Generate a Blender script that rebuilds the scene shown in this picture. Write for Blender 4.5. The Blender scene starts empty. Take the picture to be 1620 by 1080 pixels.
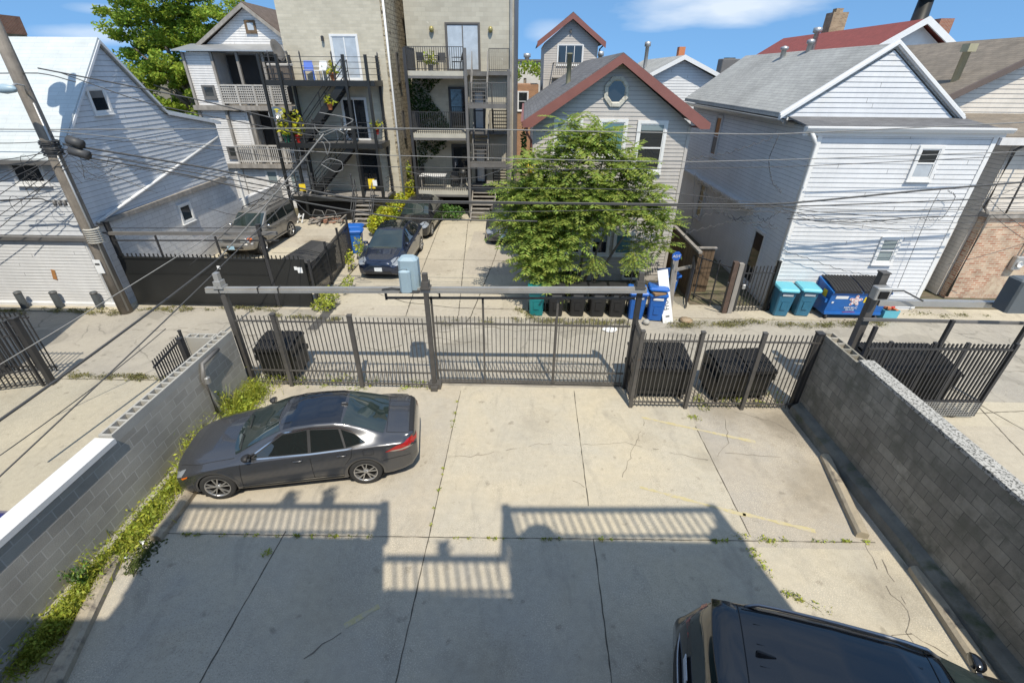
import bpy, math, random
import numpy as np
from mathutils import Vector, Matrix
R = math.radians
SC = bpy.context.scene
COL = SC.collection
rnd = random.Random(7)

# ------------------------------------------------------------------ camera
CAMH = 7.4
CM = np.array([[0.99967354, 0.02461978, 0.00683345], [-0.01828916, 0.50274365, 0.86424205], [-0.01784198, 0.86408489, -0.50302979]])
FPX = 726.985
cam_d = bpy.data.cameras.new('camera'); cam = bpy.data.objects.new('camera', cam_d); COL.objects.link(cam)
cam_d.sensor_width = 36.0; cam_d.lens = 36.0*FPX/1620.0; cam_d.clip_start = 0.05; cam_d.clip_end = 2000
rm = Matrix([[CM[0][i], CM[1][i], -CM[2][i]] for i in range(3)])
cam.matrix_world = Matrix.Translation((0, 0, CAMH)) @ rm.to_4x4()
SC.camera = cam

# ------------------------------------------------------------------ light
SUN = Vector((0.155, -0.60, 1.0)).normalized()            # towards the sun
elev = math.asin(SUN.z); azim = math.atan2(SUN.x, SUN.y)
world = bpy.data.worlds.new('World'); SC.world = world; world.use_nodes = True
wt = world.node_tree; wt.nodes.clear()
sky = wt.nodes.new('ShaderNodeTexSky'); sky.sky_type = 'NISHITA'; sky.sun_disc = False
sky.sun_elevation = elev; sky.sun_rotation = azim
sky.altitude = 200; sky.air_density = 1.0; sky.dust_density = 0.5; sky.ozone_density = 3.0
tint = wt.nodes.new('ShaderNodeMix'); tint.data_type = 'RGBA'; tint.blend_type = 'MULTIPLY'; tint.inputs[0].default_value = 1.0
tint.inputs[7].default_value = (0.82, 1.06, 1.10, 1)
wt.links.new(sky.outputs[0], tint.inputs[6])
# soft clouds by direction; broad ones out of view are added to fill shade
tc = wt.nodes.new('ShaderNodeTexCoord')
lf = wt.nodes.new('ShaderNodeVectorMath'); lf.operation = 'MULTIPLY_ADD'; lf.inputs[1].default_value = (1, 1, 0.75); lf.inputs[2].default_value = (0, 0, 0.30)
wt.links.new(tc.outputs['Generated'], lf.inputs[0]); wt.links.new(lf.outputs[0], sky.inputs[0])
mp = wt.nodes.new('ShaderNodeMapping'); mp.inputs['Scale'].default_value = (1.0, 1.0, 4.0)
mp.inputs['Location'].default_value = (0.35, 0.0, 0.55)
def wmath(op, x, y=None, clamp=False):
    n = wt.nodes.new('ShaderNodeMath'); n.operation = op; n.use_clamp = clamp
    for v, i in ((x, 0), (y, 1)):
        if v is None: continue
        if isinstance(v, (int, float)): n.inputs[i].default_value = v
        else: wt.links.new(v, n.inputs[i])
    return n.outputs[0]
def wnoise(sc, det):
    n = wt.nodes.new('ShaderNodeTexNoise'); n.inputs['Scale'].default_value = sc; n.inputs['Detail'].default_value = det; wt.links.new(mp.outputs[0], n.inputs['Vector']); return n.outputs['Fac']
wt.links.new(tc.outputs['Generated'], mp.inputs[0])
cmask = None
for (cx, cy, cz), (sx, sz), amt in (((0.33, 0.94, 0.098), (0.15, 0.032), 0.55), ((0.25, 0.965, 0.11), (0.10, 0.026), 0.45), ((-0.62, 0.77, 0.045), (0.07, 0.012), 0.35), ((-0.59, 0.79, 0.075), (0.05, 0.008), 0.3), ((0.05, 0.99, 0.06), (0.05, 0.02), 0.22), ((-0.3, -0.75, 0.55), (0.8, 0.5), 0.27), ((0.75, -0.2, 0.6), (0.6, 0.4), 0.27), ((-0.75, 0.1, 0.65), (0.6, 0.4), 0.27), ((0.0, 0.45, 0.85), (0.9, 0.6), 0.27), ((0.1, -0.2, 0.95), (0.8, 0.6), 0.27)):
    v = wt.nodes.new('ShaderNodeVectorMath'); v.operation = 'SUBTRACT'; wt.links.new(tc.outputs['Generated'], v.inputs[0]); v.inputs[1].default_value = (cx, cy, cz)
    w_ = wt.nodes.new('ShaderNodeVectorMath'); w_.operation = 'MULTIPLY'; wt.links.new(v.outputs[0], w_.inputs[0]); w_.inputs[1].default_value = (1/sx, 1/sx, 1/sz)
    l_ = wt.nodes.new('ShaderNodeVectorMath'); l_.operation = 'LENGTH'; wt.links.new(w_.outputs[0], l_.inputs[0])
    d_ = wmath('ADD', l_.outputs['Value'], wmath('MULTIPLY', wmath('SUBTRACT', wnoise(4.5, 8), 0.5), 2.6))
    m_ = wmath('MULTIPLY', wmath('MULTIPLY', wmath('SUBTRACT', 1.0, d_), 1.1, True), amt, True)
    cmask = m_ if cmask is None else wmath('MAXIMUM', cmask, m_)
cmx = wt.nodes.new('ShaderNodeMix'); cmx.data_type = 'RGBA'; cmx.inputs[7].default_value = (6.6, 6.6, 6.3, 1)
wt.links.new(cmask, cmx.inputs[0]); wt.links.new(tint.outputs[2], cmx.inputs[6])
bg = wt.nodes.new('ShaderNodeBackground'); bg.inputs[1].default_value = 0.15
wo = wt.nodes.new('ShaderNodeOutputWorld'); wt.links.new(cmx.outputs[2], bg.inputs[0]); wt.links.new(bg.outputs[0], wo.inputs[0])
sl = bpy.data.lights.new('sun', 'SUN'); sl.energy = 4.1; sl.angle = R(0.53); sl.color = (1.0, 0.92, 0.78)
so = bpy.data.objects.new('sun', sl); COL.objects.link(so); so.rotation_euler = (-SUN).to_track_quat('-Z', 'Y').to_euler()
SC.view_settings.view_transform = 'Standard'; SC.view_settings.look = 'None'; SC.view_settings.gamma = 1.0
SC.view_settings.exposure = 0.36
SC.cycles.max_bounces = 6; SC.cycles.transparent_max_bounces = 8

# ------------------------------------------------------------------ measured points (photo pixel -> the place)
def ray(u, v): return CM.T @ np.array([(u-810)/FPX, -(v-540)/FPX, 1.0])
def _pl(u, v, ax, val, org):
    r = ray(u, v); t = (val-org)/r[ax]; p = r*t + np.array([0, 0, CAMH]); return Vector(p)
def gz(u, v, z=0.0): return _pl(u, v, 2, z, CAMH)        # on a level at height z
def gy(u, v, y): return _pl(u, v, 1, y, 0.0)             # on a facade at depth y
def gx(u, v, x): return _pl(u, v, 0, x, 0.0)             # on a side wall at x

# ------------------------------------------------------------------ mesh helper
class MB:
    def __init__(s): s.v = []; s.f = []; s.sm = []; s.mi = {}; s.m2 = None
    def add(s, vs, fs, smooth=False):
        o = len(s.v); s.v += [tuple(p) for p in vs]
        for f in fs: s.f.append(tuple(i+o for i in f)); s.sm.append(smooth)
        return s
    def quad(s, a, b, c, d): return s.add([a, b, c, d], [(0, 1, 2, 3)])
    def poly(s, pts): return s.add(pts, [tuple(range(len(pts)))])
    def box(s, c, d, rz=0.0, m=None):
        x, y, z = d[0]/2, d[1]/2, d[2]/2
        P = [Vector((a*x, b*y, e*z)) for a, b, e in ((-1,-1,-1),(1,-1,-1),(1,1,-1),(-1,1,-1),(-1,-1,1),(1,-1,1),(1,1,1),(-1,1,1))]
        if m is None: m = Matrix.Rotation(rz, 3, 'Z')
        return s.add([m @ p + Vector(c) for p in P], [(3,2,1,0),(4,5,6,7),(0,1,5,4),(1,2,6,5),(2,3,7,6),(3,0,4,7)])
    def bx(s, x0, x1, y0, y1, z0, z1): return s.box(((x0+x1)/2, (y0+y1)/2, (z0+z1)/2), (abs(x1-x0), abs(y1-y0), abs(z1-z0)))
    def bbox(s, c, d, b=0.02, rz=0.0, tap=1.0):
        """box with chamfered vertical edges and top, optional taper of the bottom"""
        x, y, z = d[0]/2, d[1]/2, d[2]
        m = Matrix.Rotation(rz, 3, 'Z'); c = Vector(c)
        def ring(k, zz, ins):
            X, Y = x*k-ins, y*k-ins; q = b
            return [m @ Vector(p) + c for p in ((X-q,-Y,zz),(X,-Y+q,zz),(X,Y-q,zz),(X-q,Y,zz),(-X+q,Y,zz),(-X,Y-q,zz),(-X,-Y+q,zz),(-X+q,-Y,zz))]
        rs = [ring(tap, 0, 0), ring(1, z-b, 0), ring(1, z, b)]
        s.loft(rs, True, True, True); return s
    def loft(s, rings, closed=True, cap0=False, cap1=False, smooth=False):
        n = len(rings[0]); vs = [p for r in rings for p in r]; fs = []
        for i in range(len(rings)-1):
            for j in range(n if closed else n-1):
                k = (j+1) % n
                fs.append((i*n+j, i*n+k, (i+1)*n+k, (i+1)*n+j))
        if cap0: fs.append(tuple(range(n-1, -1, -1)))
        if cap1: fs.append(tuple((len(rings)-1)*n+j for j in range(n)))
        return s.add(vs, fs, smooth)
    def tube(s, pts, r, n=6, cap=True, smooth=True):
        pts = [Vector(p) for p in pts]; rs = r if isinstance(r, (list, tuple)) else [r]*len(pts); rings = []
        for i, p in enumerate(pts):
            t = (pts[min(i+1, len(pts)-1)] - pts[max(i-1, 0)])
            t = t.normalized() if t.length > 1e-9 else Vector((0, 0, 1))
            a = t.cross(Vector((0, 0, 1)))
            if a.length < 0.05: a = t.cross(Vector((0, 1, 0)))
            a.normalize(); b = t.cross(a)
            rings.append([p + (a*math.cos(2*math.pi*k/n) + b*math.sin(2*math.pi*k/n))*rs[i] for k in range(n)])
        return s.loft(rings, True, cap, cap, smooth)
    def bar(s, a, b, w, h=None, up=(0, 0, 1)):
        """rectangular bar from a to b: w across, h along up"""
        a, b = Vector(a), Vector(b); h = w if h is None else h
        t = (b-a).normalized(); u = Vector(up)
        sd = t.cross(u)
        if sd.length < 1e-4: sd = t.cross(Vector((0, 1, 0)))
        sd.normalize(); u = sd.cross(t)
        rg = [[p + sd*i*w/2 + u*j*h/2 for i, j in ((-1,-1),(1,-1),(1,1),(-1,1))] for p in (a, b)]
        return s.loft(rg, True, True, True)
    def lathe(s, prof, c=(0,0,0), n=24, axis='Z', smooth=True, cap=False):
        rings = []
        for r, z in prof:
            ring = []
            for k in range(n):
                a = 2*math.pi*k/n; p = (r*math.cos(a), r*math.sin(a), z)
                if axis == 'Y': p = (p[0], p[2], p[1])
                if axis == 'X': p = (p[2], p[0], p[1])
                ring.append(Vector(p) + Vector(c))
            rings.append(ring)
        return s.loft(rings, True, cap, cap, smooth)
    def prism(s, pts, d):
        """closed polygon pts extruded by vector d"""
        n = len(pts); A = [Vector(p) for p in pts]; B = [p + Vector(d) for p in A]
        return s.add(A+B, [tuple(range(n-1, -1, -1)), tuple(range(n, 2*n))] + [(i, (i+1) % n, n+(i+1) % n, n+i) for i in range(n)])
    def build(s, name, m, parent=None, loc=None, smooth=None):
        off = Vector((0, 0, 0))
        if parent is not None:
            q = parent
            while q: off = off + q.location; q = q.parent
        elif loc is not None: off = Vector(loc)
        me = bpy.data.meshes.new(name)
        V = [(p[0]-off.x, p[1]-off.y, p[2]-off.z) for p in s.v]
        me.from_pydata(V, [], s.f)
        sm = s.sm if smooth is None else [smooth]*len(s.f)
        me.polygons.foreach_set('use_smooth', sm)
        me.update()
        uvl = me.uv_layers.new(name='UVMap')
        nl = len(me.loops); li = np.zeros(nl, dtype=np.int32); me.loops.foreach_get('vertex_index', li)
        nf = len(me.polygons); nr = np.zeros(nf*3); me.polygons.foreach_get('normal', nr); nr = nr.reshape(-1, 3)
        tot = np.zeros(nf, dtype=np.int32); me.polygons.foreach_get('loop_total', tot)
        N = np.repeat(nr, tot, axis=0); P = np.array(s.v)[li]
        ud = np.stack([-N[:, 1], N[:, 0], np.zeros(nl)], 1); L = np.linalg.norm(ud, axis=1); fl = L < 0.12
        ud[fl] = (1, 0, 0); L[fl] = 1; ud /= L[:, None]
        vd = np.cross(N, ud); vd[fl] = (0, 1, 0)
        uv = np.stack([(P*ud).sum(1), (P*vd).sum(1)], 1)
        uvl.data.foreach_set('uv', uv.ravel().astype(np.float32))
        if m is not None: me.materials.append(m)
        if s.mi:
            me.materials.append(s.m2); ix = np.zeros(nf, dtype=np.int32); ix[list(s.mi)] = 1; me.polygons.foreach_set('material_index', ix)
        o = bpy.data.objects.new(name, me); COL.objects.link(o)
        if parent is not None: o.parent = parent
        elif loc is not None: o.location = loc
        return o

def crom(P, n):
    """resample a polyline as a smooth curve"""
    P = np.array(P, float); k = len(P); out = []
    Q = np.vstack([2*P[0]-P[1], P, 2*P[-1]-P[-2]])
    for i in range(k-1):
        p0, p1, p2, p3 = Q[i:i+4]
        for t in np.linspace(0, 1, n, endpoint=False):
            out.append(0.5*((2*p1)+(-p0+p2)*t+(2*p0-5*p1+4*p2-p3)*t*t+(-p0+3*p1-3*p2+p3)*t**3)*0.55 + 0.45*(p1+(p2-p1)*t))
    out.append(P[-1]); return np.array(out)

def tag(o, label=None, cat=None, group=None, kind=None):
    if label: o['label'] = label
    if cat: o['category'] = cat
    if group: o['group'] = group
    if kind: o['kind'] = kind
    return o
def thing(name, label, cat, loc=(0, 0, 0), group=None):
    o = bpy.data.objects.new(name, None); COL.objects.link(o); o.location = loc; o.empty_display_size = 0.2
    return tag(o, label, cat, group)
def copy_tree(o, parent=None):
    c = o.copy(); COL.objects.link(c); c.parent = parent
    for ch in [x for x in o.children]: copy_tree(ch, c)
    return c
def clone(o, loc, rz, label=None, group=None):
    c = copy_tree(o); c.location = loc; c.rotation_euler = (0, 0, rz)
    if label: c['label'] = label
    if group: c['group'] = group
    return c
def struct(mb, name, m): return tag(mb.build(name, m), kind='structure')

# ------------------------------------------------------------------ materials
class NT:
    def __init__(s, name):
        s.m = bpy.data.materials.new(name); s.m.use_nodes = True; s.t = s.m.node_tree; s.b = s.t.nodes['Principled BSDF']
    def n(s, ty, **k):
        x = s.t.nodes.new('ShaderNode'+ty)
        for a, b in k.items(): setattr(x, a, b)
        return x
    def l(s, a, b): s.t.links.new(a, b)
    def noise(s, vec, scale, detail=5, rough=0.55, dist=0.0):
        x = s.n('TexNoise'); x.inputs['Scale'].default_value = scale; x.inputs['Detail'].default_value = detail
        x.inputs['Roughness'].default_value = rough; x.inputs['Distortion'].default_value = dist; s.l(vec, x.inputs['Vector']); return x.outputs['Fac']
    def ramp(s, fac, a, b, ca=(0, 0, 0, 1), cb=(1, 1, 1, 1)):
        x = s.n('ValToRGB'); e = x.color_ramp.elements; e[0].position = a; e[1].position = b; e[0].color = ca; e[1].color = cb
        s.l(fac, x.inputs[0]); return x.outputs[0]
    def mix(s, fac, a, b, bt='MIX'):
        x = s.n('Mix'); x.data_type = 'RGBA'; x.blend_type = bt
        for v, i in ((fac, 0), (a, 6), (b, 7)):
            if isinstance(v, (int, float)): x.inputs[i].default_value = v
            elif isinstance(v, tuple): x.inputs[i].default_value = v if len(v) == 4 else (*v, 1)
            else: s.l(v, x.inputs[i])
        return x.outputs[2]
    def math(s, op, a, b=None):
        x = s.n('Math'); x.operation = op
        for v, i in ((a, 0), (b, 1)):
            if v is None: continue
            if isinstance(v, (int, float)): x.inputs[i].default_value = v
            else: s.l(v, x.inputs[i])
        return x.outputs[0]
    def bump(s, h, st, dist=0.02):
        x = s.n('Bump'); x.inputs['Strength'].default_value = st; x.inputs['Distance'].default_value = dist
        s.l(h, x.inputs['Height']); s.l(x.outputs[0], s.b.inputs['Normal'])
_mats = {}
def mat(name, col, rough=0.6, metal=0.0, var=0.12, vs=2.0, bump=0.0, bs=30.0, coat=0.0, brick=None, col2=None, dirt=None, island=0.0, trans=0.0, spec=0.5, fine=0.05, streak=0.0):
    if name in _mats: return _mats[name]
    t = NT(name); b = t.b
    co = t.n('TexCoord'); ob = co.outputs['Object']; uv = co.outputs['UV']
    c = (*col, 1)
    hgt = None
    if brick:
        w, h, ms, mc = brick[:4]
        x = t.n('TexBrick'); x.inputs['Scale'].default_value = 1.0; x.inputs['Brick Width'].default_value = w; x.inputs['Row Height'].default_value = h
        x.inputs['Mortar Size'].default_value = ms; x.inputs['Mortar Smooth'].default_value = 0.15; x.inputs['Bias'].default_value = 0.0
        x.inputs['Color1'].default_value = c; x.inputs['Color2'].default_value = (*(col2 or [k*0.8 for k in col]), 1); x.inputs['Mortar'].default_value = (*mc, 1)
        t.l(uv, x.inputs['Vector']); cc = x.outputs['Color']; hgt = t.math('SUBTRACT', 1.0, x.outputs['Fac'])
    elif col2:
        cc = t.mix(t.ramp(t.noise(ob, vs*1.7, 6, 0.6), 0.42, 0.6), c, (*col2, 1))
    else: cc = t.mix(0.0, c, c)
    if var:
        f = t.noise(ob, vs, 6, 0.6)
        cc = t.mix(1.0, cc, t.ramp(f, 0.3, 0.7, (1-var,)*3+(1,), (1+var*0.6,)*3+(1,)), 'MULTIPLY')
    if fine:
        cc = t.mix(1.0, cc, t.ramp(t.noise(ob, 55, 3, 0.6), 0.3, 0.7, (1-fine,)*3+(1,), (1+fine,)*3+(1,)), 'MULTIPLY')
    if streak:
        mp = t.n('Mapping'); mp.inputs['Scale'].default_value = (5, 5, 0.35); t.l(ob, mp.inputs[0])
        cc = t.mix(1.0, cc, t.ramp(t.noise(mp.outputs[0], 1.2, 5, 0.6), 0.35, 0.65, (1-streak,)*3+(1,), (1,)*4), 'MULTIPLY')
    if dirt:
        dc, ds, d0, d1 = dirt
        cc = t.mix(t.ramp(t.noise(ob, ds, 7, 0.65, 0.3), d0, d1), cc, (*dc, 1))
    if island:
        g = t.n('NewGeometry'); h = t.n('HueSaturation'); h.inputs['Hue'].default_value = 0.5
        rv = g.outputs['Random Per Island']
        t.l(t.math('ADD', t.math('MULTIPLY', rv, island*2), 1-island), h.inputs['Value'])
        t.l(t.math('ADD', t.math('MULTIPLY', t.math('FRACT', t.math('MULTIPLY', rv, 17.3)), 0.05), 0.475), h.inputs['Hue'])
        t.l(cc, h.inputs['Color']); cc = h.outputs[0]
    t.l(cc, b.inputs['Base Color'])
    b.inputs['Roughness'].default_value = rough; b.inputs['Metallic'].default_value = metal
    b.inputs['Specular IOR Level'].default_value = spec
    if coat: b.inputs['Coat Weight'].default_value = coat; b.inputs['Coat Roughness'].default_value = 0.04
    if bump:
        nz = t.noise(ob, bs, 4, 0.6)
        if hgt is not None: nz = t.math('ADD', t.math('MULTIPLY', hgt, 1.2), nz)
        t.bump(nz, bump)
    elif hgt is not None: t.bump(hgt, 0.5, 0.01)
    if trans:
        tr = t.n('BsdfTranslucent'); mx = t.n('MixShader'); mx.inputs[0].default_value = trans
        t.l(cc, tr.inputs[0]); t.l(b.outputs[0], mx.inputs[1]); t.l(tr.outputs[0], mx.inputs[2])
        t.l(mx.outputs[0], t.t.nodes['Material Output'].inputs[0])
    _mats[name] = t.m
    return t.m

def concrete(name, col, stain, dark, crackle=0.0, sp=0.10, slab=None, wall=None):
    t = NT(name); co = t.n('TexCoord'); ob = co.outputs['Object']
    c = t.mix(t.ramp(t.noise(ob, 0.35, 6, 0.62, 0.4), 0.36, 0.66), (*col, 1), (*stain, 1))
    sx = t.n('SeparateXYZ'); t.l(ob, sx.inputs[0])
    if slab:
        wn = t.n('TexWhiteNoise'); wn.noise_dimensions = '2D'; cb_ = t.n('CombineXYZ')
        t.l(t.math('FLOOR', t.math('DIVIDE', t.math('ADD', sx.outputs[0], slab[0]), slab[1])), cb_.inputs[0]); t.l(t.math('FLOOR', t.math('DIVIDE', t.math('ADD', sx.outputs[1], slab[2]), slab[3])), cb_.inputs[1])
        t.l(cb_.outputs[0], wn.inputs['Vector']); k = 0.10
        c = t.mix(1.0, c, t.ramp(wn.outputs['Value'], 0, 1, (1-k, 1-k, 1-k*.6, 1), (1+k, 1+k, 1+k*.7, 1)), 'MULTIPLY')
    # drips and tyre scuffs
    sc_ = t.n('Mapping'); sc_.inputs['Scale'].default_value = (1.0, .28, 1); t.l(ob, sc_.inputs[0])
    c = t.mix(t.math('MULTIPLY', t.ramp(t.noise(sc_.outputs[0], 2.2, 4, 0.6, 1.0), 0.56, 0.74), 0.42), c, (*[q*.62 for q in stain], 1))
    c = t.mix(t.math('MULTIPLY', t.ramp(t.noise(ob, 3.6, 3, 0.45), 0.66, 0.73), 0.5), c, (*[q*.6 for q in dark], 1))
    c = t.mix(t.math('MULTIPLY', t.ramp(t.noise(ob, 0.55, 5, 0.6), 0.55, 0.75), 0.35), c, (*[min(1, q*1.18) for q in col], 1))
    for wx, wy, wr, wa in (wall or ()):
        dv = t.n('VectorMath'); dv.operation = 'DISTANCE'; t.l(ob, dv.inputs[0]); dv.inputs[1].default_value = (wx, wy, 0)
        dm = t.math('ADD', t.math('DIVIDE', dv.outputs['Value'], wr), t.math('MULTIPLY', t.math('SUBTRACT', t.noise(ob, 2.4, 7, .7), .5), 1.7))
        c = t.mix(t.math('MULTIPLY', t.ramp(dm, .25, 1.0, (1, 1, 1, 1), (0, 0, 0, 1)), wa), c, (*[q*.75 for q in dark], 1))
    c = t.mix(t.math('MULTIPLY', t.ramp(t.noise(ob, 0.9, 7, 0.68, 0.6), 0.56, 0.78), 0.5), c, (*dark, 1))
    c = t.mix(1.0, c, t.ramp(t.noise(ob, 7, 6, 0.7), 0.3, 0.7, (0.9, 0.9, 0.9, 1), (1.07, 1.07, 1.07, 1)), 'MULTIPLY')
    c = t.mix(1.0, c, t.ramp(t.noise(ob, 75, 2, 0.7), 0.25, 0.75, (1-sp, 1-sp, 1-sp, 1), (1+sp, 1+sp, 1+sp, 1)), 'MULTIPLY')
    fs = t.ramp(t.noise(ob, 52, 1, 0.4), 0.56, 0.66)
    c = t.mix(t.math('MULTIPLY', t.math('MULTIPLY', fs, t.ramp(t.noise(ob, .7, 4, .6), .38, .66)), sp*3.8), c, (*[min(.8, q*1.55) for q in col], 1))
    fd = t.ramp(t.noise(ob, 40, 1, 0.4), 0.58, 0.68)
    c = t.mix(t.math('MULTIPLY', t.math('MULTIPLY', fd, t.ramp(t.noise(ob, .5, 4, .6), .4, .62)), sp*2.4), c, (*[q*.6 for q in dark], 1))
    if crackle:
        pm = t.ramp(t.noise(ob, 0.42, 2, 0.35, 0.8), 0.565, 0.575)
        c = t.mix(t.math('MULTIPLY', pm, 0.32), c, (*[q*.72 for q in dark], 1))
        pm = t.ramp(t.noise(ob, 0.27, 3, 0.4, 1.2), 0.40, 0.43, (1, 1, 1, 1), (0, 0, 0, 1))
        c = t.mix(t.math('MULTIPLY', pm, 0.3), c, (*[min(1, q*1.15) for q in col], 1))
        v = t.n('TexVoronoi'); v.feature = 'DISTANCE_TO_EDGE'; v.inputs['Scale'].default_value = 0.75
        nv = t.n('TexNoise'); nv.inputs['Scale'].default_value = 1.4; nv.inputs['Detail'].default_value = 6; t.l(ob, nv.inputs['Vector'])
        av = t.n('Mix'); av.data_type = 'RGBA'; av.inputs[0].default_value = 0.35; t.l(ob, av.inputs[6]); t.l(nv.outputs['Color'], av.inputs[7])
        t.l(av.outputs[2], v.inputs['Vector'])
        ck = t.ramp(v.outputs['Distance'], 0.0, 0.013, (1, 1, 1, 1), (0, 0, 0, 1))
        ck = t.math('MULTIPLY', ck, t.ramp(t.noise(ob, 0.5, 3), 0.45, 0.62))
        c = t.mix(t.math('MULTIPLY', ck, crackle), c, (*[k*0.35 for k in dark], 1))
    t.l(c, t.b.inputs['Base Color']); t.b.inputs['Roughness'].default_value = 0.88; t.b.inputs['Specular IOR Level'].default_value = 0.25
    t.bump(t.noise(ob, 45, 5, 0.7), 0.25, 0.01)
    return t.m

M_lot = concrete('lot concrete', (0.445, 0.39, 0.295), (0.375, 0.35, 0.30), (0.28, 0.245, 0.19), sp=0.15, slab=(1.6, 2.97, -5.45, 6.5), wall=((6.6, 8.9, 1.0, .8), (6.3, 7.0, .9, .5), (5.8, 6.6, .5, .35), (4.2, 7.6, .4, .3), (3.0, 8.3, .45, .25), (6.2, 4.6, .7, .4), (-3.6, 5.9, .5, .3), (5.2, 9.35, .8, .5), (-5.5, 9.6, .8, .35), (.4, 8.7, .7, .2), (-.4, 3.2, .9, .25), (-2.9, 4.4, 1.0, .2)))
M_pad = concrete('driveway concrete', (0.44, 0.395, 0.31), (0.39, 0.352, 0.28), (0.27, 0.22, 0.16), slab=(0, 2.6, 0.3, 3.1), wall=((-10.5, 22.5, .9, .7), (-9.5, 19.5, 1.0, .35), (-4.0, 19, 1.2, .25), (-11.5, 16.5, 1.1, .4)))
M_side = concrete('side yard concrete', (0.41, 0.37, 0.285), (0.35, 0.325, 0.265), (0.26, 0.22, 0.165))
M_alley = concrete('alley asphalt', (0.36, 0.33, 0.275), (0.30, 0.28, 0.245), (0.22, 0.205, 0.175), crackle=0.7)
M_earth = mat('bare earth', (0.16, 0.13, 0.09), 0.95, var=0.35, vs=1.2, col2=(0.10, 0.10, 0.05))
M_joint = mat('joint filler', (0.10, 0.09, 0.07), 0.95, var=.4, vs=5)
M_crack = mat('hairline crack', (0.17, 0.15, 0.12), 0.95, var=.4, vs=5)
M_cmuL = mat('grey concrete block', (0.40, 0.378, 0.33), 0.9, var=0.2, vs=1.1, bump=0.25, bs=60, brick=(0.41, 0.205, 0.009, (0.47, 0.45, 0.41)), col2=(0.325, 0.308, 0.27), dirt=((0.40, 0.38, 0.33), 1.3, 0.55, 0.85))
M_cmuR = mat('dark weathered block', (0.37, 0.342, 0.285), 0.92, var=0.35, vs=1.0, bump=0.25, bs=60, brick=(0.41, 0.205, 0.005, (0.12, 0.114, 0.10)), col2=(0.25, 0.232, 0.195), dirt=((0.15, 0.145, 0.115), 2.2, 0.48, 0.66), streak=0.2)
M_capcon = mat('lichened concrete coping', (0.42, 0.41, 0.38), 0.95, var=0.1, dirt=((0.10, 0.10, 0.09), 24, 0.50, 0.56))
M_cmuW = mat('white painted block', (0.62, 0.62, 0.62), 0.8, var=0.14, vs=0.9, bump=0.12, brick=(0.41, 0.205, 0.007, (0.36, 0.36, 0.36)), col2=(0.56, 0.56, 0.565))
M_blockcore = mat('raw block', (0.36, 0.35, 0.32), 0.95, bump=0.2)
M_lapshade_joint = mat('painted lap shade and butt joints', (0.17, 0.17, 0.175), 0.9, var=0.3)  # imitates the shadow line under each lap; also colours the butt joints
M_white = mat('white vinyl', (0.66, 0.665, 0.67), 0.5, var=0.09, vs=0.8, streak=0.06, dirt=((0.62, 0.60, 0.55), 1.1, 0.62, 0.85))
M_whiteL = mat('pale aluminium siding', (0.62, 0.64, 0.665), 0.55, var=0.08, vs=0.7, streak=0.08)
M_trim = mat('white trim paint', (0.70, 0.70, 0.69), 0.45, var=0.05)
M_grey = mat('grey vinyl siding', (0.475, 0.445, 0.415), 0.55, var=0.08, vs=0.8, streak=0.06)
M_greyP = mat('light grey porch siding', (0.66, 0.645, 0.63), 0.6, var=0.1, streak=0.08)
M_beige = mat('beige siding', (0.64, 0.585, 0.51), 0.6, var=0.1, streak=0.08)
M_brown = mat('brown fascia', (0.22, 0.088, 0.072), 0.5, var=0.1)
M_shg = mat('grey shingles', (0.37, 0.375, 0.36), 0.95, var=0.18, vs=0.6, bump=0.3, bs=120, brick=(0.33, 0.14, 0.006, (0.16, 0.16, 0.155)), col2=(0.31, 0.315, 0.305))
M_shd = mat('dark shingles', (0.155, 0.155, 0.16), 0.95, var=0.2, vs=0.6, bump=0.3, bs=120, brick=(0.34, 0.14, 0.007, (0.075, 0.075, 0.075)), col2=(0.11, 0.11, 0.115))
M_sht = mat('brown shingles', (0.23, 0.195, 0.155), 0.95, var=0.2, bump=0.3, bs=120, brick=(0.33, 0.14, 0.007, (0.12, 0.10, 0.08)), col2=(0.18, 0.155, 0.125))
M_shw = mat('white shingles', (0.50, 0.535, 0.54), 0.9, var=0.08, bump=0.2, bs=90, brick=(0.9, 0.15, 0.005, (0.36, 0.39, 0.39)), col2=(0.455, 0.49, 0.495))
M_red = mat('red roofing', (0.24, 0.06, 0.05), 0.8, var=0.12, brick=(0.3, 0.14, 0.004, (0.17, 0.04, 0.035)), col2=(0.21, 0.055, 0.045))
M_stone1 = mat('tan brick', (0.53, 0.485, 0.385), 0.92, var=0.15, vs=1.0, bump=0.3, bs=40, brick=(0.4, 0.13, 0.007, (0.46, 0.43, 0.35)), col2=(0.46, 0.42, 0.33))
M_stone2 = mat('grey-tan block', (0.46, 0.43, 0.35), 0.92, var=0.12, vs=1.0, bump=0.2, bs=50, brick=(0.41, 0.2, 0.006, (0.37, 0.345, 0.285)), col2=(0.40, 0.37, 0.30), dirt=((0.62, 0.59, 0.50), 2.2, 0.68, 0.75))
M_rough = mat('rough split-face block', (0.46, 0.40, 0.29), 0.95, var=0.3, vs=4, bump=1.0, bs=9, brick=(0.4, 0.2, 0.02, (0.30, 0.26, 0.19)), col2=(0.38, 0.33, 0.24), dirt=((0.09, 0.075, 0.055), 5.5, 0.54, 0.62))
M_brick = mat('worn red and cream brick', (0.52, 0.38, 0.275), 0.92, var=0.3, vs=2.5, bump=0.25, brick=(0.24, 0.085, 0.014, (0.52, 0.44, 0.33)), col2=(0.38, 0.17, 0.105), dirt=((0.54, 0.44, 0.32), 1.1, 0.54, 0.66))
M_brickr = mat('red brick', (0.30, 0.12, 0.07), 0.92, var=0.2, brick=(0.22, 0.075, 0.008, (0.33, 0.28, 0.22)), col2=(0.24, 0.09, 0.055))
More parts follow.
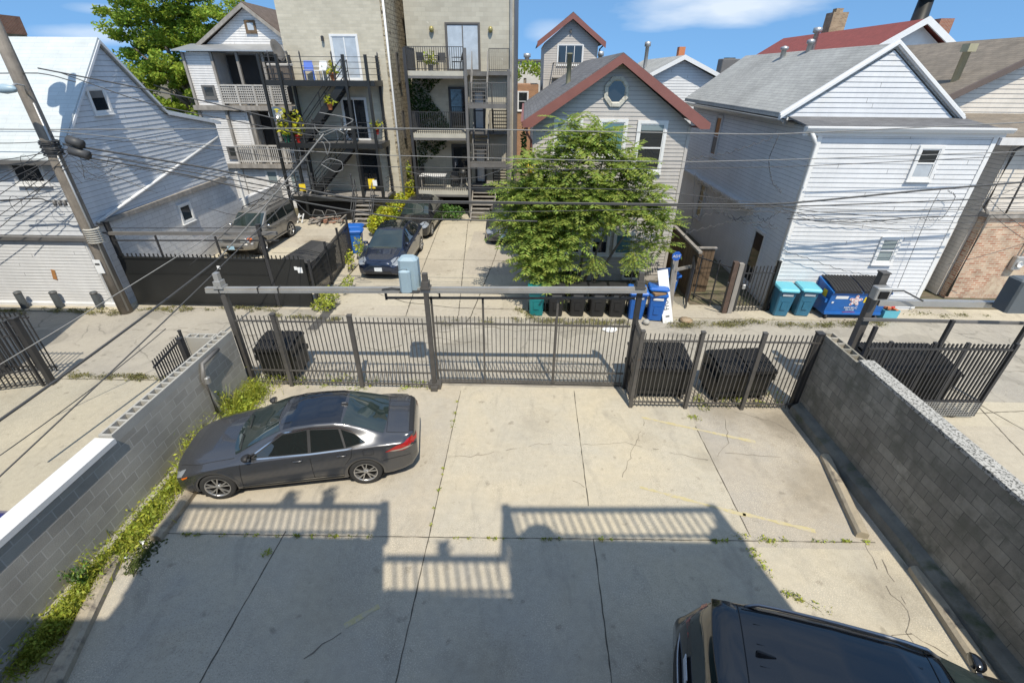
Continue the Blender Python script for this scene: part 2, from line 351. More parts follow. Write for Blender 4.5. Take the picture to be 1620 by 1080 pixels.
M_brickt = mat('tan chimney brick', (0.36, 0.26, 0.16), 0.92, var=0.25, brick=(0.22, 0.08, 0.008, (0.38, 0.33, 0.25)), col2=(0.25, 0.17, 0.10))
M_glass = mat('dark window glass', (0.018, 0.022, 0.026), 0.04, var=0, fine=0, spec=0.9)
M_glassb = mat('window glass with blind', (0.22, 0.27, 0.28), 0.12, var=0.1, fine=0, spec=0.8)
M_glasst = mat('teal window glass', (0.10, 0.20, 0.22), 0.08, var=0.1, fine=0, spec=0.8)
M_glassl = mat('door glass with curtain', (0.42, 0.46, 0.50), 0.1, var=0.15, vs=3, fine=0, spec=0.8)
M_iron = mat('dark painted iron', (0.036, 0.036, 0.038), 0.5, var=0.2, dirt=((0.10, 0.06, 0.04), 6, 0.66, 0.8))
M_ironb = mat('brown-grey painted steel', (0.085, 0.08, 0.075), 0.5, var=0.25, vs=4, dirt=((0.10, 0.07, 0.05), 5, 0.66, 0.78))
M_ironl = mat('weathered grey steel', (0.14, 0.135, 0.13), 0.5, var=0.2)
M_black = mat('black painted sheet', (0.017, 0.018, 0.018), 0.42, var=0.2, vs=1.2)
M_blackp = mat('black plastic', (0.020, 0.020, 0.021), 0.6, var=0.15)
M_beam = mat('weathered beam steel', (0.33, 0.315, 0.285), 0.5, 0.2, var=0.15, dirt=((0.22, 0.11, 0.055), 2.5, 0.62, 0.8))
M_galv = mat('galvanised steel', (0.45, 0.45, 0.44), 0.42, 0.6, var=0.12)
M_wood = mat('weathered pole wood', (0.27, 0.235, 0.195), 0.9, var=0.25, vs=3, streak=0.35, bump=0.4, bs=18)
M_woodl = mat('weathered grey timber', (0.32, 0.295, 0.265), 0.9, var=0.2, vs=3, streak=0.3)
M_woodb = mat('brown fence boards', (0.155, 0.105, 0.065), 0.9, var=0.25, streak=0.35)
M_rust = mat('rusty steel', (0.10, 0.066, 0.05), 0.8, var=0.3, vs=5)
M_wire = mat('cable jacket', (0.055, 0.056, 0.058), 0.55, var=0.1)
M_wirel = mat('pale sun-bleached cable', (0.20, 0.20, 0.195), 0.5, var=0.1)
M_plast_b = mat('blue bin plastic', (0.015, 0.115, 0.43), 0.42, var=0.1, dirt=((0.05, 0.15, 0.36), 6, 0.6, 0.8))
M_plast_t = mat('teal bin plastic', (0.010, 0.20, 0.215), 0.42, var=0.1)
M_cyan = mat('faded blue bin plastic', (0.035, 0.16, 0.26), 0.45, var=0.18, dirt=((0.10, 0.22, 0.30), 5, 0.6, 0.8))
M_cyanl = mat('pale cyan lid plastic', (0.12, 0.43, 0.52), 0.4, var=0.08)
M_dumpb = mat('blue dumpster paint', (0.018, 0.13, 0.42), 0.4, var=0.15, vs=3, dirt=((0.02, 0.07, 0.18), 4, 0.6, 0.8))
M_opbox = mat('blue-grey operator housing', (0.30, 0.40, 0.46), 0.4, var=0.06)
M_label = mat('white sticker', (0.75, 0.76, 0.76), 0.5, var=0.05)
M_yel = mat('yellow sticker', (0.75, 0.55, 0.03), 0.5, var=0.05)
M_redp = mat('red paint', (0.55, 0.03, 0.025), 0.45)
M_orange = mat('terracotta', (0.48, 0.17, 0.07), 0.7)
M_bolld = mat('slate bollard paint', (0.075, 0.085, 0.09), 0.55, var=0.2)
M_curbst = mat('parking curb concrete', (0.37, 0.32, 0.24), 0.92, var=0.2, vs=3, bump=0.3, dirt=((0.14, 0.12, 0.10), 3.2, 0.52, 0.68))
M_line = mat('faded yellow line paint', (0.50, 0.43, 0.235), 0.85, var=0.15, vs=9, dirt=((0.44, 0.39, 0.29), 9, 0.45, 0.6))
M_leafA = mat('ailanthus leaf', (0.30, 0.385, 0.085), 0.5, spec=0.3, var=0.2, vs=0.8, island=0.3, trans=0.5, fine=0)
M_leafB = mat('street tree leaf', (0.29, 0.39, 0.05), 0.65, spec=0.25, var=0.3, vs=0.4, island=0.3, trans=0.42, fine=0)
M_leafD = mat('green shrub leaf', (0.09, 0.19, 0.035), 0.55, var=0.25, vs=1.2, island=0.4, trans=0.3, fine=0)
M_leafY = mat('yellow-green shrub leaf', (0.52, 0.50, 0.02), 0.55, var=0.3, vs=1.0, island=0.25, trans=0.3, fine=0, col2=(0.30, 0.38, 0.04))
M_weed = mat('weed leaf', (0.34, 0.39, 0.05), 0.6, var=0.35, vs=1.0, island=0.35, trans=0.3, fine=0)
M_weedd = mat('dry verge weeds', (0.20, 0.19, 0.07), 0.7, var=0.3, vs=1.0, island=0.3, trans=0.2, fine=0)
M_ivy = mat('ivy leaf', (0.03, 0.07, 0.018), 0.9, spec=0.08, var=0.3, vs=1.5, island=0.45, trans=0.15, fine=0)
M_bark = mat('young grey bark', (0.18, 0.15, 0.12), 0.9, var=0.2, vs=5)
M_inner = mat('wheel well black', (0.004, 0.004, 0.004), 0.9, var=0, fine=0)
# ------------------------------------------------------------------ ground
g = MB(); g.quad((-300, -60, -0.3), (300, -60, -0.3), (300, 900, -0.3), (-300, 900, -0.3)); struct(g, 'ground', M_earth)
g = MB(); g.quad((-200, 14.5, -0.02), (200, 14.5, -0.02), (200, 300, -0.02), (-200, 300, -0.02)); struct(g, 'yard_ground', M_earth)
g = MB(); g.bx(.36, 6.3, 14.4, 16.4, -.2, -.004); struct(g, 'bin_pad', M_side)
g = MB(); g.bx(-7.25, 7.25, -14, 10.25, -0.2, 0.0); struct(g, 'parking_lot', M_lot)
g = MB(); g.bx(-22, -7.6, -14, 10.32, -0.2, -0.004); struct(g, 'side_driveway', M_side)
g = MB(); g.bx(7.55, 26, -14, 10.0, -0.2, -0.002); struct(g, 'neighbour_lot', M_pad)
# the alley dips slightly to a centre gutter
g = MB(); rg = []
for x in np.linspace(-80, 80, 60):
    rg.append([(x, y, z) for y, z in ((9.4, -0.012), (10.4, -0.012), (11.5, -0.035), (12.4, -0.06), (13.3, -0.035), (14.45, -0.012), (14.9, -0.012))])
g.loft(rg, False, smooth=True); struct(g, 'alley', M_alley)
g = MB(); g.bx(-7.25, 0.35, 14.35, 30.5, -0.2, 0.004); struct(g, 'rear_driveway', M_pad)
g = MB(); g.bx(-14.3, -7.32, 14.75, 27.0, -0.2, 0.008); struct(g, 'gated_driveway', M_pad)
g = MB(); g.bx(-22, -14.0, 14.25, 14.85, -0.2, 0.03); struct(g, 'garage_apron', M_pad)
g = MB(); g.bx(5.2, 26, 14.55, 15.6, -0.2, 0.035); struct(g, 'house_apron', M_pad)

def strip_poly(mb, pts, w, z, jag=0.0, r=rnd, gap=0.0):
    """thin ragged strip on the ground along a pixel-measured or plain 2-D polyline"""
    P = []
    for i in range(len(pts)-1):
        a, b = Vector(pts[i][:2]), Vector(pts[i+1][:2]); n = max(2, int((b-a).length/0.12))
        for k in range(n): P.append(a.lerp(b, k/n))
    P.append(Vector(pts[-1][:2])); row = []
    for i, p in enumerate(P):
        t = (P[min(i+1, len(P)-1)]-P[max(i-1, 0)]); t = t.normalized() if t.length else Vector((1, 0)); nn = Vector((-t.y, t.x))
        o = nn*r.uniform(-jag, jag); ww = w*r.uniform(0.45, 1.25)/2
        if gap and r.random() < gap:
            if len(row) > 1: mb.loft(row, False)
            row = []; continue
        if gap and r.random() < .12: ww *= 2.2
        row.append([(p.x+o.x-nn.x*ww, p.y+o.y-nn.y*ww, z), (p.x+o.x+nn.x*ww, p.y+o.y+nn.y*ww, z)])
    if len(row) > 1: mb.loft(row, False)
def px(*uv): return [gz(u, v) for u, v in uv]
J = MB(); Z = 0.004
for pts in (((729, 618), (677, 856), (626, 1080)), ((908, 618), (931, 800)), ((939, 852), (968, 1080)), ((1100, 674), (1186, 846)), ((452, 840), (290, 1125)), ((0, 838), (270, 843.5), (685, 849.4), (1150, 854.4), (1385, 858)), ):
    strip_poly(J, px(*pts), 0.020, Z, 0.005)
struct(J, 'slab_joints', M_joint)
J = MB()
for pts in (((708, 722), (745, 722), (800, 712), (853, 702), (918, 705)), ((918, 704), (990, 700), (1060, 716), (1120, 727)), ((1020, 664), (1003, 707), (985, 755)), ((1148, 662), (1152, 700), (1135, 722)),
            ((1138, 715), (1235, 722)), ((1245, 935), (1300, 968), (1345, 993), (1400, 1009), (1440, 1000)), ((1368, 862), (1388, 900), (1410, 940), (1437, 966), (1434, 1000), (1450, 1030)), ((1380, 862), (1415, 920), (1432, 955)), ((1440, 1000), (1500, 1038)),
            ((906, 760), (925, 770)), ((540, 1000), (480, 1040)), ((1160, 650), (1225, 668), (1262, 690))):
    strip_poly(J, px(*pts), 0.011, Z+.001, 0.028, gap=.1)
struct(J, 'slab_cracks', M_crack)
J = MB()
for pts in (((741, 345), (725, 500)), ((798, 360), (780, 415), (745, 500), (735, 512)), ((700, 345), (655, 460), (642, 500)), ((655, 410), (825, 413)), ((650, 460), (830, 466)), ((640, 355), (765, 352)), ((560, 452), (640, 478), (720, 487), (830, 490))):
    P = [gz(u, v, .004) for u, v in pts]; strip_poly(J, P, 0.035, 0.010, 0.01)
for pts in (((430, 400), (600, 400)), ((0, 597), (262, 601)), ((430, 374), (560, 374))):
    P = [gz(u, v, .01) for u, v in pts]; strip_poly(J, P, 0.03, 0.014 if pts[0][0] > 300 else 0.004, 0.01)
for pts in (((1480, 600), (1620, 680)), ((1545, 640), (1620, 720)), ((1520, 655), (1620, 650))): strip_poly(J, px(*pts), 0.025, 0.004, 0.01)
struct(J, 'driveway_joints', M_joint)
J = MB()
for k in range(26):
    x = rnd.uniform(-13, 14); y = rnd.uniform(10.7, 14.2); P = [(x, y)]
    for q in range(rnd.randint(3, 7)): P.append((P[-1][0]+rnd.uniform(0.3, 0.8)*(1 if k % 3 else .2), P[-1][1]+rnd.uniform(-.25, .25)*(1 if k % 3 else 2.5)))
    P = [(a, min(max(b, 10.5), 14.4)) for a, b in P]; row = []
    strip_poly(J, P, 0.02, 0, 0.03, gap=.06)
def alley_z(y): return float(np.interp(y, [10.4, 11.5, 12.4, 13.3, 14.45], [-.012, -.035, -.06, -.035, -.012]))
J.v = [(a, b, alley_z(b)+.004) for a, b, c in J.v]; struct(J, 'alley_cracks', M_crack)
J = MB(); rows = []
for y in np.linspace(13.3, 15.3, 14):
    x = -6.98+.07*(y-13.3); z = alley_z(y)+.005 if y < 14.33 else .0085; k = rnd.uniform(-.02, .02); rows.append([(x-.17+k, y, z), (x+.17+k, y, z)])
J.loft(rows, False); struct(J, 'tar_patch', mat('fresh tar', (.075, .072, .068), .85, var=.25))
L = MB()
for a, b in (((1015, 660), (1195, 699)), ((1012, 770), (1180, 815)), ((545, 990), (600, 958)), ((1175, 812), (1290, 840))):
    p, q = gz(*a), gz(*b); strip_poly(L, [p, q], 0.085, 0.0045, 0.0)
struct(L, 'bay_lines', M_line)

# ------------------------------------------------------------------ houses: helpers
def siding(mb, o, ud, outline, step=0.15, lap=0.016):
    """lap courses over a convex outline [(s,z)...] in the wall plane through o along ud; outward = (ud.y,-ud.x)"""
    o = Vector(o); ud = Vector((ud[0], ud[1], 0)).normalized(); n = Vector((ud.y, -ud.x, 0))
    z0 = min(p[1] for p in outline); z1 = max(p[1] for p in outline)
    def span(z):
        s = []
        for i in range(len(outline)):
            (a, b), (c, d) = outline[i], outline[(i+1) % len(outline)]
            if (b <= z <= d or d <= z <= b) and abs(d-b) > 1e-9: s.append(a+(c-a)*(z-b)/(d-b))
        return (min(s), max(s)) if s else None
    z = z0
    rj = random.Random(int(o.x*31+o.y*17+z1*7))
    while z < z1-0.01:
        zt = min(z+step*rj.uniform(.985, 1.015), z1); A, B = span(z+1e-4), span(zt-1e-4)
        if A and B:
            P = lambda s, zz, t: o+ud*s+n*t+Vector((0, 0, zz))
            mb.quad(P(A[0], z, lap+.004), P(A[1], z, lap+.004), P(B[1], zt, .004), P(B[0], zt, .004))
            mb.quad(P(A[0], z, .003), P(A[1], z, .003), P(A[1], z, lap+.004), P(A[0], z, lap+.004))
            if zt-z > .05 and A[1]-A[0] > 2.5 and rj.random() < .35:
                sj = rj.uniform(A[0]+.4, A[1]-.4); mb.quad(P(sj, z, lap+.0055), P(sj+.012, z, lap+.0055), P(sj+.012, zt-.012, .0075), P(sj, zt-.012, .0075)); mb.mi[len(mb.f)-1] = 1; mb.m2 = M_lapshade_joint
            if zt-z > .05:
                C = span(zt-.011); mb.quad(P(C[0], zt-.011, .0068), P(C[1], zt-.011, .0068), P(B[1], zt-.001, .0062), P(B[0], zt-.001, .0062)); mb.mi[len(mb.f)-1] = 1; mb.m2 = M_lapshade_joint  # thin dark strip at each course top: lap shade painted as colour
        z += step
def window(parent, o, ud, w, h, fm=None, gm=None, fw=0.09, rail=True, out=0.055, sill=True, name='window', mull=0, blind=None):
    """framed sash; o = lower left corner on the wall plane"""
    fm = fm or M_trim; gm = gm or M_glass
    o = Vector(o); ud = Vector((ud[0], ud[1], 0)).normalized(); n = Vector((ud.y, -ud.x, 0)); up = Vector((0, 0, 1))
    def bb(mb, s0, s1, z0, z1, t0, t1):
        P = [o+ud*s+n*t+up*z for z in (z0, z1) for s, t in ((s0, t0), (s1, t0), (s1, t1), (s0, t1))]
        mb.loft([P[:4], P[4:]], True, True, True)
    f = MB()
    bb(f, -fw, 0, -fw, h+fw, 0, out+.015); bb(f, w, w+fw, -fw, h+fw, 0, out+.015); bb(f, 0, w, h, h+fw, 0, out+.013); bb(f, 0, w, -fw, 0, 0, out+.013)
    for a, b in ((0, .035), (w-.035, w)): bb(f, a, b, 0, h, 0, out-.005)
    bb(f, .035, w-.035, 0, .04, 0, out-.007); bb(f, .035, w-.035, h-.04, h, 0, out-.007)
    if rail: bb(f, .035, w-.035, h*.48, h*.48+.05, 0, out)
    for i in range(mull): bb(f, w*(i+1)/(mull+1)-.025, w*(i+1)/(mull+1)+.025, .04, h-.04, 0, out-.002)
    if sill: bb(f, -fw-.02, w+fw+.02, -fw-.03, -fw, 0, out+.05)
    fo = f.build(name, fm, parent)
    g = MB(); bb(g, .02, w-.02, .02, h-.02, 0.0, .034); g.build('pane', gm, fo)
    if blind: k = MB(); bb(k, .045, w-.045, h*blind[0], h*blind[1], .034, .037); k.build('blind', blind[2], fo)
    return fo
def gable_roof(mb, x0, x1, y0, y1, ze, xr, zr, th=0.14, ax='Y'):
    """two sloped slabs with the ridge along ax"""
    for xe in (x0, x1):
        pr = [(xe, ze), (xr, zr), (xr, zr+th), (xe, ze+th)]
        if ax == 'Y': mb.prism([(a, y0, b) for a, b in pr], (0, y1-y0, 0))
        else: mb.prism([(y0, a, b) for a, b in pr], (y1-y0, 0, 0))

# ------------------------------------------------------------------ white house on the right
wh = thing('white_house', 'white two-storey house with lap siding, white gutter and low grey gable roof', 'house', (11.4, 20, 0))
X0, X1, Y0 = 8.8, 14.12, 15.2
w = MB(); w.prism([(X0, Y0, 0), (X1, Y0, 0), (X1, Y0, 6.02), (X0, Y0, 6.02)], (0, 1.6, 0))
w.prism([(X0, 16.8, 0), (X1, 16.8, 0), (X1, 16.8, 6.1), (11.05, 16.8, 8.1), (X0, 16.8, 6.1)], (0, 10.5, 0))
siding(w, (X0, Y0, 0), (1, 0), [(0, .12), (X1-X0, .12), (X1-X0, 6.0), (0, 6.0)], .145)
w.prism([(8.3, 16.56, 6.2), (13.75, 16.56, 6.2), (11.05, 16.56, 8.1)], (0, .3, 0)); siding(w, (8.3, 16.56, 0), (1, 0), [(.05, 6.24), (5.4, 6.24), (2.75, 8.08)], .145)
siding(w, (X0, 27.3, 0), (0, -1), [(0, 3.0), (10.5, 3.0), (10.5, 6.1), (0, 6.1)], .145)
siding(w, (X0, 16.8, 0), (0, -1), [(0, .12), (1.6, .12), (1.6, 6.0), (0, 6.0)], .145)
siding(w, (X0, 27.3, 0), (0, -1), [(0, .12), (10.5, .12), (10.5, 3.0), (0, 3.0)], .1)
wo = w.build('wall', M_white, wh)
f = MB(); f.bx(X0-.04, X0+.10, Y0-.04, Y0-.002, .1, 6.0); f.bx(X0-.04, X0-.003, Y0-.002, Y0+.12, .1, 6.0); f.build('corner_trim', M_trim, wh)
f = MB(); f.bx(X1-.10, X1+.04, Y0-.04, Y0-.002, .1, 6.0); f.bx(X1+.003, X1+.04, Y0-.002, Y0+.12, .1, 6.0); f.build('corner_trim', M_trim, wh)
r = MB(); gable_roof(r, 8.35, 13.85, 16.55, 27.6, 6.2, 11.05, 8.14)
r.build('roof', M_shg, wh)
r = MB(); r.prism([(8.4, 15.02, 6.03), (14.05, 15.02, 6.03), (14.05, 16.78, 6.24), (8.4, 16.78, 6.24)], (0, 0, .05)); r.build('lean_to_roof', M_shd, wh)
f = MB()
for xe in (8.1, 13.98):
    f.prism([(xe, 16.48, 6.16), (11.05, 16.48, 8.22), (11.05, 16.48, 8.38), (xe, 16.48, 6.36)][:], (0, .1, 0))
    f.prism([(xe, 16.42, 6.20), (11.05, 16.42, 8.26), (11.05, 16.42, 8.33), (xe, 16.42, 6.30)], (0, .06, 0))
f.build('rake_board', M_trim, wh)
f = MB(); f.bx(8.35, 13.8, 16.49, 16.555, 6.15, 6.23); f.build('gable_sill', M_trim, wh)
gt = MB(); gt.prism([(8.25, 14.92, 6.06), (8.25, 14.98, 5.96), (8.25, 15.12, 5.96), (8.25, 15.12, 6.10), (8.25, 14.92, 6.10)], (6.1, 0, 0)); gt.bx(8.28, 14.3, 15.12, 15.19, 5.84, 6.08); gt.build('gutter', M_trim, wh)
gt = MB(); gt.prism([(8.22, 16.6, 6.13), (8.34, 16.6, 6.03), (8.46, 16.6, 6.03), (8.46, 16.6, 6.16), (8.22, 16.6, 6.16)], (0, 11.0, 0)); gt.bx(8.5, 8.78, 16.8, 27.3, 6.06, 6.1); gt.build('gutter', M_galv, wh)
d = MB(); d.tube([(8.45, 15.04, 5.95), (8.62, 15.08, 5.75), (8.72, 15.12, 5.6), (8.72, 15.12, .35), (8.78, 15.02, .18), (8.95, 14.85, .08), (9.05, 14.78, .06)], .06, 8); d.build('downpipe', M_trim, wh)
p = gy(1440, 283, 15.2); window(wh, (12.02, 15.2, 4.64), (1, 0), .58, .86, blind=(.05, .47, M_glassl))
window(wh, (12.02, 15.2, 1.86), (1, 0), .52, .80, gm=M_glassb)
window(wh, (8.8, 23.6, 4.15), (0, -1), .62, 1.6, fm=M_greyP, blind=(.05, .46, M_ironl)); window(wh, (8.8, 23.8, 1.15), (0, -1), .6, 1.55, fm=M_greyP)
window(wh, (8.8, 17.3, .35), (0, -1), .75, 1.95, fm=M_greyP, rail=False, name='side_door')
v = MB(); v.bx(8.5, 8.8, 18.0, 27.3, 2.92, 3.0); v.build('side_ledge', M_greyP, wh)
ch = MB(); ch.lathe([(.09, 8.0), (.09, 8.5), (.14, 8.5), (.14, 8.62), (.05, 8.66)], (11.0, 21.5, 0), 12); ch.build('roof_vent', M_galv, wh)
ch = MB(); ch.lathe([(.10, 8.0), (.10, 8.35), (.16, 8.35), (.16, 8.45), (.02, 8.5)], (10.75, 23, 0), 12); ch.build('roof_vent', M_galv, wh)
wh.location += Vector((.2, .3, 0))

# ------------------------------------------------------------------ grey house with the brown rakes
gh = thing('grey_house', 'grey lap-sided house with brown rake boards and an octagonal attic window', 'house', (3.1, 22, 0))
X0, X1, Y0 = .35, 5.85, 17.9
w = MB(); w.prism([(X0, Y0, 0), (X1, Y0, 0), (X1, Y0, 5.9), (3.15, Y0, 7.75), (X0, Y0, 5.9)], (0, 11, 0))
siding(w, (X0, Y0, 0), (1, 0), [(0, .3), (5.5, .3), (5.5, 5.9), (2.8, 7.75), (0, 5.9)], .13)
siding(w, (X1, Y0, 0), (0, 1), [(0, .3), (11, .3), (11, 5.9), (0, 5.9)], .13)
w.build('wall', M_grey, gh)
for x in (X0-.03, X1-.08): f = MB(); f.bx(x, x+.11, Y0-.04, Y0-.002, .25, 5.85); f.build('corner_trim', M_grey, gh)
r = MB(); gable_roof(r, -.02, 6.32, 17.5, 29, 5.92, 3.15, 7.92, .1); r.build('roof', M_shd, gh)
f = MB()
for xe in (-.06, 6.36):
    sg = 1 if xe < 3 else -1
    f.prism([(xe, 17.42, 5.80), (xe+sg*.32, 17.42, 5.80), (3.15, 17.42, 7.72), (3.15, 17.42, 7.99), (xe, 17.42, 5.99)], (0, .09, 0))
f.build('rake_board', M_brown, gh)
for x0_, x1_ in ((.0, .35), (5.85, 6.3)): f = MB(); f.bx(x0_, x1_, 17.52, 17.9, 5.83, 5.87); f.build('soffit', M_brown, gh)
# octagonal attic window
oc = MB(); ci = Vector((3.12, 17.9, 6.9))
ringA = lambda q, y: [(ci.x+q*math.cos(math.pi/8+i*math.pi/4), y, ci.z+q*1.12*math.sin(math.pi/8+i*math.pi/4)) for i in range(8)]
oc.loft([ringA(.44, 17.88), ringA(.44, 17.82), ringA(.34, 17.82), ringA(.30, 17.86)], True); ow = oc.build('attic_window', mat('weathered octagon trim', (.50, .48, .42), .6, dirt=((.2, .19, .15), 9, .5, .65)), gh)
MB().poly(ringA(.31, 17.862)).build('pane', M_glass, ow)
window(gh, (4.08, 17.9, 4.36), (1, 0), .86, 1.56, fw=.1, blind=(.86, .97, M_glassb))
window(gh, (2.72, 17.9, 4.9), (1, 0), .82, 1.06, gm=M_glasst, rail=False, fw=.1); window(gh, (1.15, 17.9, 4.9), (1, 0), .82, 1.06, gm=M_glassb, rail=False, fw=.1)
window(gh, (2.80, 17.9, 1.18), (1, 0), .60, .78, rail=False, blind=(.6, .95, M_glassb)); window(gh, (3.72, 17.9, 1.18), (1, 0), .64, .78, gm=M_glasst, rail=False); window(gh, (1.7, 17.9, 1.18), (1, 0), .6, .78, rail=False)
for x in (1.55, 4.2): window(gh, (x, 17.9, .12), (1, 0), .8, .34, rail=False, sill=False, fw=.05, name='basement_window')
d = MB(); d.tube([(.08, 17.5, 5.86), (.10, 17.6, 5.6), (.26, 17.84, 5.35), (.26, 17.84, .2)], .045, 8); d.build('downpipe', M_brown, gh)
gt = MB(); gt.prism([(-.12, 17.5, 5.98), (-.06, 17.5, 5.87), (.05, 17.5, 5.87), (.05, 17.5, 5.98)], (0, 11.4, 0)); gt.build('gutter', M_brown, gh)
v = MB(); v.lathe([(.09, 7.0), (.09, 8.05), (.11, 8.05), (.11, 8.1), (.0, 8.1)], (1.7, 20.8, 0), 10); v.build('vent_pipe', mat('mossy pipe', (.24, .23, .15), .9, var=.3), gh)

# ------------------------------------------------------------------ beige house at the right edge
bh = thing('beige_house', 'beige-sided house over a worn brick ground floor at the right edge', 'house', (18, 20, 0))
w = MB(); w.bx(16.35, 24, 17.0, 28, 0, 5.6); siding(w, (16.35, 17.0, 0), (1, 0), [(0, 3.3), (7.6, 3.3), (7.6, 5.6), (0, 5.6)], .14)
w.prism([(14.55, 19.4, 5.9), (24.0, 19.4, 5.9), (18.6, 19.4, 8.45)], (0, 8.6, 0)); siding(w, (14.55, 19.4, 0), (1, 0), [(0, 6.0), (9.4, 6.0), (4.05, 8.4)], .15)
siding(w, (16.35, 28, 0), (0, -1), [(0, .2), (11, .2), (11, 5.6), (0, 5.6)], .14)
w.build('wall', M_beige, bh)
b = MB(); b.bx(16.45, 24, 16.7, 16.99, 0, 3.12); b.build('brick_ground_floor', M_brick, bh)
b = MB(); b.bx(16.38, 24, 16.6, 16.99, 3.12, 3.26); b.build('ledge', M_woodl, bh)
r = MB(); r.prism([(15.5, 16.6, 5.65), (24, 16.6, 5.65), (24, 19.4, 6.15), (15.5, 19.4, 6.15)], (0, 0, .1)); gable_roof(r, 13.95, 23.3, 19.1, 28.5, 5.95, 18.6, 8.6, .12); r.build('roof', M_sht, bh)
f = MB(); f.prism([(13.9, 18.98, 5.9), (18.6, 18.98, 8.48), (18.6, 18.98, 8.70), (13.9, 18.98, 6.12)], (0, .12, 0)); f.prism([(23.3, 18.98, 5.9), (18.6, 18.98, 8.48), (18.6, 18.98, 8.70), (23.3, 18.98, 6.12)], (0, .12, 0)); f.build('rake_board', mat('brown trim', (.12, .09, .075), .6), bh)
f = MB(); f.bx(15.45, 24, 16.5, 16.6, 5.5, 5.72); f.build('gutter', M_greyP, bh)
d = MB(); d.tube([(16.5, 16.72, 5.5), (16.42, 16.9, 5.3), (16.42, 16.92, 3.4), (16.42, 16.6, 3.2), (16.42, 16.62, .1)], .05, 8); d.build('downpipe', M_ironb, bh)
d = MB(); d.bx(15.25, 16.1, 17.3, 17.35, 0.05, 2.75); d.build('passage_door', M_greyP, bh)
window(bh, (16.35, 18.9, 3.6), (0, -1), .9, 1.5, fm=M_ironb)
v = MB(); v.lathe([(.12, 6.2), (.12, 8.3), (.15, 8.3)], (16.1, 20.2, 0), 10); v.bx(15.95, 16.25, 20.0, 20.35, 8.2, 8.45); v.build('vent_pipe', mat('tan vent', (.36, .33, .22), .8), bh)
m_ = MB(); m_.bbox((18.3, 16.6, 1.25), (.34, .2, .5), .03); m_.tube([(18.3, 16.6, 1.75), (18.3, 16.62, 3.1)], .025, 6); mo = m_.build('meter_box', M_galv, bh)
MB().lathe([(0.001, 0), (.1, 0), (.11, -.02), (.11, -.06)], (18.3, 16.49, 1.48), 14, 'Y').build('meter_dial', M_label, mo)
d = MB(); d.tube([(16.9, 16.62, 5.45), (16.9, 16.57, 3.3)], .03, 6); d.build('conduit', M_ironb, bh)

# ------------------------------------------------------------------ white garage house on the left
lh = thing('white_garage_house', 'pale-sided house with steep white shingle roof and roll-up garage door on the left', 'house', (-17, 19, 0))
XS = -14.3
w = MB(); w.prism([(XS-.01, 14.8, 2.95), (XS-.01, 14.8, 5.2), (XS-.01, 17.85, 8.2), (XS-.01, 19.98, 5.94), (XS-.01, 23.1, 5.33), (XS-.01, 23.1, 2.95)], (-9, 0, 0))
w.bx(XS-9, XS-.01, 14.8, 14.95, 0, 2.95)
for pl in ([(0, 2.98), (8.3, 2.98), (8.3, 5.3), (5.18, 5.3), (0, 5.3)], [(.2, 5.3), (5.9, 5.3), (5.18, 5.92), (3.05, 8.15), (.1, 5.3)], [(5.18, 5.3), (8.2, 5.3), (5.3, 5.85)]): siding(w, (XS, 14.8, 0), (0, 1), pl, .16)
siding(w, (XS-9, 14.8, 0), (1, 0), [(0, 2.6), (8.95, 2.6), (8.95, 5.1), (0, 5.1)], .16)
w.build('wall', M_whiteL, lh)
r = MB()
for (y0, z0), (y1, z1) in (((14.55, 4.98), (17.85, 8.26)), ((17.85, 8.26), (20.0, 5.98)), ((20.0, 5.98), (23.3, 5.32))):
    r.prism([(XS+.14, y0, z0), (XS+.14, y1, z1), (XS+.14, y1, z1+.09), (XS+.14, y0, z0+.09)], (-9.3, 0, 0))
r.build('roof', M_shw, lh)
f = MB()
for (y0, z0), (y1, z1) in (((14.5, 4.86), (17.85, 8.18)), ((17.85, 8.18), (20.0, 5.9)), ((20.0, 5.9), (23.3, 5.26))):
    f.prism([(XS+.145, y0, z0), (XS+.145, y1, z1), (XS+.145, y1, z1+.10), (XS+.145, y0, z0+.10)], (.03, 0, 0))
f.build('rake_trim', M_whiteL, lh)
gt = MB(); gt.bx(XS-9, XS+.1, 14.44, 14.54, 4.9, 5.02); gt.build('gutter', M_ironl, lh)
dg = MB(); dg.bx(XS-8.5, -14.75, 14.72, 14.8, .1, 2.45); siding(dg, (XS-8.5, 14.72, 0), (1, 0), [(0, .12), (8.0, .12), (8.0, 2.45), (0, 2.45)], .115, .012); dg.build('garage_door', M_white, lh)
b = MB(); b.bx(XS-9, -14.5, 14.6, 14.8, 2.46, 2.58); b.build('lintel', M_ironl, lh)
b = MB(); b.bx(XS-9, -14.4, 14.62, 14.78, .03, .14); b.build('threshold', M_white, lh)
rs = MB(); P = [gy(u, v, 14.69) for u, v in ((80, 426), (86, 427), (91, 443), (84, 441))]; rs.poly(P); rs.build('rust_mark', mat('rust stain', (.42, .2, .07), .9), lh)
window(lh, (-16.0, 14.8, 4.32), (1, 0), .9, .55, rail=False); p = gx(155, 168, XS)
window(lh, (XS, 16.72, 6.2), (0, 1), .62, .66, rail=False, blind=(.62, .95, M_ironl))
c = MB(); c.bx(XS-.3, XS, 23.3, 27.7, 0, 1.75); c.build('yard_wall', M_cmuW, lh); c = MB(); c.bx(XS-.02, XS+.1, 23.55, 23.67, 0, 3.1); c.build('pipe_post', M_trim, lh)
c = MB(); c.bx(XS-.3, XS, 14.95, 23.3, 0, 2.93); c.build('block_ground_floor', M_cmuW, lh)
c = MB(); c.prism([(XS, 15.0, 2.90), (XS, 22.5, 2.9), (XS, 22.5, 3.1), (XS, 15.0, 3.02)], (.16, 0, 0)); c.build('timber_plate', M_woodl, lh)
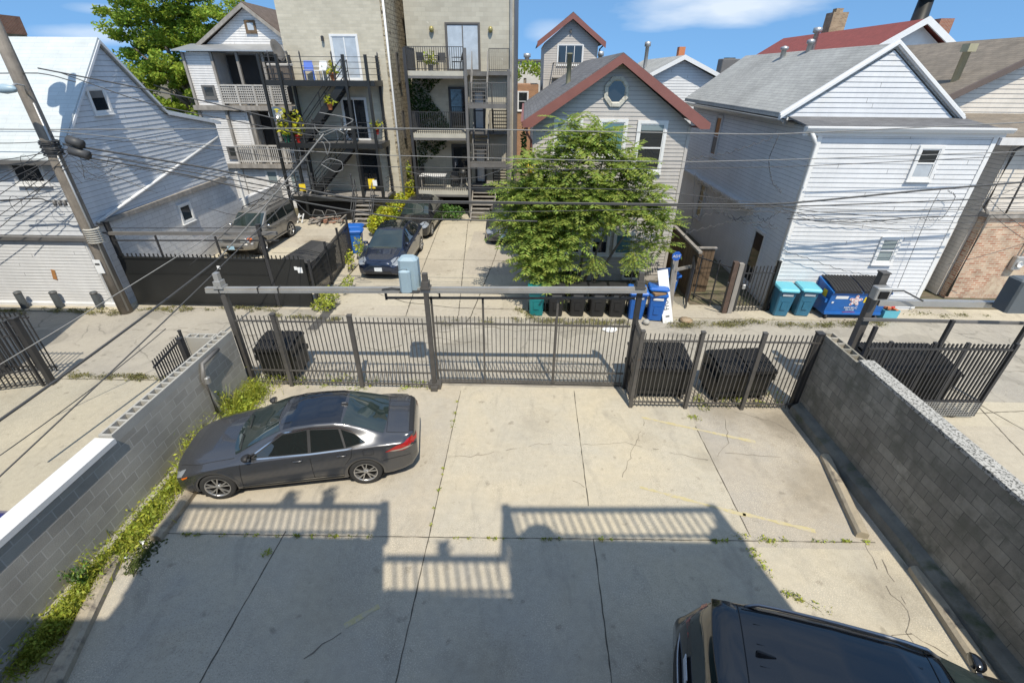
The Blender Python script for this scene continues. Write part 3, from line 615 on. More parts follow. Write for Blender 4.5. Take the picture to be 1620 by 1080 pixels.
window(lh, (XS, 18.95, 1.9), (0, 1), .62, .62, rail=False, fm=M_trim, out=.05)
d = MB(); P = [gx(155, 352, XS+.08), gx(345, 217, XS+.08)]; d.tube(P, .055, 8); d.build('conduit', M_trim, lh)

# ------------------------------------------------------------------ grey porch house behind
M_raill = mat('pale weathered railing', (.46, .44, .41), .85, var=.15, streak=.2)
ph = thing('porch_house', 'light grey gabled house with stacked timber porches', 'house', (-16, 31, 0))
w = MB(); w.prism([(-18.6, 30.4, 0), (-13.1, 30.4, 0), (-13.1, 30.4, 8.5), (-15.25, 30.4, 10.5), (-18.4, 30.4, 8.3)], (0, 10, 0)); siding(w, (-18.6, 30.4, 0), (1, 0), [(0, 0.1), (5.5, .1), (5.5, 8.5), (3.2, 10.4), (.1, 8.4)], .12)
w.bx(-18.6, -17.05, 28.9, 30.4, 0, 8.3); siding(w, (-18.6, 28.9, 0), (1, 0), [(0, .1), (1.55, .1), (1.55, 8.2), (0, 8.2)], .12)
w.bx(-17.05, -15.9, 28.96, 30.4, 2.4, 5.4); siding(w, (-17.05, 28.96, 0), (1, 0), [(0, 2.4), (1.0, 2.4), (1.0, 5.2), (0, 5.2)], .12)
w.build('wall', M_greyP, ph)
b = MB(); b.bx(-17.02, -13.1, 28.96, 30.4, 0.0, 2.3); siding(b, (-17.02, 28.96, 0), (1, 0), [(0, .1), (3.9, .1), (3.9, 2.3), (0, 2.3)], .12); b.build('ground_floor_wall', M_greyP, ph)
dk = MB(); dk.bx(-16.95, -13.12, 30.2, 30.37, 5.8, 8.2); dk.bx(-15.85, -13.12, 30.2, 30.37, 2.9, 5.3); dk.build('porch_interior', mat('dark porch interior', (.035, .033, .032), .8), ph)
r = MB(); gable_roof(r, -18.95, -12.3, 30.1, 41, 8.25, -15.3, 10.55, .12); r.build('roof', mat('brown-grey shingles', (.15, .12, .105), .95, brick=(.33, .14, .006, (.08, .065, .055))), ph)
f = MB()
for xe in (-18.9, -12.4): f.prism([(xe, 30.02, 8.2), (-15.3, 30.02, 10.4), (-15.3, 30.02, 10.6), (xe, 30.02, 8.4)], (0, .08, 0))
f.build('rake_board', M_woodl, ph)
r = MB(); r.prism([(-18.9, 28.5, 8.33), (-12.6, 28.5, 8.33), (-12.6, 30.4, 8.68), (-18.9, 30.4, 8.68)], (0, 0, .06)); r.build('porch_roof', M_galv, ph)
for x in (-18.55, -17.0, -15.6, -14.2):
    t_ = MB(); t_.bar((x, 28.84, 0.2 if x < -17.5 else 2.3), (x, 28.84, 8.3), .13, .13, up=(0, 1, 0)); t_.build('post', M_woodl, ph)
for z in (5.72, 2.62):
    bm_ = MB(); bm_.bx(-18.7, -12.9, 28.62, 28.78, z-.22, z+.02); bm_.build('beam', M_woodl, ph)
    bm_ = MB(); bm_.bx(-17.0, -13.1, 28.78, 30.3, z-.06, z); bm_.build('porch_floor', M_woodl, ph)
    rl = MB(); rl.bx(-17.0, -13.1, 28.7, 28.8, z+.98, z+1.06); rl.bx(-17.0, -13.1, 28.7, 28.8, z+.12, z+.2)
    for k in range(int(3.85/.12)): rl.bx(-16.95+k*.12, -16.90+k*.12, 28.73, 28.77, z+.2, z+.98)
    if z > 5:
        for k in range(6): rl.bx(-17.0, -13.2, 28.715, 28.73, z+.26+k*.12, z+.31+k*.12)
    rl.build('railing', M_raill, ph)
    for x in (-16.95, -16.0, -15.05, -14.1): b_ = MB(); b_.bx(x-.05, x+.05, 28.68, 28.79, z-.02, z+1.06); b_.build('baluster_post', M_raill, ph)
window(ph, (-17.95, 28.9, 6.15), (1, 0), .55, .5, rail=False, fm=M_ironl); window(ph, (-17.5, 28.9, 3.0), (1, 0), .4, .5, rail=False, fm=M_ironl)
window(ph, (-15.6, 28.96, .7), (1, 0), .6, 1.5, gm=M_glassb); window(ph, (-14.2, 28.96, .7), (1, 0), .6, 1.5, gm=M_glassb); window(ph, (-15.45, 30.4, 9.35), (1, 0), .42, .42, rail=False, fm=M_woodb, gm=M_glassl)
window(ph, (-14.9, 30.2, 3.2), (1, 0), .8, 1.7, rail=False)
b = MB(); b.bx(-13.35, -12.85, 31.5, 32.2, 9.0, 11.4); b.build('chimney', M_brickr, ph)
# ------------------------------------------------------------------ stone flats
def rail_run(parent, a, b, h, n, m, name='railing', bars=True, rails=(1.0, .08), t=.025):
    """balustrade from a to b (floor points)"""
    a, b = Vector(a), Vector(b); mb = MB(); up = Vector((0, 0, 1))
    for q in rails: mb.bar(a+up*h*q, b+up*h*q, .03, .03)
    if bars:
        for i in range(n+1):
            p = a.lerp(b, i/n); mb.bar(p, p+up*h, t if i not in (0, n) else .04, None, up=(0, 1, 0))
    return mb.build(name, m, parent)
def flight(parent, p0, p1, w, wd, n, m, mt, rails=True):
    """open stair from low p0 to high p1; wd = unit vector across, w = width"""
    p0, p1, wd = Vector(p0), Vector(p1), Vector(wd)
    for k in (-.5, .5): s = MB(); s.bar(p0+wd*w*k, p1+wd*w*k, .05, .32 if m is M_black else .24); so_ = s.build('stringer', m, parent)
    t = MB(); run = Vector((p1.x-p0.x, p1.y-p0.y, 0)); run.normalize()
    for i in range(1, n):
        c = p0.lerp(p1, i/n); t.bar(c-wd*w*.48, c+wd*w*.48, .26, .035)
    t.build('treads', mt, so_)
    if rails:
        for k in (-.5, .5):
            r = MB()
            for h in (.95, .5): r.bar(p0+wd*w*k+Vector((0, 0, h)), p1+wd*w*k+Vector((0, 0, h)), .035)
            for q in (0, .5, 1): c = p0.lerp(p1, q)+wd*w*k; r.bar(c, c+Vector((0, 0, .95)), .035, up=(0, 1, 0))
            r.build('handrail', m, so_)
s1 = thing('tan_brick_flats', 'tan brick flat block with black steel back decks and zigzag stairs', 'building', (-9.7, 32, 0))
w = MB(); w.bx(-12.35, -7.16, 27.5, 42, 0, 13); w.build('wall', M_stone1, s1)
w = MB(); w.bx(-7.16, -7.0, 27.52, 42, 0, 12.6); w.build('split_face_side', M_rough, s1)
w = MB(); w.bx(-12.45, -6.95, 27.4, 42.1, 13, 13.2); w.build('parapet_cap', M_capcon, s1)
d = MB(); d.tube([(-6.97, 27.42, 13), (-6.97, 27.42, .3)], .055, 8); d.build('downpipe', M_trim, s1)
for y in (29.0, 30.6):
    for z in (7.0, 4.2, 1.5): window(s1, (-7.0, y, z), (0, 1), .35, 1.3, fm=M_ironb, rail=False, fw=.05)
window(s1, (-9.8, 27.5, 7.12), (1, 0), 1.25, 1.85, gm=M_glassl, rail=False, mull=1, name='patio_door'); window(s1, (-9.75, 27.5, 4.22), (1, 0), 1.2, 1.95, rail=False, mull=1, name='patio_door')
window(s1, (-9.2, 27.5, 1.5), (1, 0), .95, 2.05, rail=False, fm=M_iron, name='back_door')
l_ = MB(); l_.bbox((-10.24, 27.42, 8.75), (.12, .16, .24), .03); l_.build('wall_lamp', M_iron, s1)
dk = thing('steel_deck', 'black steel three-level deck with zigzag stairs on the tan brick flats', 'deck', (-10, 26.7, 0))
for z in (7.05, 4.17, 1.42):
    b = MB(); b.bx(-13.05, -7.45, 25.92, 26.0, z-.25, z); b.bx(-7.53, -7.45, 26.0, 27.5, z-.25, z); b.bx(-13.05, -12.97, 26.0, 27.5, z-.25, z); b.build('edge_beam', M_black, dk)
    f = MB()
    for k in range(11): f.bx(-12.96, -7.54, 26.02+k*.135, 26.14+k*.135, z-.05, z-.005)
    f.build('deck_boards', M_woodl if z < 2 else M_ironl, dk)
    for pa, pb in (((-13.0, 25.96), (-9.4 if z < 2 else -7.5, 25.96)), ((-7.5, 25.96), (-7.5, 27.45)), ((-13.0, 25.96), (-13.0, 27.45))):
        r = MB()
        for q in (.26, .52, .78, 1.0): r.bar((*pa, z+q), (*pb, z+q), .022)
        r.build('rails', M_iron, dk)
    for x, y in ((-11.55, 25.96), (-10.95, 25.96), (-7.5, 27.2), (-9.4, 25.96), (-12.5, 25.96)):
        p = MB(); p.bar((x, y, z), (x, y, z+1.14), .05, up=(0, 1, 0)); p.lathe([(.045, z+1.14), (.03, z+1.2), (.0, z+1.26)], (x, y, 0), 8); p.build('rail_post', M_iron, dk)
for x, y in ((-13.0, 25.94), (-12.1, 25.9), (-8.84, 25.9), (-7.74, 25.9), (-12.1, 27.3), (-7.6, 27.4)):
    p = MB(); p.bar((x, y, 0), (x, y, 8.15), .13, up=(0, 1, 0)); p.build('column', M_black, dk)
for z0, z1 in ((4.17, 7.0), (1.42, 4.12)): flight(dk, (-11.75, 26.45, z0), (-9.0, 26.45, z1), .85, (0, 1, 0), 13, M_black, M_ironl)
flight(dk, (-8.75, 24.7, .05), (-8.75, 26.0, 1.42), 1.0, (1, 0, 0), 7, M_iron, M_woodl)
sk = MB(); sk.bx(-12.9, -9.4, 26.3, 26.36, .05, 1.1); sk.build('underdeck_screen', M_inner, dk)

s2 = thing('block_flats', 'grey-tan concrete block flats with balconies and a grey stair tower', 'building', (-3.5, 33, 0))
w = MB(); w.bx(-6.47, -.65, 29.6, 44, 0, 13); w.build('wall', M_stone2, s2)
w = MB(); w.bx(-.65, -.60, 29.58, 44, 0, 13); w.build('side_wall', M_ironl, s2)
w = MB(); w.bx(-6.52, -.55, 29.5, 44.1, 13, 13.2); w.build('parapet_cap', M_capcon, s2)
fr = mat('taupe door frame', (.10, .09, .08), .5)
window(s2, (-4.25, 29.6, 7.55), (1, 0), 1.7, 2.1, fm=fr, gm=M_glassl, rail=False, mull=1, name='balcony_door')
for z in (4.6, 1.6):
    window(s2, (-4.25, 29.6, z), (1, 0), .95, 2.05, fm=M_iron, rail=False, name='balcony_door', mull=0); window(s2, (-2.85, 29.6, z), (1, 0), .5, 1.9, fm=M_iron, gm=M_glassl, rail=True, name='landing_window')
for x in (-5.05, -1.89):
    l_ = MB(); l_.lathe([(.0, 9.28), (.09, 9.31), (.13, 9.42), (.09, 9.55), (.0, 9.58)], (x, 29.5, 0), 12); l_.build('wall_lamp', mat('brass lamp shade', (.30, .26, .10), .4, .3), s2)
for z in (7.5, 4.55, 1.52):
    b = MB(); b.bx(-6.15, -3.12, 27.3, 29.6, z-.22, z); b.build('balcony_slab', mat('pale slab concrete', (.42, .40, .34), .9, dirt=((.2, .19, .16), 3, .6, .8)), s2)
    b = MB(); b.bx(-6.15, -3.12, 27.28, 27.42, z-.34, z-.224); b.build('slab_beam', M_ironl, s2)
    rail_run(s2, (-6.1, 27.34, z), (-3.16, 27.34, z), 1.05, 26, M_iron); rail_run(s2, (-6.1, 27.36, z), (-6.1, 29.55, z), 1.05, 18, M_iron)
    # landing at floor level at the right of the balcony
    b = MB(); b.bx(-3.1, -.8, 28.95, 29.58, z-.18, z); b.build('landing', M_ironl, s2)
    if z > 2:
        zm = z-1.5
        b = MB(); b.bx(-3.0, -.86, 27.12, 27.95, zm-.2, zm); b.build('landing', M_ironl, s2)
        rail_run(s2, (-2.98, 27.14, zm), (-.88, 27.14, zm), 1.0, 18, M_ironl, t=.016)
        flight(s2, (-2.45, 27.95, zm), (-2.45, 29.0, z-.02), .85, (1, 0, 0), 8, M_ironl, M_ironl); flight(s2, (-1.35, 27.95, zm), (-1.35, 29.0, z-3.0+.02), .85, (1, 0, 0), 8, M_iron, M_iron)
        rail_run(s2, (-1.95, 28.96, z), (-.88, 28.96, z), 1.05, 10, M_iron)
for x, y, zt in ((-6.12, 27.25, 8.5), (-3.04, 27.08, 8.5), (-.84, 27.08, 7.6), (-.95, 29.4, 7.6)):
    p = MB(); p.bar((x, y, 0), (x, y, zt), .14 if y < 29 else .08, up=(0, 1, 0)); p.build('column', M_ironl if x > -4 else M_iron, s2)
p = MB(); p.bar((-.78, 29.45, 0), (-.78, 29.45, 12.9), .12, up=(0, 1, 0)); p.build('downpipe', M_beam, s2)
flight(s2, (-2.3, 26.3, .05), (-2.3, 28.3, 1.45), 1.35, (1, 0, 0), 8, M_woodl, M_woodl, False)
b = MB(); b.bx(-3.1, -1.1, 28.2, 29.55, 1.3, 1.48); b.build('landing', M_ironl, s2)
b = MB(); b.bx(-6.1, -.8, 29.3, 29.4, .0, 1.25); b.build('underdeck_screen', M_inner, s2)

# things on the decks
def chair_mb(root, m, rz=0, back=.85):
    s = MB(); s.bx(-.24, .24, -.24, .24, .40, .44); s.build('seat', m, root)
    b = MB(); b.prism([(-.23, .22, .46), (.23, .22, .46), (.20, .33, back), (-.20, .33, back)], (0, .03, 0)); b.build('backrest', m, root)
    for x in (-.21, .21):
        for y in (-.21, .21): l = MB(); l.bar((x, y, 0), (x*1.05, y*1.05, .40), .035, up=(0, 1, 0)); l.build('leg', m, root)
    for x in (-.25, .25): a = MB(); a.bx(x-.03, x+.03, -.24, .24, .60, .63); a.build('armrest', m, root)
M_bluec = mat('blue plastic', (.06, .14, .50), .4); M_wicker = mat('grey-brown wicker', (.12, .10, .085), .8, var=.3, vs=20)
def chair(lb, loc, rz, m, group=None):
    t = thing('patio_chair', lb, 'chair', (0, 0, 0), group); chair_mb(t, m); t.location = loc; t.rotation_euler = (0, 0, rz); return t
chair('blue plastic patio chair on the top black deck', (-11.0, 26.85, 7.05), .3, M_bluec); chair('white plastic patio chair beside the blue one on the top deck', (-10.4, 26.9, 7.05), -.2, M_label)
chair('black metal chair at the left of the top block balcony', (-5.4, 28.3, 7.5), .7, M_blackp); chair('black metal chair facing the camera on the top block balcony', (-4.5, 28.6, 7.5), 0, M_blackp); chair('black metal chair against the railing by the top stair', (-3.55, 28.0, 7.5), -1.2, M_blackp)
chair('dark chair beside the chequered table on the lowest balcony', (-4.0, 28.3, 1.52), .3, M_blackp)
t = thing('storage_bench', 'grey-brown wicker storage box on the top black deck', 'box', (-12.35, 26.7, 7.05)); b = MB(); b.bbox((-12.35, 26.7, 7.05), (1.0, .6, .62), .02); b.build('body', M_wicker, t); b = MB(); b.bbox((-12.35, 26.7, 7.67), (1.06, .66, .1), .02); b.build('lid', mat('pale lid', (.45, .43, .40), .6), t)
def pot(lb, loc, m, sc=1.0, n=40, lm=None, h=.45):
    t = thing('potted_plant', lb, 'plant', loc); p = MB(); x, y, z = loc
    p.lathe([(.10*sc, z), (.15*sc, z+.26*sc), (.17*sc, z+.26*sc), (.17*sc, z+.30*sc), (.14*sc, z+.30*sc), (.13*sc, z+.27*sc), (0, z+.27*sc)], (x, y, 0), 14); p.build('pot', m, t)
    f = MB()
    for i in range(n):
        c = Vector((x+rnd.gauss(0, .14*sc), y+rnd.gauss(0, .12*sc), z+.3*sc+abs(rnd.gauss(0, h*.5))*sc)); leaf(f, c, rnd.uniform(.08, .14)*sc)
    f.build('foliage', lm or M_leafY, t)
def leaf(f, c, s, r=rnd):
    a = Vector((r.gauss(0, 1), r.gauss(0, 1), r.gauss(0, .6))).normalized(); b = a.cross(Vector((r.gauss(0, 1), r.gauss(0, 1), r.gauss(0, 1)))).normalized()
    f.quad(c-a*s, c-b*s*.5, c+a*s, c+b*s*.5)
pot('terracotta pot with a small plant by the top deck door', (-9.6, 26.3, 7.05), M_orange, 1.1); pot('red pot with yellow-green plant at the left of the middle black deck', (-11.9, 26.15, 4.17), M_redp, 1.3, 110, h=.8)
pot('green planter trailing yellow leaves at the left end of the middle black deck', (-12.55, 26.15, 4.17), mat('green pot', (.03, .2, .12), .5), 1.3, 130, h=.7); pot('red hanging pot at the right end of the middle black deck', (-7.7, 26.1, 4.6), M_redp, .9, 60)
pot('terracotta pot with yellow vine high on the black stair', (-9.9, 26.0, 5.75), M_orange, .9, 70); pot('bright green plant in a grey pot on the top block balcony', (-4.95, 28.0, 7.5), M_ironl, 1.0, 60, M_weed)
t = thing('barbecue_grill', 'black kettle grill on the lowest block balcony by the stair tower', 'grill', (-3.5, 28.0, 1.52)); b = MB(); b.lathe([(0, 2.2), (.22, 2.28), (.29, 2.4), (.29, 2.43), (.2, 2.6), (0, 2.66)], (-3.5, 28, 0), 16); b.build('kettle', M_black, t)
for a in range(3): b = MB(); b.bar((-3.5+.12*math.cos(a*2.1), 28+.12*math.sin(a*2.1), 2.28), (-3.5+.3*math.cos(a*2.1), 28+.3*math.sin(a*2.1), 1.52), .03); b.build('leg', M_galv, t)
M_cheq = mat('white chequered cloth', (.74, .74, .74), .8, brick=(.2, .2, .012, (.35, .35, .36)), col2=(.70, .70, .70))
t = thing('balcony_table', 'long table under a white chequered cloth on the lowest block balcony', 'table', (-5.2, 28, 1.52)); b = MB(); b.bbox((-5.25, 27.95, 2.24), (1.5, .75, .05), .012); b.build('tabletop', M_cheq, t)
for x in (-5.9, -4.6):
    for y in (27.65, 28.25): b = MB(); b.bar((x, y, 1.52), (x, y, 2.24), .04, up=(0, 1, 0)); b.build('leg', M_woodl, t)
t = thing('patio_table', 'small black table between the chairs of the top block balcony', 'table', (-5.0, 28.7, 7.5)); b = MB(); b.lathe([(0, 8.18), (.4, 8.18), (.42, 8.21), (0, 8.22)], (-5.0, 28.7, 0), 20); b.lathe([(.03, 7.52), (.03, 8.18)], (-5, 28.7, 0), 8); b.lathe([(.25, 7.5), (.05, 7.54)], (-5, 28.7, 0), 12); b.build('table_body', M_blackp, t)
t = thing('patio_set_table', 'low white table amid plants on the middle black deck', 'table', (-9.6, 26.9, 4.17)); b = MB(); b.bbox((-9.7, 26.9, 4.75), (1.1, .6, .05), .015); b.build('tabletop', M_label, t)
for x in (-10.1, -9.3): b = MB(); b.bar((x, 26.9, 4.17), (x, 26.9, 4.75), .05, up=(0, 1, 0)); b.build('leg', M_galv, t)
def dish(lb, c, aim, r=.42, m=M_galv, pole=1.0):
    c = Vector(c); t = thing('satellite_dish', lb, 'satellite dish', c); aim = Vector(aim).normalized(); q = aim.to_track_quat('Z', 'Y').to_matrix()
    b = MB(); b.lathe([(0, 0), (r*.5, .03), (r*.85, .09), (r, .13), (r*.98, .14), (r*.5, .045), (0, .015)], (0, 0, 0), 20); b.v = [tuple(q @ Vector(p)+c) for p in b.v]; b.build('reflector', m, t)
    a = MB(); a.tube([c+q @ Vector((0, -r*.9, .1)), c+q @ Vector((0, -r*.5, r*.9))], .018, 6); a.bbox(c+q @ Vector((0, -r*.45, r*.88)), (.08, .08, .1), .015); a.build('feed_arm', M_ironl, t)
    p = MB(); p.tube([c, c-aim*.12, c-aim*.14-Vector((0, 0, pole))], .025, 6); p.build('mast', M_ironl, t)
dish('pale satellite dish on a bent mast at the top black deck', (-12.55, 27.0, 8.3), (.95, -.12, .3), .5, M_ironl); dish('light satellite dish between porch and middle black deck', (-13.05, 26.6, 5.45), (.35, -1, .3), .36); dish('satellite dish on the roof edge of the porch house', (-13.4, 31.0, 10.2), (-.3, -.8, .5), .42)
sg = thing('yellow_notice', 'yellow notice board hung on the bottom black deck', 'sign', (-8.2, 25.85, 1.9)); b = MB(); b.bx(-8.45, -8.1, 25.84, 25.87, 1.9, 2.4); b.build('board', M_yel, sg); b = MB(); b.bx(-8.2, -7.97, 25.81, 25.835, 2.05, 2.35); b.build('paper', M_label, sg)
sg = thing('yellow_notice', 'small yellow plate on the outer black deck column', 'sign', (-12.1, 25.8, 2.0)); b = MB(); b.bx(-12.3, -11.95, 25.80, 25.83, 1.75, 2.1); b.build('board', M_yel, sg)
# timber and brick pile
pl = thing('rubble_pile', 'heap of old bricks, boards and pipes under the black deck', 'pile', (-11.3, 26.0, 0))
for i in range(46):
    b = MB(); a = rnd.uniform(0, 3); m3 = (Matrix.Rotation(a, 3, 'Z') @ Matrix.Rotation(rnd.uniform(-.4, .4), 3, 'X')); q = rnd.random()
    b.box((-11.3+rnd.gauss(0, .55), 25.75+rnd.gauss(0, .18), .05+.4*rnd.random()*max(0, 1-abs(rnd.gauss(0, .5)))), (.22, .1, .07) if q < .75 else (1.3, .1, .04), m=m3); b.build('brick' if q < .75 else 'board', M_brickr if q < .55 else (M_brickt if q < .75 else M_woodl), pl)
for i in range(2): b = MB(); x = -12.0+i*.7; b.tube([(x, 25.6, .1), (x+.35, 25.7, .75), (x+.8, 25.6, .7), (x+1.05, 25.5, .05)], .025, 6); b.build('pipe', M_ironl, pl)
t = thing('garden_chair', 'overturned white plastic chair beside the rubble heap', 'chair', (-12.75, 25.6, 0)); b = MB(); b.bar((-13.1, 25.6, .1), (-12.4, 25.5, .45), .08); b.build('backrest', M_label, t)
for x in (-13.0, -12.7, -12.45): b = MB(); b.bar((x, 25.5, .05), (x+.1, 25.75, .5), .05); b.build('leg', M_label, t)

# ------------------------------------------------------------------ far houses
bk = thing('tall_back_house', 'small grey gabled upper storey with brown rakes and balcony above the grey house roof', 'house', (3.7, 46, 0))
w = MB(); w.prism([(1.55, 45, 0), (5.95, 45, 0), (5.95, 45, 9.6), (3.72, 45, 11.25), (1.55, 45, 9.6)], (0, 9, 0)); siding(w, (1.55, 45, 0), (1, 0), [(0, 7), (4.4, 7), (4.4, 9.6), (2.17, 11.2), (0, 9.6)], .17); w.build('wall', M_grey, bk)
r = MB(); gable_roof(r, 1.0, 6.45, 44.5, 54.5, 9.55, 3.72, 11.55, .12); r.build('roof', M_shd, bk)
f = MB()
for xe in (.95, 6.5): f.prism([(xe, 44.4, 9.25), (3.72, 44.4, 11.2), (3.72, 44.4, 11.6), (xe, 44.4, 9.68)], (0, .1, 0))
f.build('rake_board', M_brown, bk)
window(bk, (2.7, 45, 8.1), (1, 0), 2.0, 1.35, rail=False, mull=2); l_ = MB(); l_.bbox((3.65, 44.9, 10.3), (.14, .16, .24), .03); l_.build('lamp', M_ironl, bk)
rl = MB(); rl.bx(2.3, 5.1, 44.0, 44.06, 8.15, 8.22); rl.bx(2.3, 5.1, 44.0, 44.06, 7.3, 7.36); rl.bx(2.3, 2.38, 44, 45, 8.15, 8.22); rl.bx(5.02, 5.1, 44, 45, 8.15, 8.22); rl.bx(2.3, 5.1, 44, 45, 7.1, 7.2)
for k in range(18): rl.bx(2.32+k*.16, 2.38+k*.16, 44.01, 44.05, 7.3, 8.15)
rl.build('balcony', M_woodl, bk)
d = MB(); d.tube([(6.4, 44.6, 9.5), (6.1, 44.9, 9.2), (6.02, 44.95, 5)], .06, 6); d.build('downpipe', M_iron, bk)
w2 = thing('white_back_house', 'white gabled house half hidden behind the grey house', 'house', (9, 34, 0))
w = MB(); w.prism([(7.2, 32, 0), (12.2, 32, 0), (12.2, 32, 6.9), (9.25, 32, 8.2), (7.2, 32, 7.3)], (0, 10, 0)); siding(w, (7.2, 32, 0), (1, 0), [(0, 5.0), (5, 5.0), (5, 6.9), (2.05, 8.2), (0, 7.2)], .15); w.build('wall', M_white, w2)
r = MB(); gable_roof(r, 6.9, 12.0, 31.6, 42.3, 7.15, 9.25, 8.3, .1); r.build('roof', M_shg, w2)
f = MB()
for xe in (6.85, 12.1): f.prism([(xe, 31.5, 7.0), (9.25, 31.5, 8.18), (9.25, 31.5, 8.42), (xe, 31.5, 7.22)], (0, .1, 0))
f.build('rake_board', M_trim, w2)
v = MB(); v.lathe([(.12, 7.8), (.12, 9.0), (.2, 9.0), (.2, 9.25), (.0, 9.3)], (8.0, 36, 0), 10); v.build('vent_pipe', M_galv, w2); b = MB(); b.bx(10.1, 10.5, 36, 36.5, 7.6, 9.0); b.build('chimney', M_orange, w2)
rd = thing('red_roof_house', 'white gabled house with a long dark red roof, chimney and black flue', 'house', (19, 36, 0))
w = MB(); w.prism([(17.6, 32, 0), (25.5, 32, 0), (25.5, 32, 7.9), (22.25, 32, 10.0), (18.6, 32, 7.9)], (0, 12, 0)); w.build('wall', mat('white stucco', (.72, .71, .69), .85, var=.1), rd)
r = MB(); gable_roof(r, 18.7, 25.8, 31.5, 48, 7.95, 22.25, 10.1, .1); r.build('roof', M_red, rd)
f = MB()
for xe in (18.6, 25.9): f.prism([(xe, 31.4, 7.75), (22.25, 31.4, 9.95), (22.25, 31.4, 10.3), (xe, 31.4, 8.1)], (0, .1, 0))
f.build('rake_board', M_trim, rd)
b = MB(); P = gy(1450, 42, 33.5); b.lathe([(.62, P.z-.7), (.55, P.z+.1), (.42, P.z+.15), (.38, P.z+1.35), (.0, P.z+1.35)], (P.x, 33.5, 0), 14); b.lathe([(.7, P.z+1.62), (.0, P.z+1.95)], (P.x, 33.5, 0), 14)
for k in range(4): b.bar((P.x+.3*math.cos(k*1.57), 33.5+.3*math.sin(k*1.57), P.z+1.3), (P.x+.3*math.cos(k*1.57), 33.5+.3*math.sin(k*1.57), P.z+1.7), .04, up=(0, 1, 0))
b.build('flue', M_black, rd)
P = gy(1320, 58, 42); b = MB(); b.bx(P.x-.55, P.x+.55, 42, 43, P.z-1.2, P.z+1.5); b.bx(P.x-.3, P.x+.2, 42.2, 42.7, P.z+1.5, P.z+1.75); b.build('chimney', M_brickt, rd)
P = gy(1286, 75, 36); b = MB(); b.lathe([(.14, P.z-1.0), (.14, P.z+.75), (.26, P.z+.8), (.26, P.z+1.05), (.0, P.z+1.1)], (P.x, 36, 0), 12); b.build('roof_vent', M_galv, rd)
b = MB(); P = gy(1490, 55, 38); b.bx(P.x-.45, P.x+.45, 38, 38.7, P.z-1.5, P.z+.9); b.build('chimney', M_brickr, rd)
lb = thing('flat_roof_building', 'low beige flat-roofed building with metal cornice at the far right', 'building', (34, 40, 0))
w = MB(); w.bx(24.2, 44, 34, 46, 0, 8.55); siding(w, (24.2, 34, 0), (1, 0), [(0, 5), (19, 5), (19, 8.5), (0, 8.5)], .2); w.build('wall', M_beige, lb); f = MB(); f.bx(24.0, 44.2, 33.8, 46, 8.55, 8.78); f.build('cornice', M_galv, lb)
P = gy(1530, 96, 34); window(lb, (P.x-.5, 34, P.z-.4), (1, 0), 1.15, 1.3, rail=False)
for i in range(5): u = 1585+i*12; P = gy(u, 95, 33.7); b = MB(); b.bx(P.x-.12, P.x+.12, 33.6, 33.95, 5.5, 8.6); b.build('porch_post', M_yel if i == 2 else M_galv, lb)
hv = thing('rooftop_unit', 'grey rooftop air conditioner beyond the shingle roof', 'air conditioner', (12.8, 40, 0)); P = gy(1152, 104, 40); b = MB(); b.bbox((P.x, 40, 7.2), (1.3, 1.0, 1.25), .04); b.build('housing', M_ironl, hv); b = MB(); b.lathe([(.4, 8.45), (.4, 8.52), (0, 8.52)], (P.x, 40, 0), 16); b.build('fan_grille', M_blackp, hv)
b2 = thing('flat_roof_building', 'pale flat-roofed building glimpsed left of the grey house', 'building', (-1, 62, 0)); w = MB(); w.bx(-2.5, 8, 60, 70, 0, 8.6); w.build('wall', mat('pale stucco', (.6, .58, .55), .85), b2); f = MB(); f.bx(-2.6, 8.1, 59.8, 70, 8.6, 8.8); f.build('cornice', M_ironl, b2)
fl = thing('flue_pipe', 'galvanised flue standing left of the grey upper storey', 'flue', (.75, 61, 8.6)); P = gy(834, 85, 61); b = MB(); b.lathe([(.26, 8.6), (.26, P.z-.4), (.4, P.z-.35), (.4, P.z), (0, P.z+.05)], (P.x, 61, 0), 12); b.build('pipe', M_galv, fl)
fl = thing('flue_pipe', 'galvanised flue standing right of the grey upper storey', 'flue', (6.9, 40, 0)); P = gy(950, 92, 40); b = MB(); b.lathe([(.14, 5), (.14, P.z+.1), (.22, P.z+.12), (.22, P.z+.4), (0, P.z+.45)], (P.x, 40, 0), 12); b.build('pipe', M_galv, fl)
ob = thing('orange_brick_house', 'orange brick house seen down the gangway left of the grey house', 'house', (-.3, 48, 0)); w = MB(); w.bx(-1.5, 1.2, 46, 52, 0, 6.6); w.build('wall', mat('orange brick', (.38, .20, .11), .9, brick=(.22, .075, .006, (.4, .3, .2))), ob); window(ob, (-.55, 46, 4.6), (1, 0), .8, 1.4)
rb = thing('brick_building', 'dark red brick building beyond the white shingle roof at the top left', 'building', (-40, 34, 0)); w = MB(); qx, qz = gy(46, 64, 40).x, gy(28, 27, 40).z; w.bx(-52, qx, 37, 40, 0, qz); w.build('wall', M_brickt, rb); w = MB(); w.bx(-52, qx+.03, 36.95, 40.05, qz-1.1, qz+.02); w.build('parapet', M_brickr, rb)
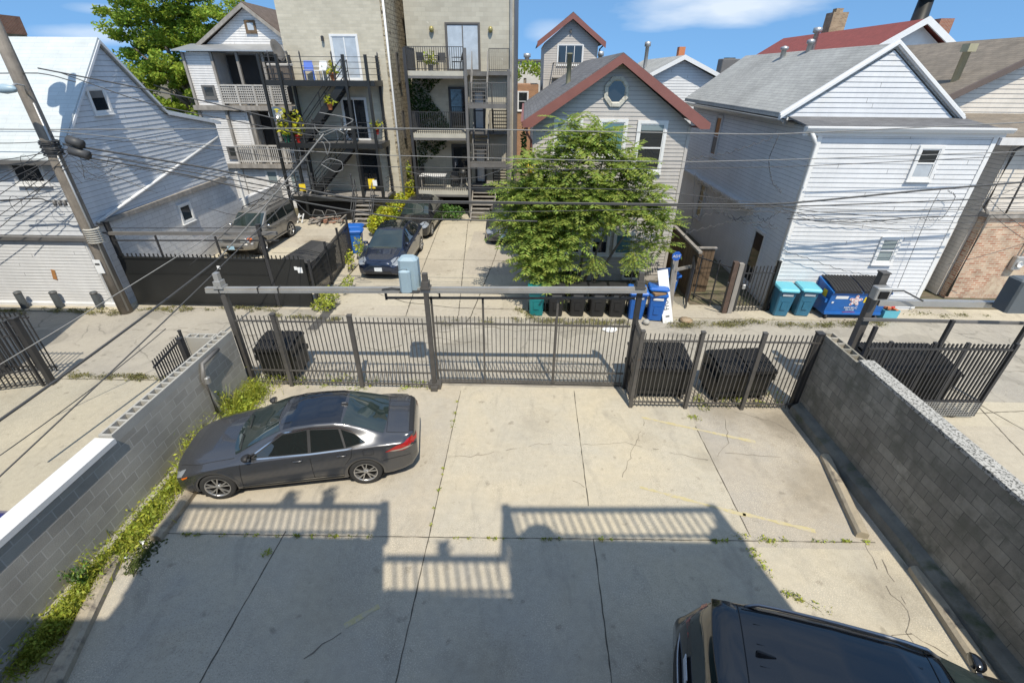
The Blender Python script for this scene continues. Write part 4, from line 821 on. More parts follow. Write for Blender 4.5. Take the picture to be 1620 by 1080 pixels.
# our own flats behind the camera, whose roof deck throws the foreground shadow
ow = thing('camera_side_flats', 'brick flats on the near side of the lot, with a railed roof deck', 'building', (0, -8, 0))
def back(pt, z):      # the point at height z whose shadow falls on pt
    return Vector((pt.x+SUN.x/SUN.z*z, pt.y+SUN.y/SUN.z*z, z))
ZD = 9.35; ZR = 10.45
pA, pB_, pC_, pD_ = (back(gz(u, v), ZR) for u, v in ((292, 800), (608, 801), (800, 806), (1130, 806)))
mB, mC = (back(gz(u, v), ZR-.02) for u, v in ((608, 884), (800, 885)))
yb = back(gz(170, 978), 8.9).y
w = MB(); w.bx(-7.4, pD_.x, yb-9, yb, 0, 8.9); w.build('wall', M_brickr, ow)
dkk = MB(); dkk.bx(pA.x, pB_.x, yb-3, pA.y+.05, ZD-.25, ZD); dkk.bx(pB_.x, pC_.x, yb-3, mB.y+.05, ZD-.25, ZD); dkk.bx(pC_.x, pD_.x, yb-3, pC_.y+.05, ZD-.25, ZD); dkk.bx(pA.x, pD_.x, yb-8, yb-.01, 8.9, ZD); dkk.build('roof_deck', M_woodl, ow)
def guard(a, b, n, posts=(0, 1)):
    r = MB(); r.bar((a.x, a.y, ZR), (b.x, b.y, ZR), .13, .05); r.bar((a.x, a.y, ZD+.12), (b.x, b.y, ZD+.12), .05, .05)
    for i in range(1, n): p = a.lerp(b, i/n); r.bar((p.x, p.y, ZD), (p.x, p.y, ZR), .035, up=(0, 1, 0))
    r.build('guard_rail', M_woodl, ow)
    for q in posts: p = a.lerp(b, q); k = MB(); k.bar((p.x, p.y, ZD-.2), (p.x, p.y, ZR+.1), .16, up=(0, 1, 0)); k.build('guard_post', M_woodl, ow)
guard(pA, pB_, 26); guard(pC_, pD_, 24); guard(mB, mC, 12, ())
guard(Vector((pB_.x, mB.y, 0)), Vector((pB_.x, pB_.y, 0)), 6, ()); guard(Vector((pC_.x, mC.y, 0)), Vector((pC_.x, pC_.y, 0)), 5, ()); guard(Vector((pA.x, yb, 0)), Vector((pA.x, pA.y, 0)), 10, ()); guard(Vector((pD_.x, yb, 0)), Vector((pD_.x, pD_.y, 0)), 10, ())
k = MB(); k.bx(pB_.x-.5, pB_.x, pB_.y-.12, pB_.y, ZD-3.2, ZD-.25); k.build('privacy_screen', M_woodl, ow)
k = MB(); k.bar((pD_.x-.1, pD_.y-.05, 0), (pD_.x-.1, pD_.y-.05, ZD), .3, up=(0, 1, 0)); k.build('deck_column', M_woodl, ow)
for i, (u, v, hh) in enumerate(((455, 802, .42), (518, 800, .55), (705, 884, .3))):
    p = back(gz(u, v), ZR); q = thing('potted_plant', ['small potted shrub on the roof rail left of the taller one, above the frame', 'tall potted shrub on the left roof rail, above the frame', 'squat potted shrub on the recessed middle roof rail, above the frame'][i], 'plant', (p.x, p.y, ZR))
    k_ = .55 if i == 2 else 1; b = MB(); b.lathe([(.09*k_, ZR+.025), (.14*k_, ZR+.22), (0, ZR+.22)], (p.x, p.y, 0), 12); b.build('pot', M_orange, q); f = MB()
    for j in range(70): leaf(f, Vector((p.x+rnd.gauss(0, .07), p.y+rnd.gauss(0, .07), ZR+.2+rnd.random()*hh)), .06)
    f.build('foliage', M_leafD, q)
for i, (u0, u1, hh) in enumerate(((395, 415, .3), (470, 492, .34), (560, 580, .28), (830, 858, .7), (1108, 1135, .62))):
    p = back(gz((u0+u1)/2, 806), ZR); q = thing('planter', ['low planter behind the left roof rail', 'wide planter at the middle of the left roof rail', 'planter in the corner of the left roof deck', 'tall rounded planter at the left end of the right roof deck', 'rounded planter at the far right of the roof deck'][i]+', above the frame', 'planter', (p.x, p.y-.25, ZD)); wd = (u1-u0)/1.6*.02
    b = MB(); b.lathe([(wd*.8, ZD), (wd, ZD+hh*.7), (wd*.6, ZD+hh*.95), (0, ZD+hh)], (p.x, p.y-.3, 0), 14); b.build('tub', M_orange, q)
# garage left of the frame that shades the alley
P0 = gz(160, 491); zz = 6.4; A_ = back(P0, zz)+Vector((-.45, 0, 0))
ga = thing('near_side_garage', 'grey building off the left edge that shades the alley', 'building', (A_.x-5, A_.y-4, 0)); w = MB(); w.bx(A_.x-10, A_.x, A_.y-9, A_.y, 0, zz); w.build('wall', M_ironl, ga); w = MB(); w.bx(A_.x-10.1, A_.x+.02, A_.y-9, A_.y+.02, zz, zz+.12); w.build('coping', M_capcon, ga)
# ------------------------------------------------------------------ vehicles
def paint(name, col, metal=0.55, rough=0.3):
    return mat(name, col, rough, metal, var=0.03, fine=0.02, coat=0.9, spec=0.5)
M_pgrey = paint('dark grey metallic paint', (0.085, 0.088, 0.097), 0.6, 0.26)
M_pblack = paint('black paint', (0.006, 0.0065, 0.008), 0.0, 0.2)
M_pnavy = paint('navy metallic paint', (0.022, 0.032, 0.062), 0.5, 0.25)
M_pblack2 = paint('black metallic paint', (0.020, 0.021, 0.024), 0.3, 0.25)
M_pgrey2 = paint('slate metallic paint', (0.075, 0.08, 0.09), 0.6, 0.3)
M_psilver = paint('weathered silver-taupe paint', (0.235, 0.225, 0.21), 0.5, 0.35)
M_pblue = paint('bright blue paint', (0.012, 0.02, 0.22), 0.2, 0.25)
M_tyre = mat('tyre rubber', (0.028, 0.028, 0.028), 0.85, var=0.2)
M_alloy = mat('machined alloy', (0.52, 0.52, 0.52), 0.3, 0.8, var=0.05)
M_carglass = mat('car glass', (0.010, 0.014, 0.014), 0.02, var=0, fine=0, spec=0.9, coat=0.5)
M_carglassw = mat('windscreen glass', (0.022, 0.034, 0.032), 0.02, var=0.3, vs=1.5, fine=0, spec=0.9, coat=0.6)
M_seam = mat('panel gap', (0.006, 0.006, 0.006), 0.7, var=0, fine=0)
M_chrome = mat('chrome trim', (0.62, 0.62, 0.62), 0.15, 1.0, var=0, fine=0)
M_tail = mat('tail lamp red', (0.36, 0.012, 0.012), 0.15, var=0.1, coat=0.6)
M_lamp = mat('head lamp lens', (0.30, 0.32, 0.34), 0.12, 0.3, var=0.1, vs=8, coat=0.6)
M_amber = mat('amber lens', (0.75, 0.16, 0.012), 0.2, coat=0.5)
M_plate = mat('number plate', (0.62, 0.66, 0.70), 0.4, var=0.15, vs=30)
M_plateb = mat('pale blue number plate', (0.30, 0.48, 0.62), 0.4, var=0.15, vs=30)

class Car:
    def __init__(s, root, S):
        s.root = root; s.S = S
        it = lambda k, x: float(np.interp(-x, [-p[0] for p in S[k]], [p[1] for p in S[k]]))
        s.it = it
        s.L = S['L']/2; s.cache = {}
    def section(s, x):
        k_ = round(x, 3)
        if k_ not in s.cache: s.cache[k_] = s._section(k_)
        return s.cache[k_]
    def _section(s, x):
        it = s.it
        zt, zb, w, wr = it('top', x), it('bot', x), it('w', x), it('wr', x)
        zbelt = min(it('belt', x), zt-0.05)
        wb = min(it('wb', x), w-0.015); wr = min(wr, wb-0.02)
        cr = it('crown', x)
        zr = max(zt-cr, zbelt+0.012)
        h = zbelt-zb
        P = [(0, zb), (w-0.16, zb), (w-0.045, zb+0.035), (w-0.02, zb+0.12*h+0.03), (w, zb+0.45*h), (w-0.004, zb+0.66*h), (w-0.018, zbelt-0.05), (wb, zbelt),
             (wr+(wb-wr)*0.35, zbelt+(zr-zbelt)*0.62), (wr, zr), (wr-0.05, zr+(zt-zr)*0.42), (wr*0.72, zr+(zt-zr)*0.78), (wr*0.4, zr+(zt-zr)*0.95), (0, zt)]
        return crom(P, 4)
    def wside(s, x, z):
        P = s.section(x); k = int(np.argmax(P[:, 0] > s.it('w', x)-0.05)); Q = P[k:]
        Q = Q[Q[:, 0] > 0.3] if len(Q) else P
        return float(np.interp(z, np.maximum.accumulate(Q[:, 1]), Q[:, 0]))
    def ztop(s, x, y):
        P = s.section(x)[28:]; Q = P[::-1]
        return float(np.interp(abs(y), Q[:, 0], Q[:, 1]))
    def xend(s, y, z, sg):
        lo, hi = 0.3*s.L, s.L
        def inside(x):
            x = x*sg; P = s.section(x)
            return z < s.ztop(x, min(abs(y), s.it('wb', x))) and z > s.it('bot', x) and abs(y) < np.interp(z, np.maximum.accumulate(P[4:40, 1]), P[4:40, 0])
        if inside(hi): return hi*sg
        for _ in range(24):
            m = (lo+hi)/2
            if inside(m): lo = m
            else: hi = m
        return lo*sg
    def body(s, m):
        S = s.S; L = s.L; N = S.get('N', 130)
        u = np.linspace(0, 1, N); xs = L*np.cos(np.pi*u)*0.35 + (L-2*L*u)*0.65
        R_, arch = S['rw'], S['arch']
        half = [s.section(x) for x in xs]; n = len(half[0])
        mb = MB(); vs = []; 
        for x, P in zip(xs, half):
            vs += [(x, p[0], p[1]) for p in P] + [(x, -p[0], p[1]) for p in P[-2:0:-1]]
        m_ = 2*n-2; fs = []
        for i in range(N-1):
            for j in range(m_):
                k = (j+1) % m_
                q = (i*m_+j, (i+1)*m_+j, (i+1)*m_+k, i*m_+k)
                cx = (xs[i]+xs[i+1])/2; cy = (vs[q[0]][1]+vs[q[3]][1])/2; cz = (vs[q[0]][2]+vs[q[3]][2])/2
                if abs(cy) > 0.45 and any((cx-a)**2+(cz-R_)**2 < arch**2 for a in S['ax']): continue
                fs.append(q)
        fs.append(tuple(range(m_))); fs.append(tuple((N-1)*m_+j for j in range(m_-1, -1, -1)))
        mb.add(vs, fs, True)
        b = mb.build('body', m, s.root)
        # wheel wells and arch lips
        for a in S['ax']:
            for sd in (1, -1):
                well = MB(); lip = MB()
                wy = s.it('w', a)
                rg = []
                for yy in (wy-0.03, 0.35*wy):
                    rg.append([(a+arch*1.01*math.cos(t), sd*yy, max(R_+arch*1.01*math.sin(t), 0.16)) for t in np.linspace(0, 2*math.pi, 30, endpoint=False)])
                well.loft(rg, True, False, True)
                A = np.linspace(-0.25, math.pi+0.25, 34); rr = []
                for t in A:
                    row = []
                    for q, o in ((arch-0.035, -0.012), (arch-0.01, 0.008), (arch+0.02, 0.008), (arch+0.05, 0.002)):
                        px, pz = a+q*math.cos(t), R_+q*math.sin(t)
                        pz = max(pz, s.it('bot', px)+0.03)
                        row.append((px, sd*(s.wside(px, pz)+o), pz))
                    rr.append(row)
                lip.loft(rr, False, smooth=True)
                well.build('wheel_well', M_inner, s.root); lip.build('arch_lip', S.get('lipm', m), b)
        return b
    def panel(s, name, m, kind, poly, parent=None, off=0.005, nc=14, nr=8, build=True, mb=None, both=False):
        """convex polygon laid on the body: kind L/R side (x,z), T top (x,y), F/B ends (y,z)"""
        if both and build: return [s.panel(name, m, kind, poly if q > 0 else [(-a, b) for a, b in poly] if kind in 'FB' else [(a, -b) for a, b in poly], parent, off, nc, nr) for q in (1, -1)][0]
        mb = mb or MB()
        for sg in ((1, -1) if both else (1,)):
            P = [(a, b) for a, b in poly]
            us = [p[0] for p in P]; u0, u1 = min(us), max(us); g = []
            cols = sorted(set(list(np.linspace(u0+1e-4, u1-1e-4, nc)) + [min(max(a, u0+1e-4), u1-1e-4) for a in us]))
            for uu in cols:
                iv = []
                for i in range(len(P)):
                    (a, c), (b, d) = P[i], P[(i+1) % len(P)]
                    if (a <= uu <= b or b <= uu <= a) and abs(b-a) > 1e-9: iv.append(c+(d-c)*(uu-a)/(b-a))
                if not iv: continue
                v0, v1 = min(iv), max(iv); col = []
                for vv in np.linspace(v0, v1, nr):
                    if kind in 'LR':
                        sd = (1 if kind == 'L' else -1)*sg
                        col.append((uu, sd*(s.wside(uu, vv)+off), vv))
                    elif kind == 'T': col.append((uu, vv*sg, s.ztop(uu, vv)+off))
                    else:
                        e = 1 if kind == 'F' else -1
                        col.append((s.xend(uu*sg, vv, e)+off*e, uu*sg, vv))
                g.append(col)
            mb.loft(g, False, smooth=True)
        return mb.build(name, m, parent or s.root) if build else mb
    def screen(s, name, m, xc, xr, wc, wr_, bow, parent=None, off=0.006):
        g = []
        for t in np.linspace(-1, 1, 19):
            col = []
            for q in np.linspace(0, 1, 12):
                w = wc+(wr_-wc)*q; y = w*t
                x = xc+(xr-xc)*q + bow*(1-t*t)*(1 if xc > xr else -1)
                col.append((x, y, s.ztop(x, y)+off))
            g.append(col)
        return MB().loft(g, False, smooth=True).build(name, m, parent or s.root)
    def strip(s, mb, kind, pts, w=0.008, off=0.004, name='panel_gap', m=None):
        """a narrow line along the body, one part per side"""
        P = []
        for i in range(len(pts)-1):
            for t in np.linspace(0, 1, 8, endpoint=(i == len(pts)-2)):
                P.append((pts[i][0]*(1-t)+pts[i+1][0]*t, pts[i][1]*(1-t)+pts[i+1][1]*t))
        for sg in (1, -1):
            mb = MB(); rg = []
            for i, (a, b) in enumerate(P):
                dx = P[min(i+1, len(P)-1)][0]-P[max(i-1, 0)][0]; dy = P[min(i+1, len(P)-1)][1]-P[max(i-1, 0)][1]; L = math.hypot(dx, dy) or 1
                nx, ny = -dy/L*w/2, dx/L*w/2; row = []
                for e in (-1, 1):
                    u, v = a+nx*e, b+ny*e
                    if kind == 'S': row.append((u, sg*(s.wside(u, v)+off), v))
                    else: row.append((u, sg*v, s.ztop(u, v)+off))
                rg.append(row)
            mb.loft(rg, False, smooth=True); mb.build(name, m or M_seam, s.root)
    def wheels(s, spokes=5, style='twin', r=None):
        R_ = s.S['rw']; wd = 0.21; rr = R_*0.70
        for a in s.S['ax']:
            for sd in (1, -1):
                yo = sd*(s.it('w', a)-0.012)      # outer face
                c = (a, 0, R_); w = MB()
                prof = [(rr, 0.0), (rr+0.02, 0.004), (R_-0.035, 0.008), (R_-0.012, -0.012), (R_, -0.045), (R_, -wd+0.04), (R_-0.03, -wd), (rr, -wd)]
                w.lathe([(q, yo+sd*k) for q, k in prof], c, 36, 'Y', True)
                t = w.build('wheel', M_tyre, s.root)
                k = MB()
                k.lathe([(rr*1.01, yo+sd*0.003), (rr*0.955, yo+sd*0.006), (rr*0.93, yo-sd*0.02), (rr*0.90, yo-sd*0.09)], c, 36, 'Y', True)
                k.lathe([(0.001, yo-sd*0.005), (0.035, yo-sd*0.006), (0.05, yo-sd*0.03), (0.06, yo-sd*0.06)], c, 16, 'Y', True)
                for i in range(spokes):
                    for da in ((-0.16, 0.16) if style == 'twin' else (0,)):
                        A = 2*math.pi*i/spokes+0.3; B = A+da*1.4
                        p0 = Vector((a+0.04*math.cos(A), yo-sd*0.018, R_+0.04*math.sin(A)))
                        p1 = Vector((a+rr*0.95*math.cos(B), yo-sd*0.012, R_+rr*0.95*math.sin(B)))
                        k.bar(p0, p1, 0.02 if style == 'twin' else 0.055, 0.022, up=(0, sd, 0))
                k.build('rim', M_alloy, t)
                d = MB(); d.lathe([(0.0, yo-sd*0.07), (rr*0.93, yo-sd*0.07)], c, 28, 'Y', False)
                d.build('brake_disc', M_inner, t)
    def mirrors(s, x, z, m, sc=1.0):
        for sd in (1, -1):
            y = sd*(s.wside(x, z)+0.0)
            b = MB(); rings = []
            for q, k in ((-1, .25), (-.85, .7), (-.3, 1), (.4, .95), (.85, .6), (1, .2)):
                rings.append([(x+0.03+q*0.085*sc*(1 if q > 0 else .6)-0.02*k, y+sd*(0.12+0.10*math.cos(t)*k)*sc, z+0.06+0.062*math.sin(t)*k*sc) for t in np.linspace(0, 2*math.pi, 14, endpoint=False)])
            b.loft(rings, True, True, True, True)
            b.bar((x+0.02, y-sd*0.02, z), (x+0.02, y+sd*0.1, z+0.03), 0.06, 0.025)
            o = b.build('wing_mirror', m, s.root)
            g = MB(); g.lathe([(0.0, 0), (1, 0)], (0, 0, 0), 14, 'X')
            g.v = [(x-0.028, y+sd*(0.12+0.088*p[1])*sc, z+0.06+0.05*p[2]*sc) for p in g.v]
            g.build('mirror_glass', M_carglass, o)
    def handles(s, pts, m):
        for x, z in pts:
            for sd in (1, -1):
                y = sd*(s.wside(x, z)+0.02)
                MB().tube([(x-0.1, y-sd*0.02, z), (x-0.07, y+sd*0.006, z), (x+0.07, y+sd*0.006, z), (x+0.1, y-sd*0.02, z)], 0.014, 6).build('door_handle', m, s.root)

def wid(W, nose=0.62, tail=0.66, L=2.44):
    w = W/2
    return [(L, nose), (L-0.05, nose+0.07), (L-0.16, w-0.115), (L-0.36, w-0.05), (L-0.7, w-0.012), (L-1.2, w), (-L+1.2, w), (-L+0.6, w-0.015), (-L+0.3, w-0.05), (-L+0.12, w-0.12), (-L+0.03, tail+0.05), (-L, tail)]

def plate(c, kind, z, m, w=0.31, h=0.155, parent=None):
    b = MB(); e = 1 if kind == 'F' else -1
    x = c.xend(0, z, e)+0.012*e
    b.box((x, 0, z), (0.012, w, h)); return b.build('number_plate', m, parent or c.root)

def sedan(root):
    L = 2.44
    S = dict(L=4.88, N=150, rw=0.335, arch=0.385, ax=(1.45, -1.375),
        top=[(2.44, .60), (2.41, .70), (2.3, .775), (2.0, .86), (1.5, .945), (1.12, .985), (1.0, 1.01), (0.55, 1.23), (0.2, 1.375), (-0.1, 1.44), (-0.5, 1.465), (-0.9, 1.45), (-1.15, 1.39), (-1.5, 1.26), (-1.82, 1.125), (-2.0, 1.10), (-2.3, 1.085), (-2.38, 1.065), (-2.42, .98), (-2.44, .88)],
        bot=[(2.44, .30), (2.3, .21), (1.9, .19), (-1.9, .2), (-2.3, .28), (-2.44, .42)],
        belt=[(2.44, .55), (2.2, .68), (1.6, .82), (1.1, .89), (0.5, .93), (-1.0, .985), (-1.7, 1.01), (-2.2, 1.0), (-2.44, .80)],
        w=wid(1.84, .58, .66), wb=[(2.44, .52), (2.3, .66), (1.6, .80), (1.0, .845), (-1.2, .86), (-1.9, .82), (-2.3, .74), (-2.44, .6)],
        wr=[(2.44, .45), (2.2, .6), (1.5, .72), (1.0, .74), (0.5, .67), (0.1, .60), (-0.5, .585), (-1.0, .58), (-1.3, .6), (-1.8, .66), (-2.3, .66), (-2.44, .55)],
        crown=[(2.44, .06), (1.5, .07), (1.0, .07), (.2, .07), (-.5, .075), (-1.2, .07), (-1.8, .05), (-2.44, .05)])
    c = Car(root, S); m = M_pgrey
    c.body(m)
    c.screen('windscreen', M_carglassw, 1.02, 0.14, 0.70, 0.575, 0.13)
    c.screen('rear_window', M_carglassw, -1.80, -1.02, 0.63, 0.545, 0.05)
    c.screen('roof_panel', paint('gloss black roof paint', (0.012, 0.014, 0.02), 0.2, 0.12), 0.10, -1.0, 0.555, 0.535, 0.0, off=0.003)
    fr = MB(); gl = []
    A = [(0.66, .955), (0.10, 1.285), (-0.36, 1.34), (-0.36, .965)]
    B = [(-0.42, .965), (-0.42, 1.338), (-0.95, 1.305), (-1.05, 1.00)]
    C_ = [(-1.09, 1.005), (-1.0, 1.295), (-1.25, 1.19), (-1.46, 1.055)]
    c.strip(None, 'S', [(0.80, .925), (-0.4, .945), (-1.1, .975), (-1.5, 1.03), (-1.2, 1.235), (-0.95, 1.33), (-0.4, 1.365), (0.1, 1.315), (0.72, .955)], 0.018, 0.007, 'window_trim', M_chrome)
    for k in 'LR': c.panel('window_surround', M_blackp, k, [(0.70, .945), (0.10, 1.305), (-0.5, 1.355), (-1.0, 1.315), (-1.27, 1.2), (-1.48, 1.045), (-1.0, .985), (-0.4, .955)], off=0.004, nc=30)
    for P, n in ((A, 'front_window'), (B, 'rear_door_window'), (C_, 'quarter_window')):
        for k in 'LR': c.panel(n, M_carglass, k, P, off=0.009)
    sm = None
    c.strip(sm, 'S', [(0.98, .30), (0.95, .60), (0.9, .90)]); c.strip(sm, 'S', [(-0.38, .28), (-0.39, .945)]); c.strip(sm, 'S', [(-1.02, .62), (-1.16, .80), (-1.2, .985)])
    c.strip(sm, 'T', [(1.03, .76), (1.7, .74), (2.2, .60)]); c.strip(sm, 'S', [(1.83, .66), (2.2, .60), (2.35, .55)]); c.strip(sm, 'T', [(-1.86, 0.0), (-1.86, .60), (-2.3, .63)])
    c.strip(sm, 'S', [(-1.75, .62), (-2.1, .66), (-2.3, .64)])
    c.strip(sm, 'S', [(-1.4, .80), (-1.6, .80), (-1.6, .94), (-1.4, .94), (-1.4, .80)], 0.005)
    c.strip(None, 'S', [(1.0, .285), (-0.95, .30)], 0.05, 0.012, 'sill_trim', M_blackp)
    c.strip(None, 'S', [(1.0, .325), (-0.95, .34)], 0.012, 0.016, 'sill_strip', M_chrome)
    for k in 'LR':
        h = c.panel('headlight', M_lamp, k, [(2.39, .60), (2.15, .69), (2.02, .725), (2.1, .65), (2.3, .585)])
        c.panel('side_marker', M_amber, k, [(2.12, .625), (1.92, .675), (1.95, .64), (2.1, .59)], off=0.008)
        t = c.panel('tail_lamp', M_tail, k, [(-1.82, .83), (-2.05, .94), (-2.36, .985), (-2.40, .85), (-2.2, .80)], off=0.007)
        c.panel('lamp_strip', M_chrome, k, [(-1.9, .845), (-2.36, .87), (-2.37, .83), (-2.0, .82)], parent=t, off=0.012)
    c.panel('tail_lamp_centre', M_tail, 'B', [(-.72, .86), (-.72, .93), (-.45, .95), (-.45, .86)], both=True, off=0.008)
    c.panel('grille', M_blackp, 'F', [(-.62, .30), (-.55, .50), (.55, .50), (.62, .30)], off=0.006)
    c.panel('boot_lip', M_blackp, 'T', [(-2.30, -.6), (-2.385, -.56), (-2.385, .56), (-2.30, .6)], off=0.012)
    c.wheels(5, 'twin'); c.mirrors(0.72, .97, M_blackp); c.handles([(-0.15, .835), (-0.98, .86)], M_pgrey)
    wi = MB()
    for y0 in (-.52, .1): wi.tube([(1.06, y0+.05, c.ztop(1.06, .2)+.025), (1.0, y0+.1, c.ztop(1.0, .3)+.03), (.93, y0+.55, c.ztop(.93, y0+.55)+.02)], .009, 5)
    wi.build('wiper', M_blackp, root)
    an = MB(); an.bbox((-1.0, 0, c.ztop(-1.0, 0)), (.12, .035, .06), .012, 0, 1.2); an.build('antenna_fin', M_pgrey, root)
    bpy.context.view_layer.update(); st_ = list(root.children)
    while st_:                                          # short front overhang
        q = st_.pop(); st_ += list(q.children)
        for v in q.data.vertices:
            if v.co.x > 1.85: v.co.x = 1.85+(v.co.x-1.85)*.72
    return c

def suv_black(root):
    S = dict(L=5.2, N=130, rw=0.37, arch=0.43, ax=(1.5, -1.4),
        top=[(2.6, .75), (2.45, .9), (2.2, 1.03), (1.5, 1.12), (1.05, 1.17), (.5, 1.47), (.1, 1.66), (-.3, 1.725), (-1.0, 1.745), (-1.6, 1.73), (-2.0, 1.70), (-2.15, 1.685), (-2.22, 1.62), (-2.40, 1.32), (-2.50, 1.08), (-2.56, .9), (-2.6, .7)],
        bot=[(2.6, .35), (2.2, .24), (-2.1, .26), (-2.6, .42)],
        belt=[(2.6, .7), (2.0, .93), (1.1, 1.02), (-1.0, 1.09), (-2.2, 1.12), (-2.6, .66)],
        w=wid(1.96, .66, .80, 2.6), wb=[(2.6, .6), (2.2, .76), (1.0, .89), (-1.5, .90), (-2.2, .86), (-2.4, .8), (-2.6, .68)],
        wr=[(2.6, .5), (2.0, .72), (1.0, .78), (.2, .68), (-.5, .665), (-1.5, .66), (-2.1, .64), (-2.3, .66), (-2.6, .6)],
        crown=[(2.6, .08), (1, .08), (0, .1), (-1, .11), (-2, .11), (-2.3, .1), (-2.6, .06)])
    c = Car(root, S); c.body(M_pblack)
    c.screen('windscreen', M_carglassw, 1.1, .1, .74, .65, .1)
    c.screen('rear_window', M_carglassw, -2.48, -2.235, .70, .58, .02)
    sp = MB(); g = []
    for y in np.linspace(-.62, .62, 15):
        z = c.ztop(-2.1, y); e = -2.32-.05*(1-(y/.62)**2)
        g.append([(-2.05, y, z+.004), (-2.16, y, z+.008), (e, y, z-.02), (e-.012, y, z-.035), (e, y, z-.05), (-2.16, y, z-.045)])
    sp.loft(g, False, smooth=True); spo = sp.build('roof_spoiler', M_pblack, root)
    for k in 'LR':
        for n, P in (('front_window', [(.8, 1.08), (.2, 1.46), (-.4, 1.5), (-.4, 1.11)]), ('rear_door_window', [(-.46, 1.11), (-.46, 1.5), (-1.3, 1.5), (-1.4, 1.13)]), ('quarter_window', [(-1.46, 1.14), (-1.36, 1.5), (-1.95, 1.47), (-2.1, 1.17)])):
            c.panel(n, M_carglass, k, P, off=.006)
        c.panel('tail_lamp', M_tail, k, [(-2.2, .98), (-2.28, 1.10), (-2.42, 1.12), (-2.52, 1.02), (-2.52, .92)], off=.012)
        c.panel('headlight', M_lamp, k, [(2.45, .82), (1.9, .96), (1.9, .86), (2.4, .74)], off=.008)
    sd_ = MB()
    for sg in (1, -1):
        pts = [(-1.95, sg*.60, c.ztop(-1.95, .6)+.0)]+[(x, sg*.615, c.ztop(x, .615)+.055) for x in np.linspace(-1.8, .0, 9)]+[(.15, sg*.60, c.ztop(.15, .6))]
        rail = MB(); rail.tube(pts, .021, 8); rail.build('roof_rail', mat('rail trim', (.30, .31, .33), .28, .7, var=.05), root)
    sm = None; c.strip(sm, 'T', [(-.02, .0), (-.02, .62)], .012); c.strip(sm, 'T', [(-2.04, .0), (-2.04, .6)], .012); c.strip(sm, 'T', [(-.05, .545), (-2.0, .535)], .014)
    c.strip(sm, 'S', [(-.43, .4), (-.43, 1.1)]); c.strip(sm, 'S', [(.95, .4), (.95, 1.06)])
    ri = MB()
    for y in (-.36, -.12, .12, .36): ri.bar((-.15, y, c.ztop(-.15, y)+.002), (-1.9, y, c.ztop(-1.9, y)+.002), .014, .012)
    ri.build('roof_ribs', M_pblack, root)
    an = MB(); g = []
    for x, w, h in ((-1.72, .012, .012), (-1.80, .025, .035), (-1.90, .032, .065), (-1.925, .028, .06)):
        z = c.ztop(x, 0)
        g.append([(x, -w, z), (x, -w*.5, z+h*.8), (x, 0, z+h), (x, w*.5, z+h*.8), (x, w, z)])
    an.loft(g, False, False, False, True); an.poly(g[-1]); an.build('antenna_fin', M_blackp, root)
    br = MB(); g = []
    for y in np.linspace(-.86, .86, 15):
        t = (abs(y)/.86)**3; x = -2.55+.2*t
        g.append([(x+.1, y, .78), (x-.06, y, .775), (x-.085, y, .73), (x-.08, y, .55), (x+.1, y, .5)])
    br.loft(g, False, smooth=True); bo = br.build('rear_bumper', M_blackp, root)
    ch = MB(); ch.tube([(-2.55+.2*(abs(y)/.86)**3-.065, y, .785) for y in np.linspace(-.8, .8, 13)], .014, 6); ch.build('bumper_strip', mat('satin bumper trim', (.35, .37, .40), .3, .8), bo)
    plate(c, 'B', .95, M_plate); c.wheels(5, 'twin'); c.mirrors(.85, 1.09, M_pblack, 1.15); c.handles([(-.2, .98), (-1.15, 1.0)], M_pblack)
    return c

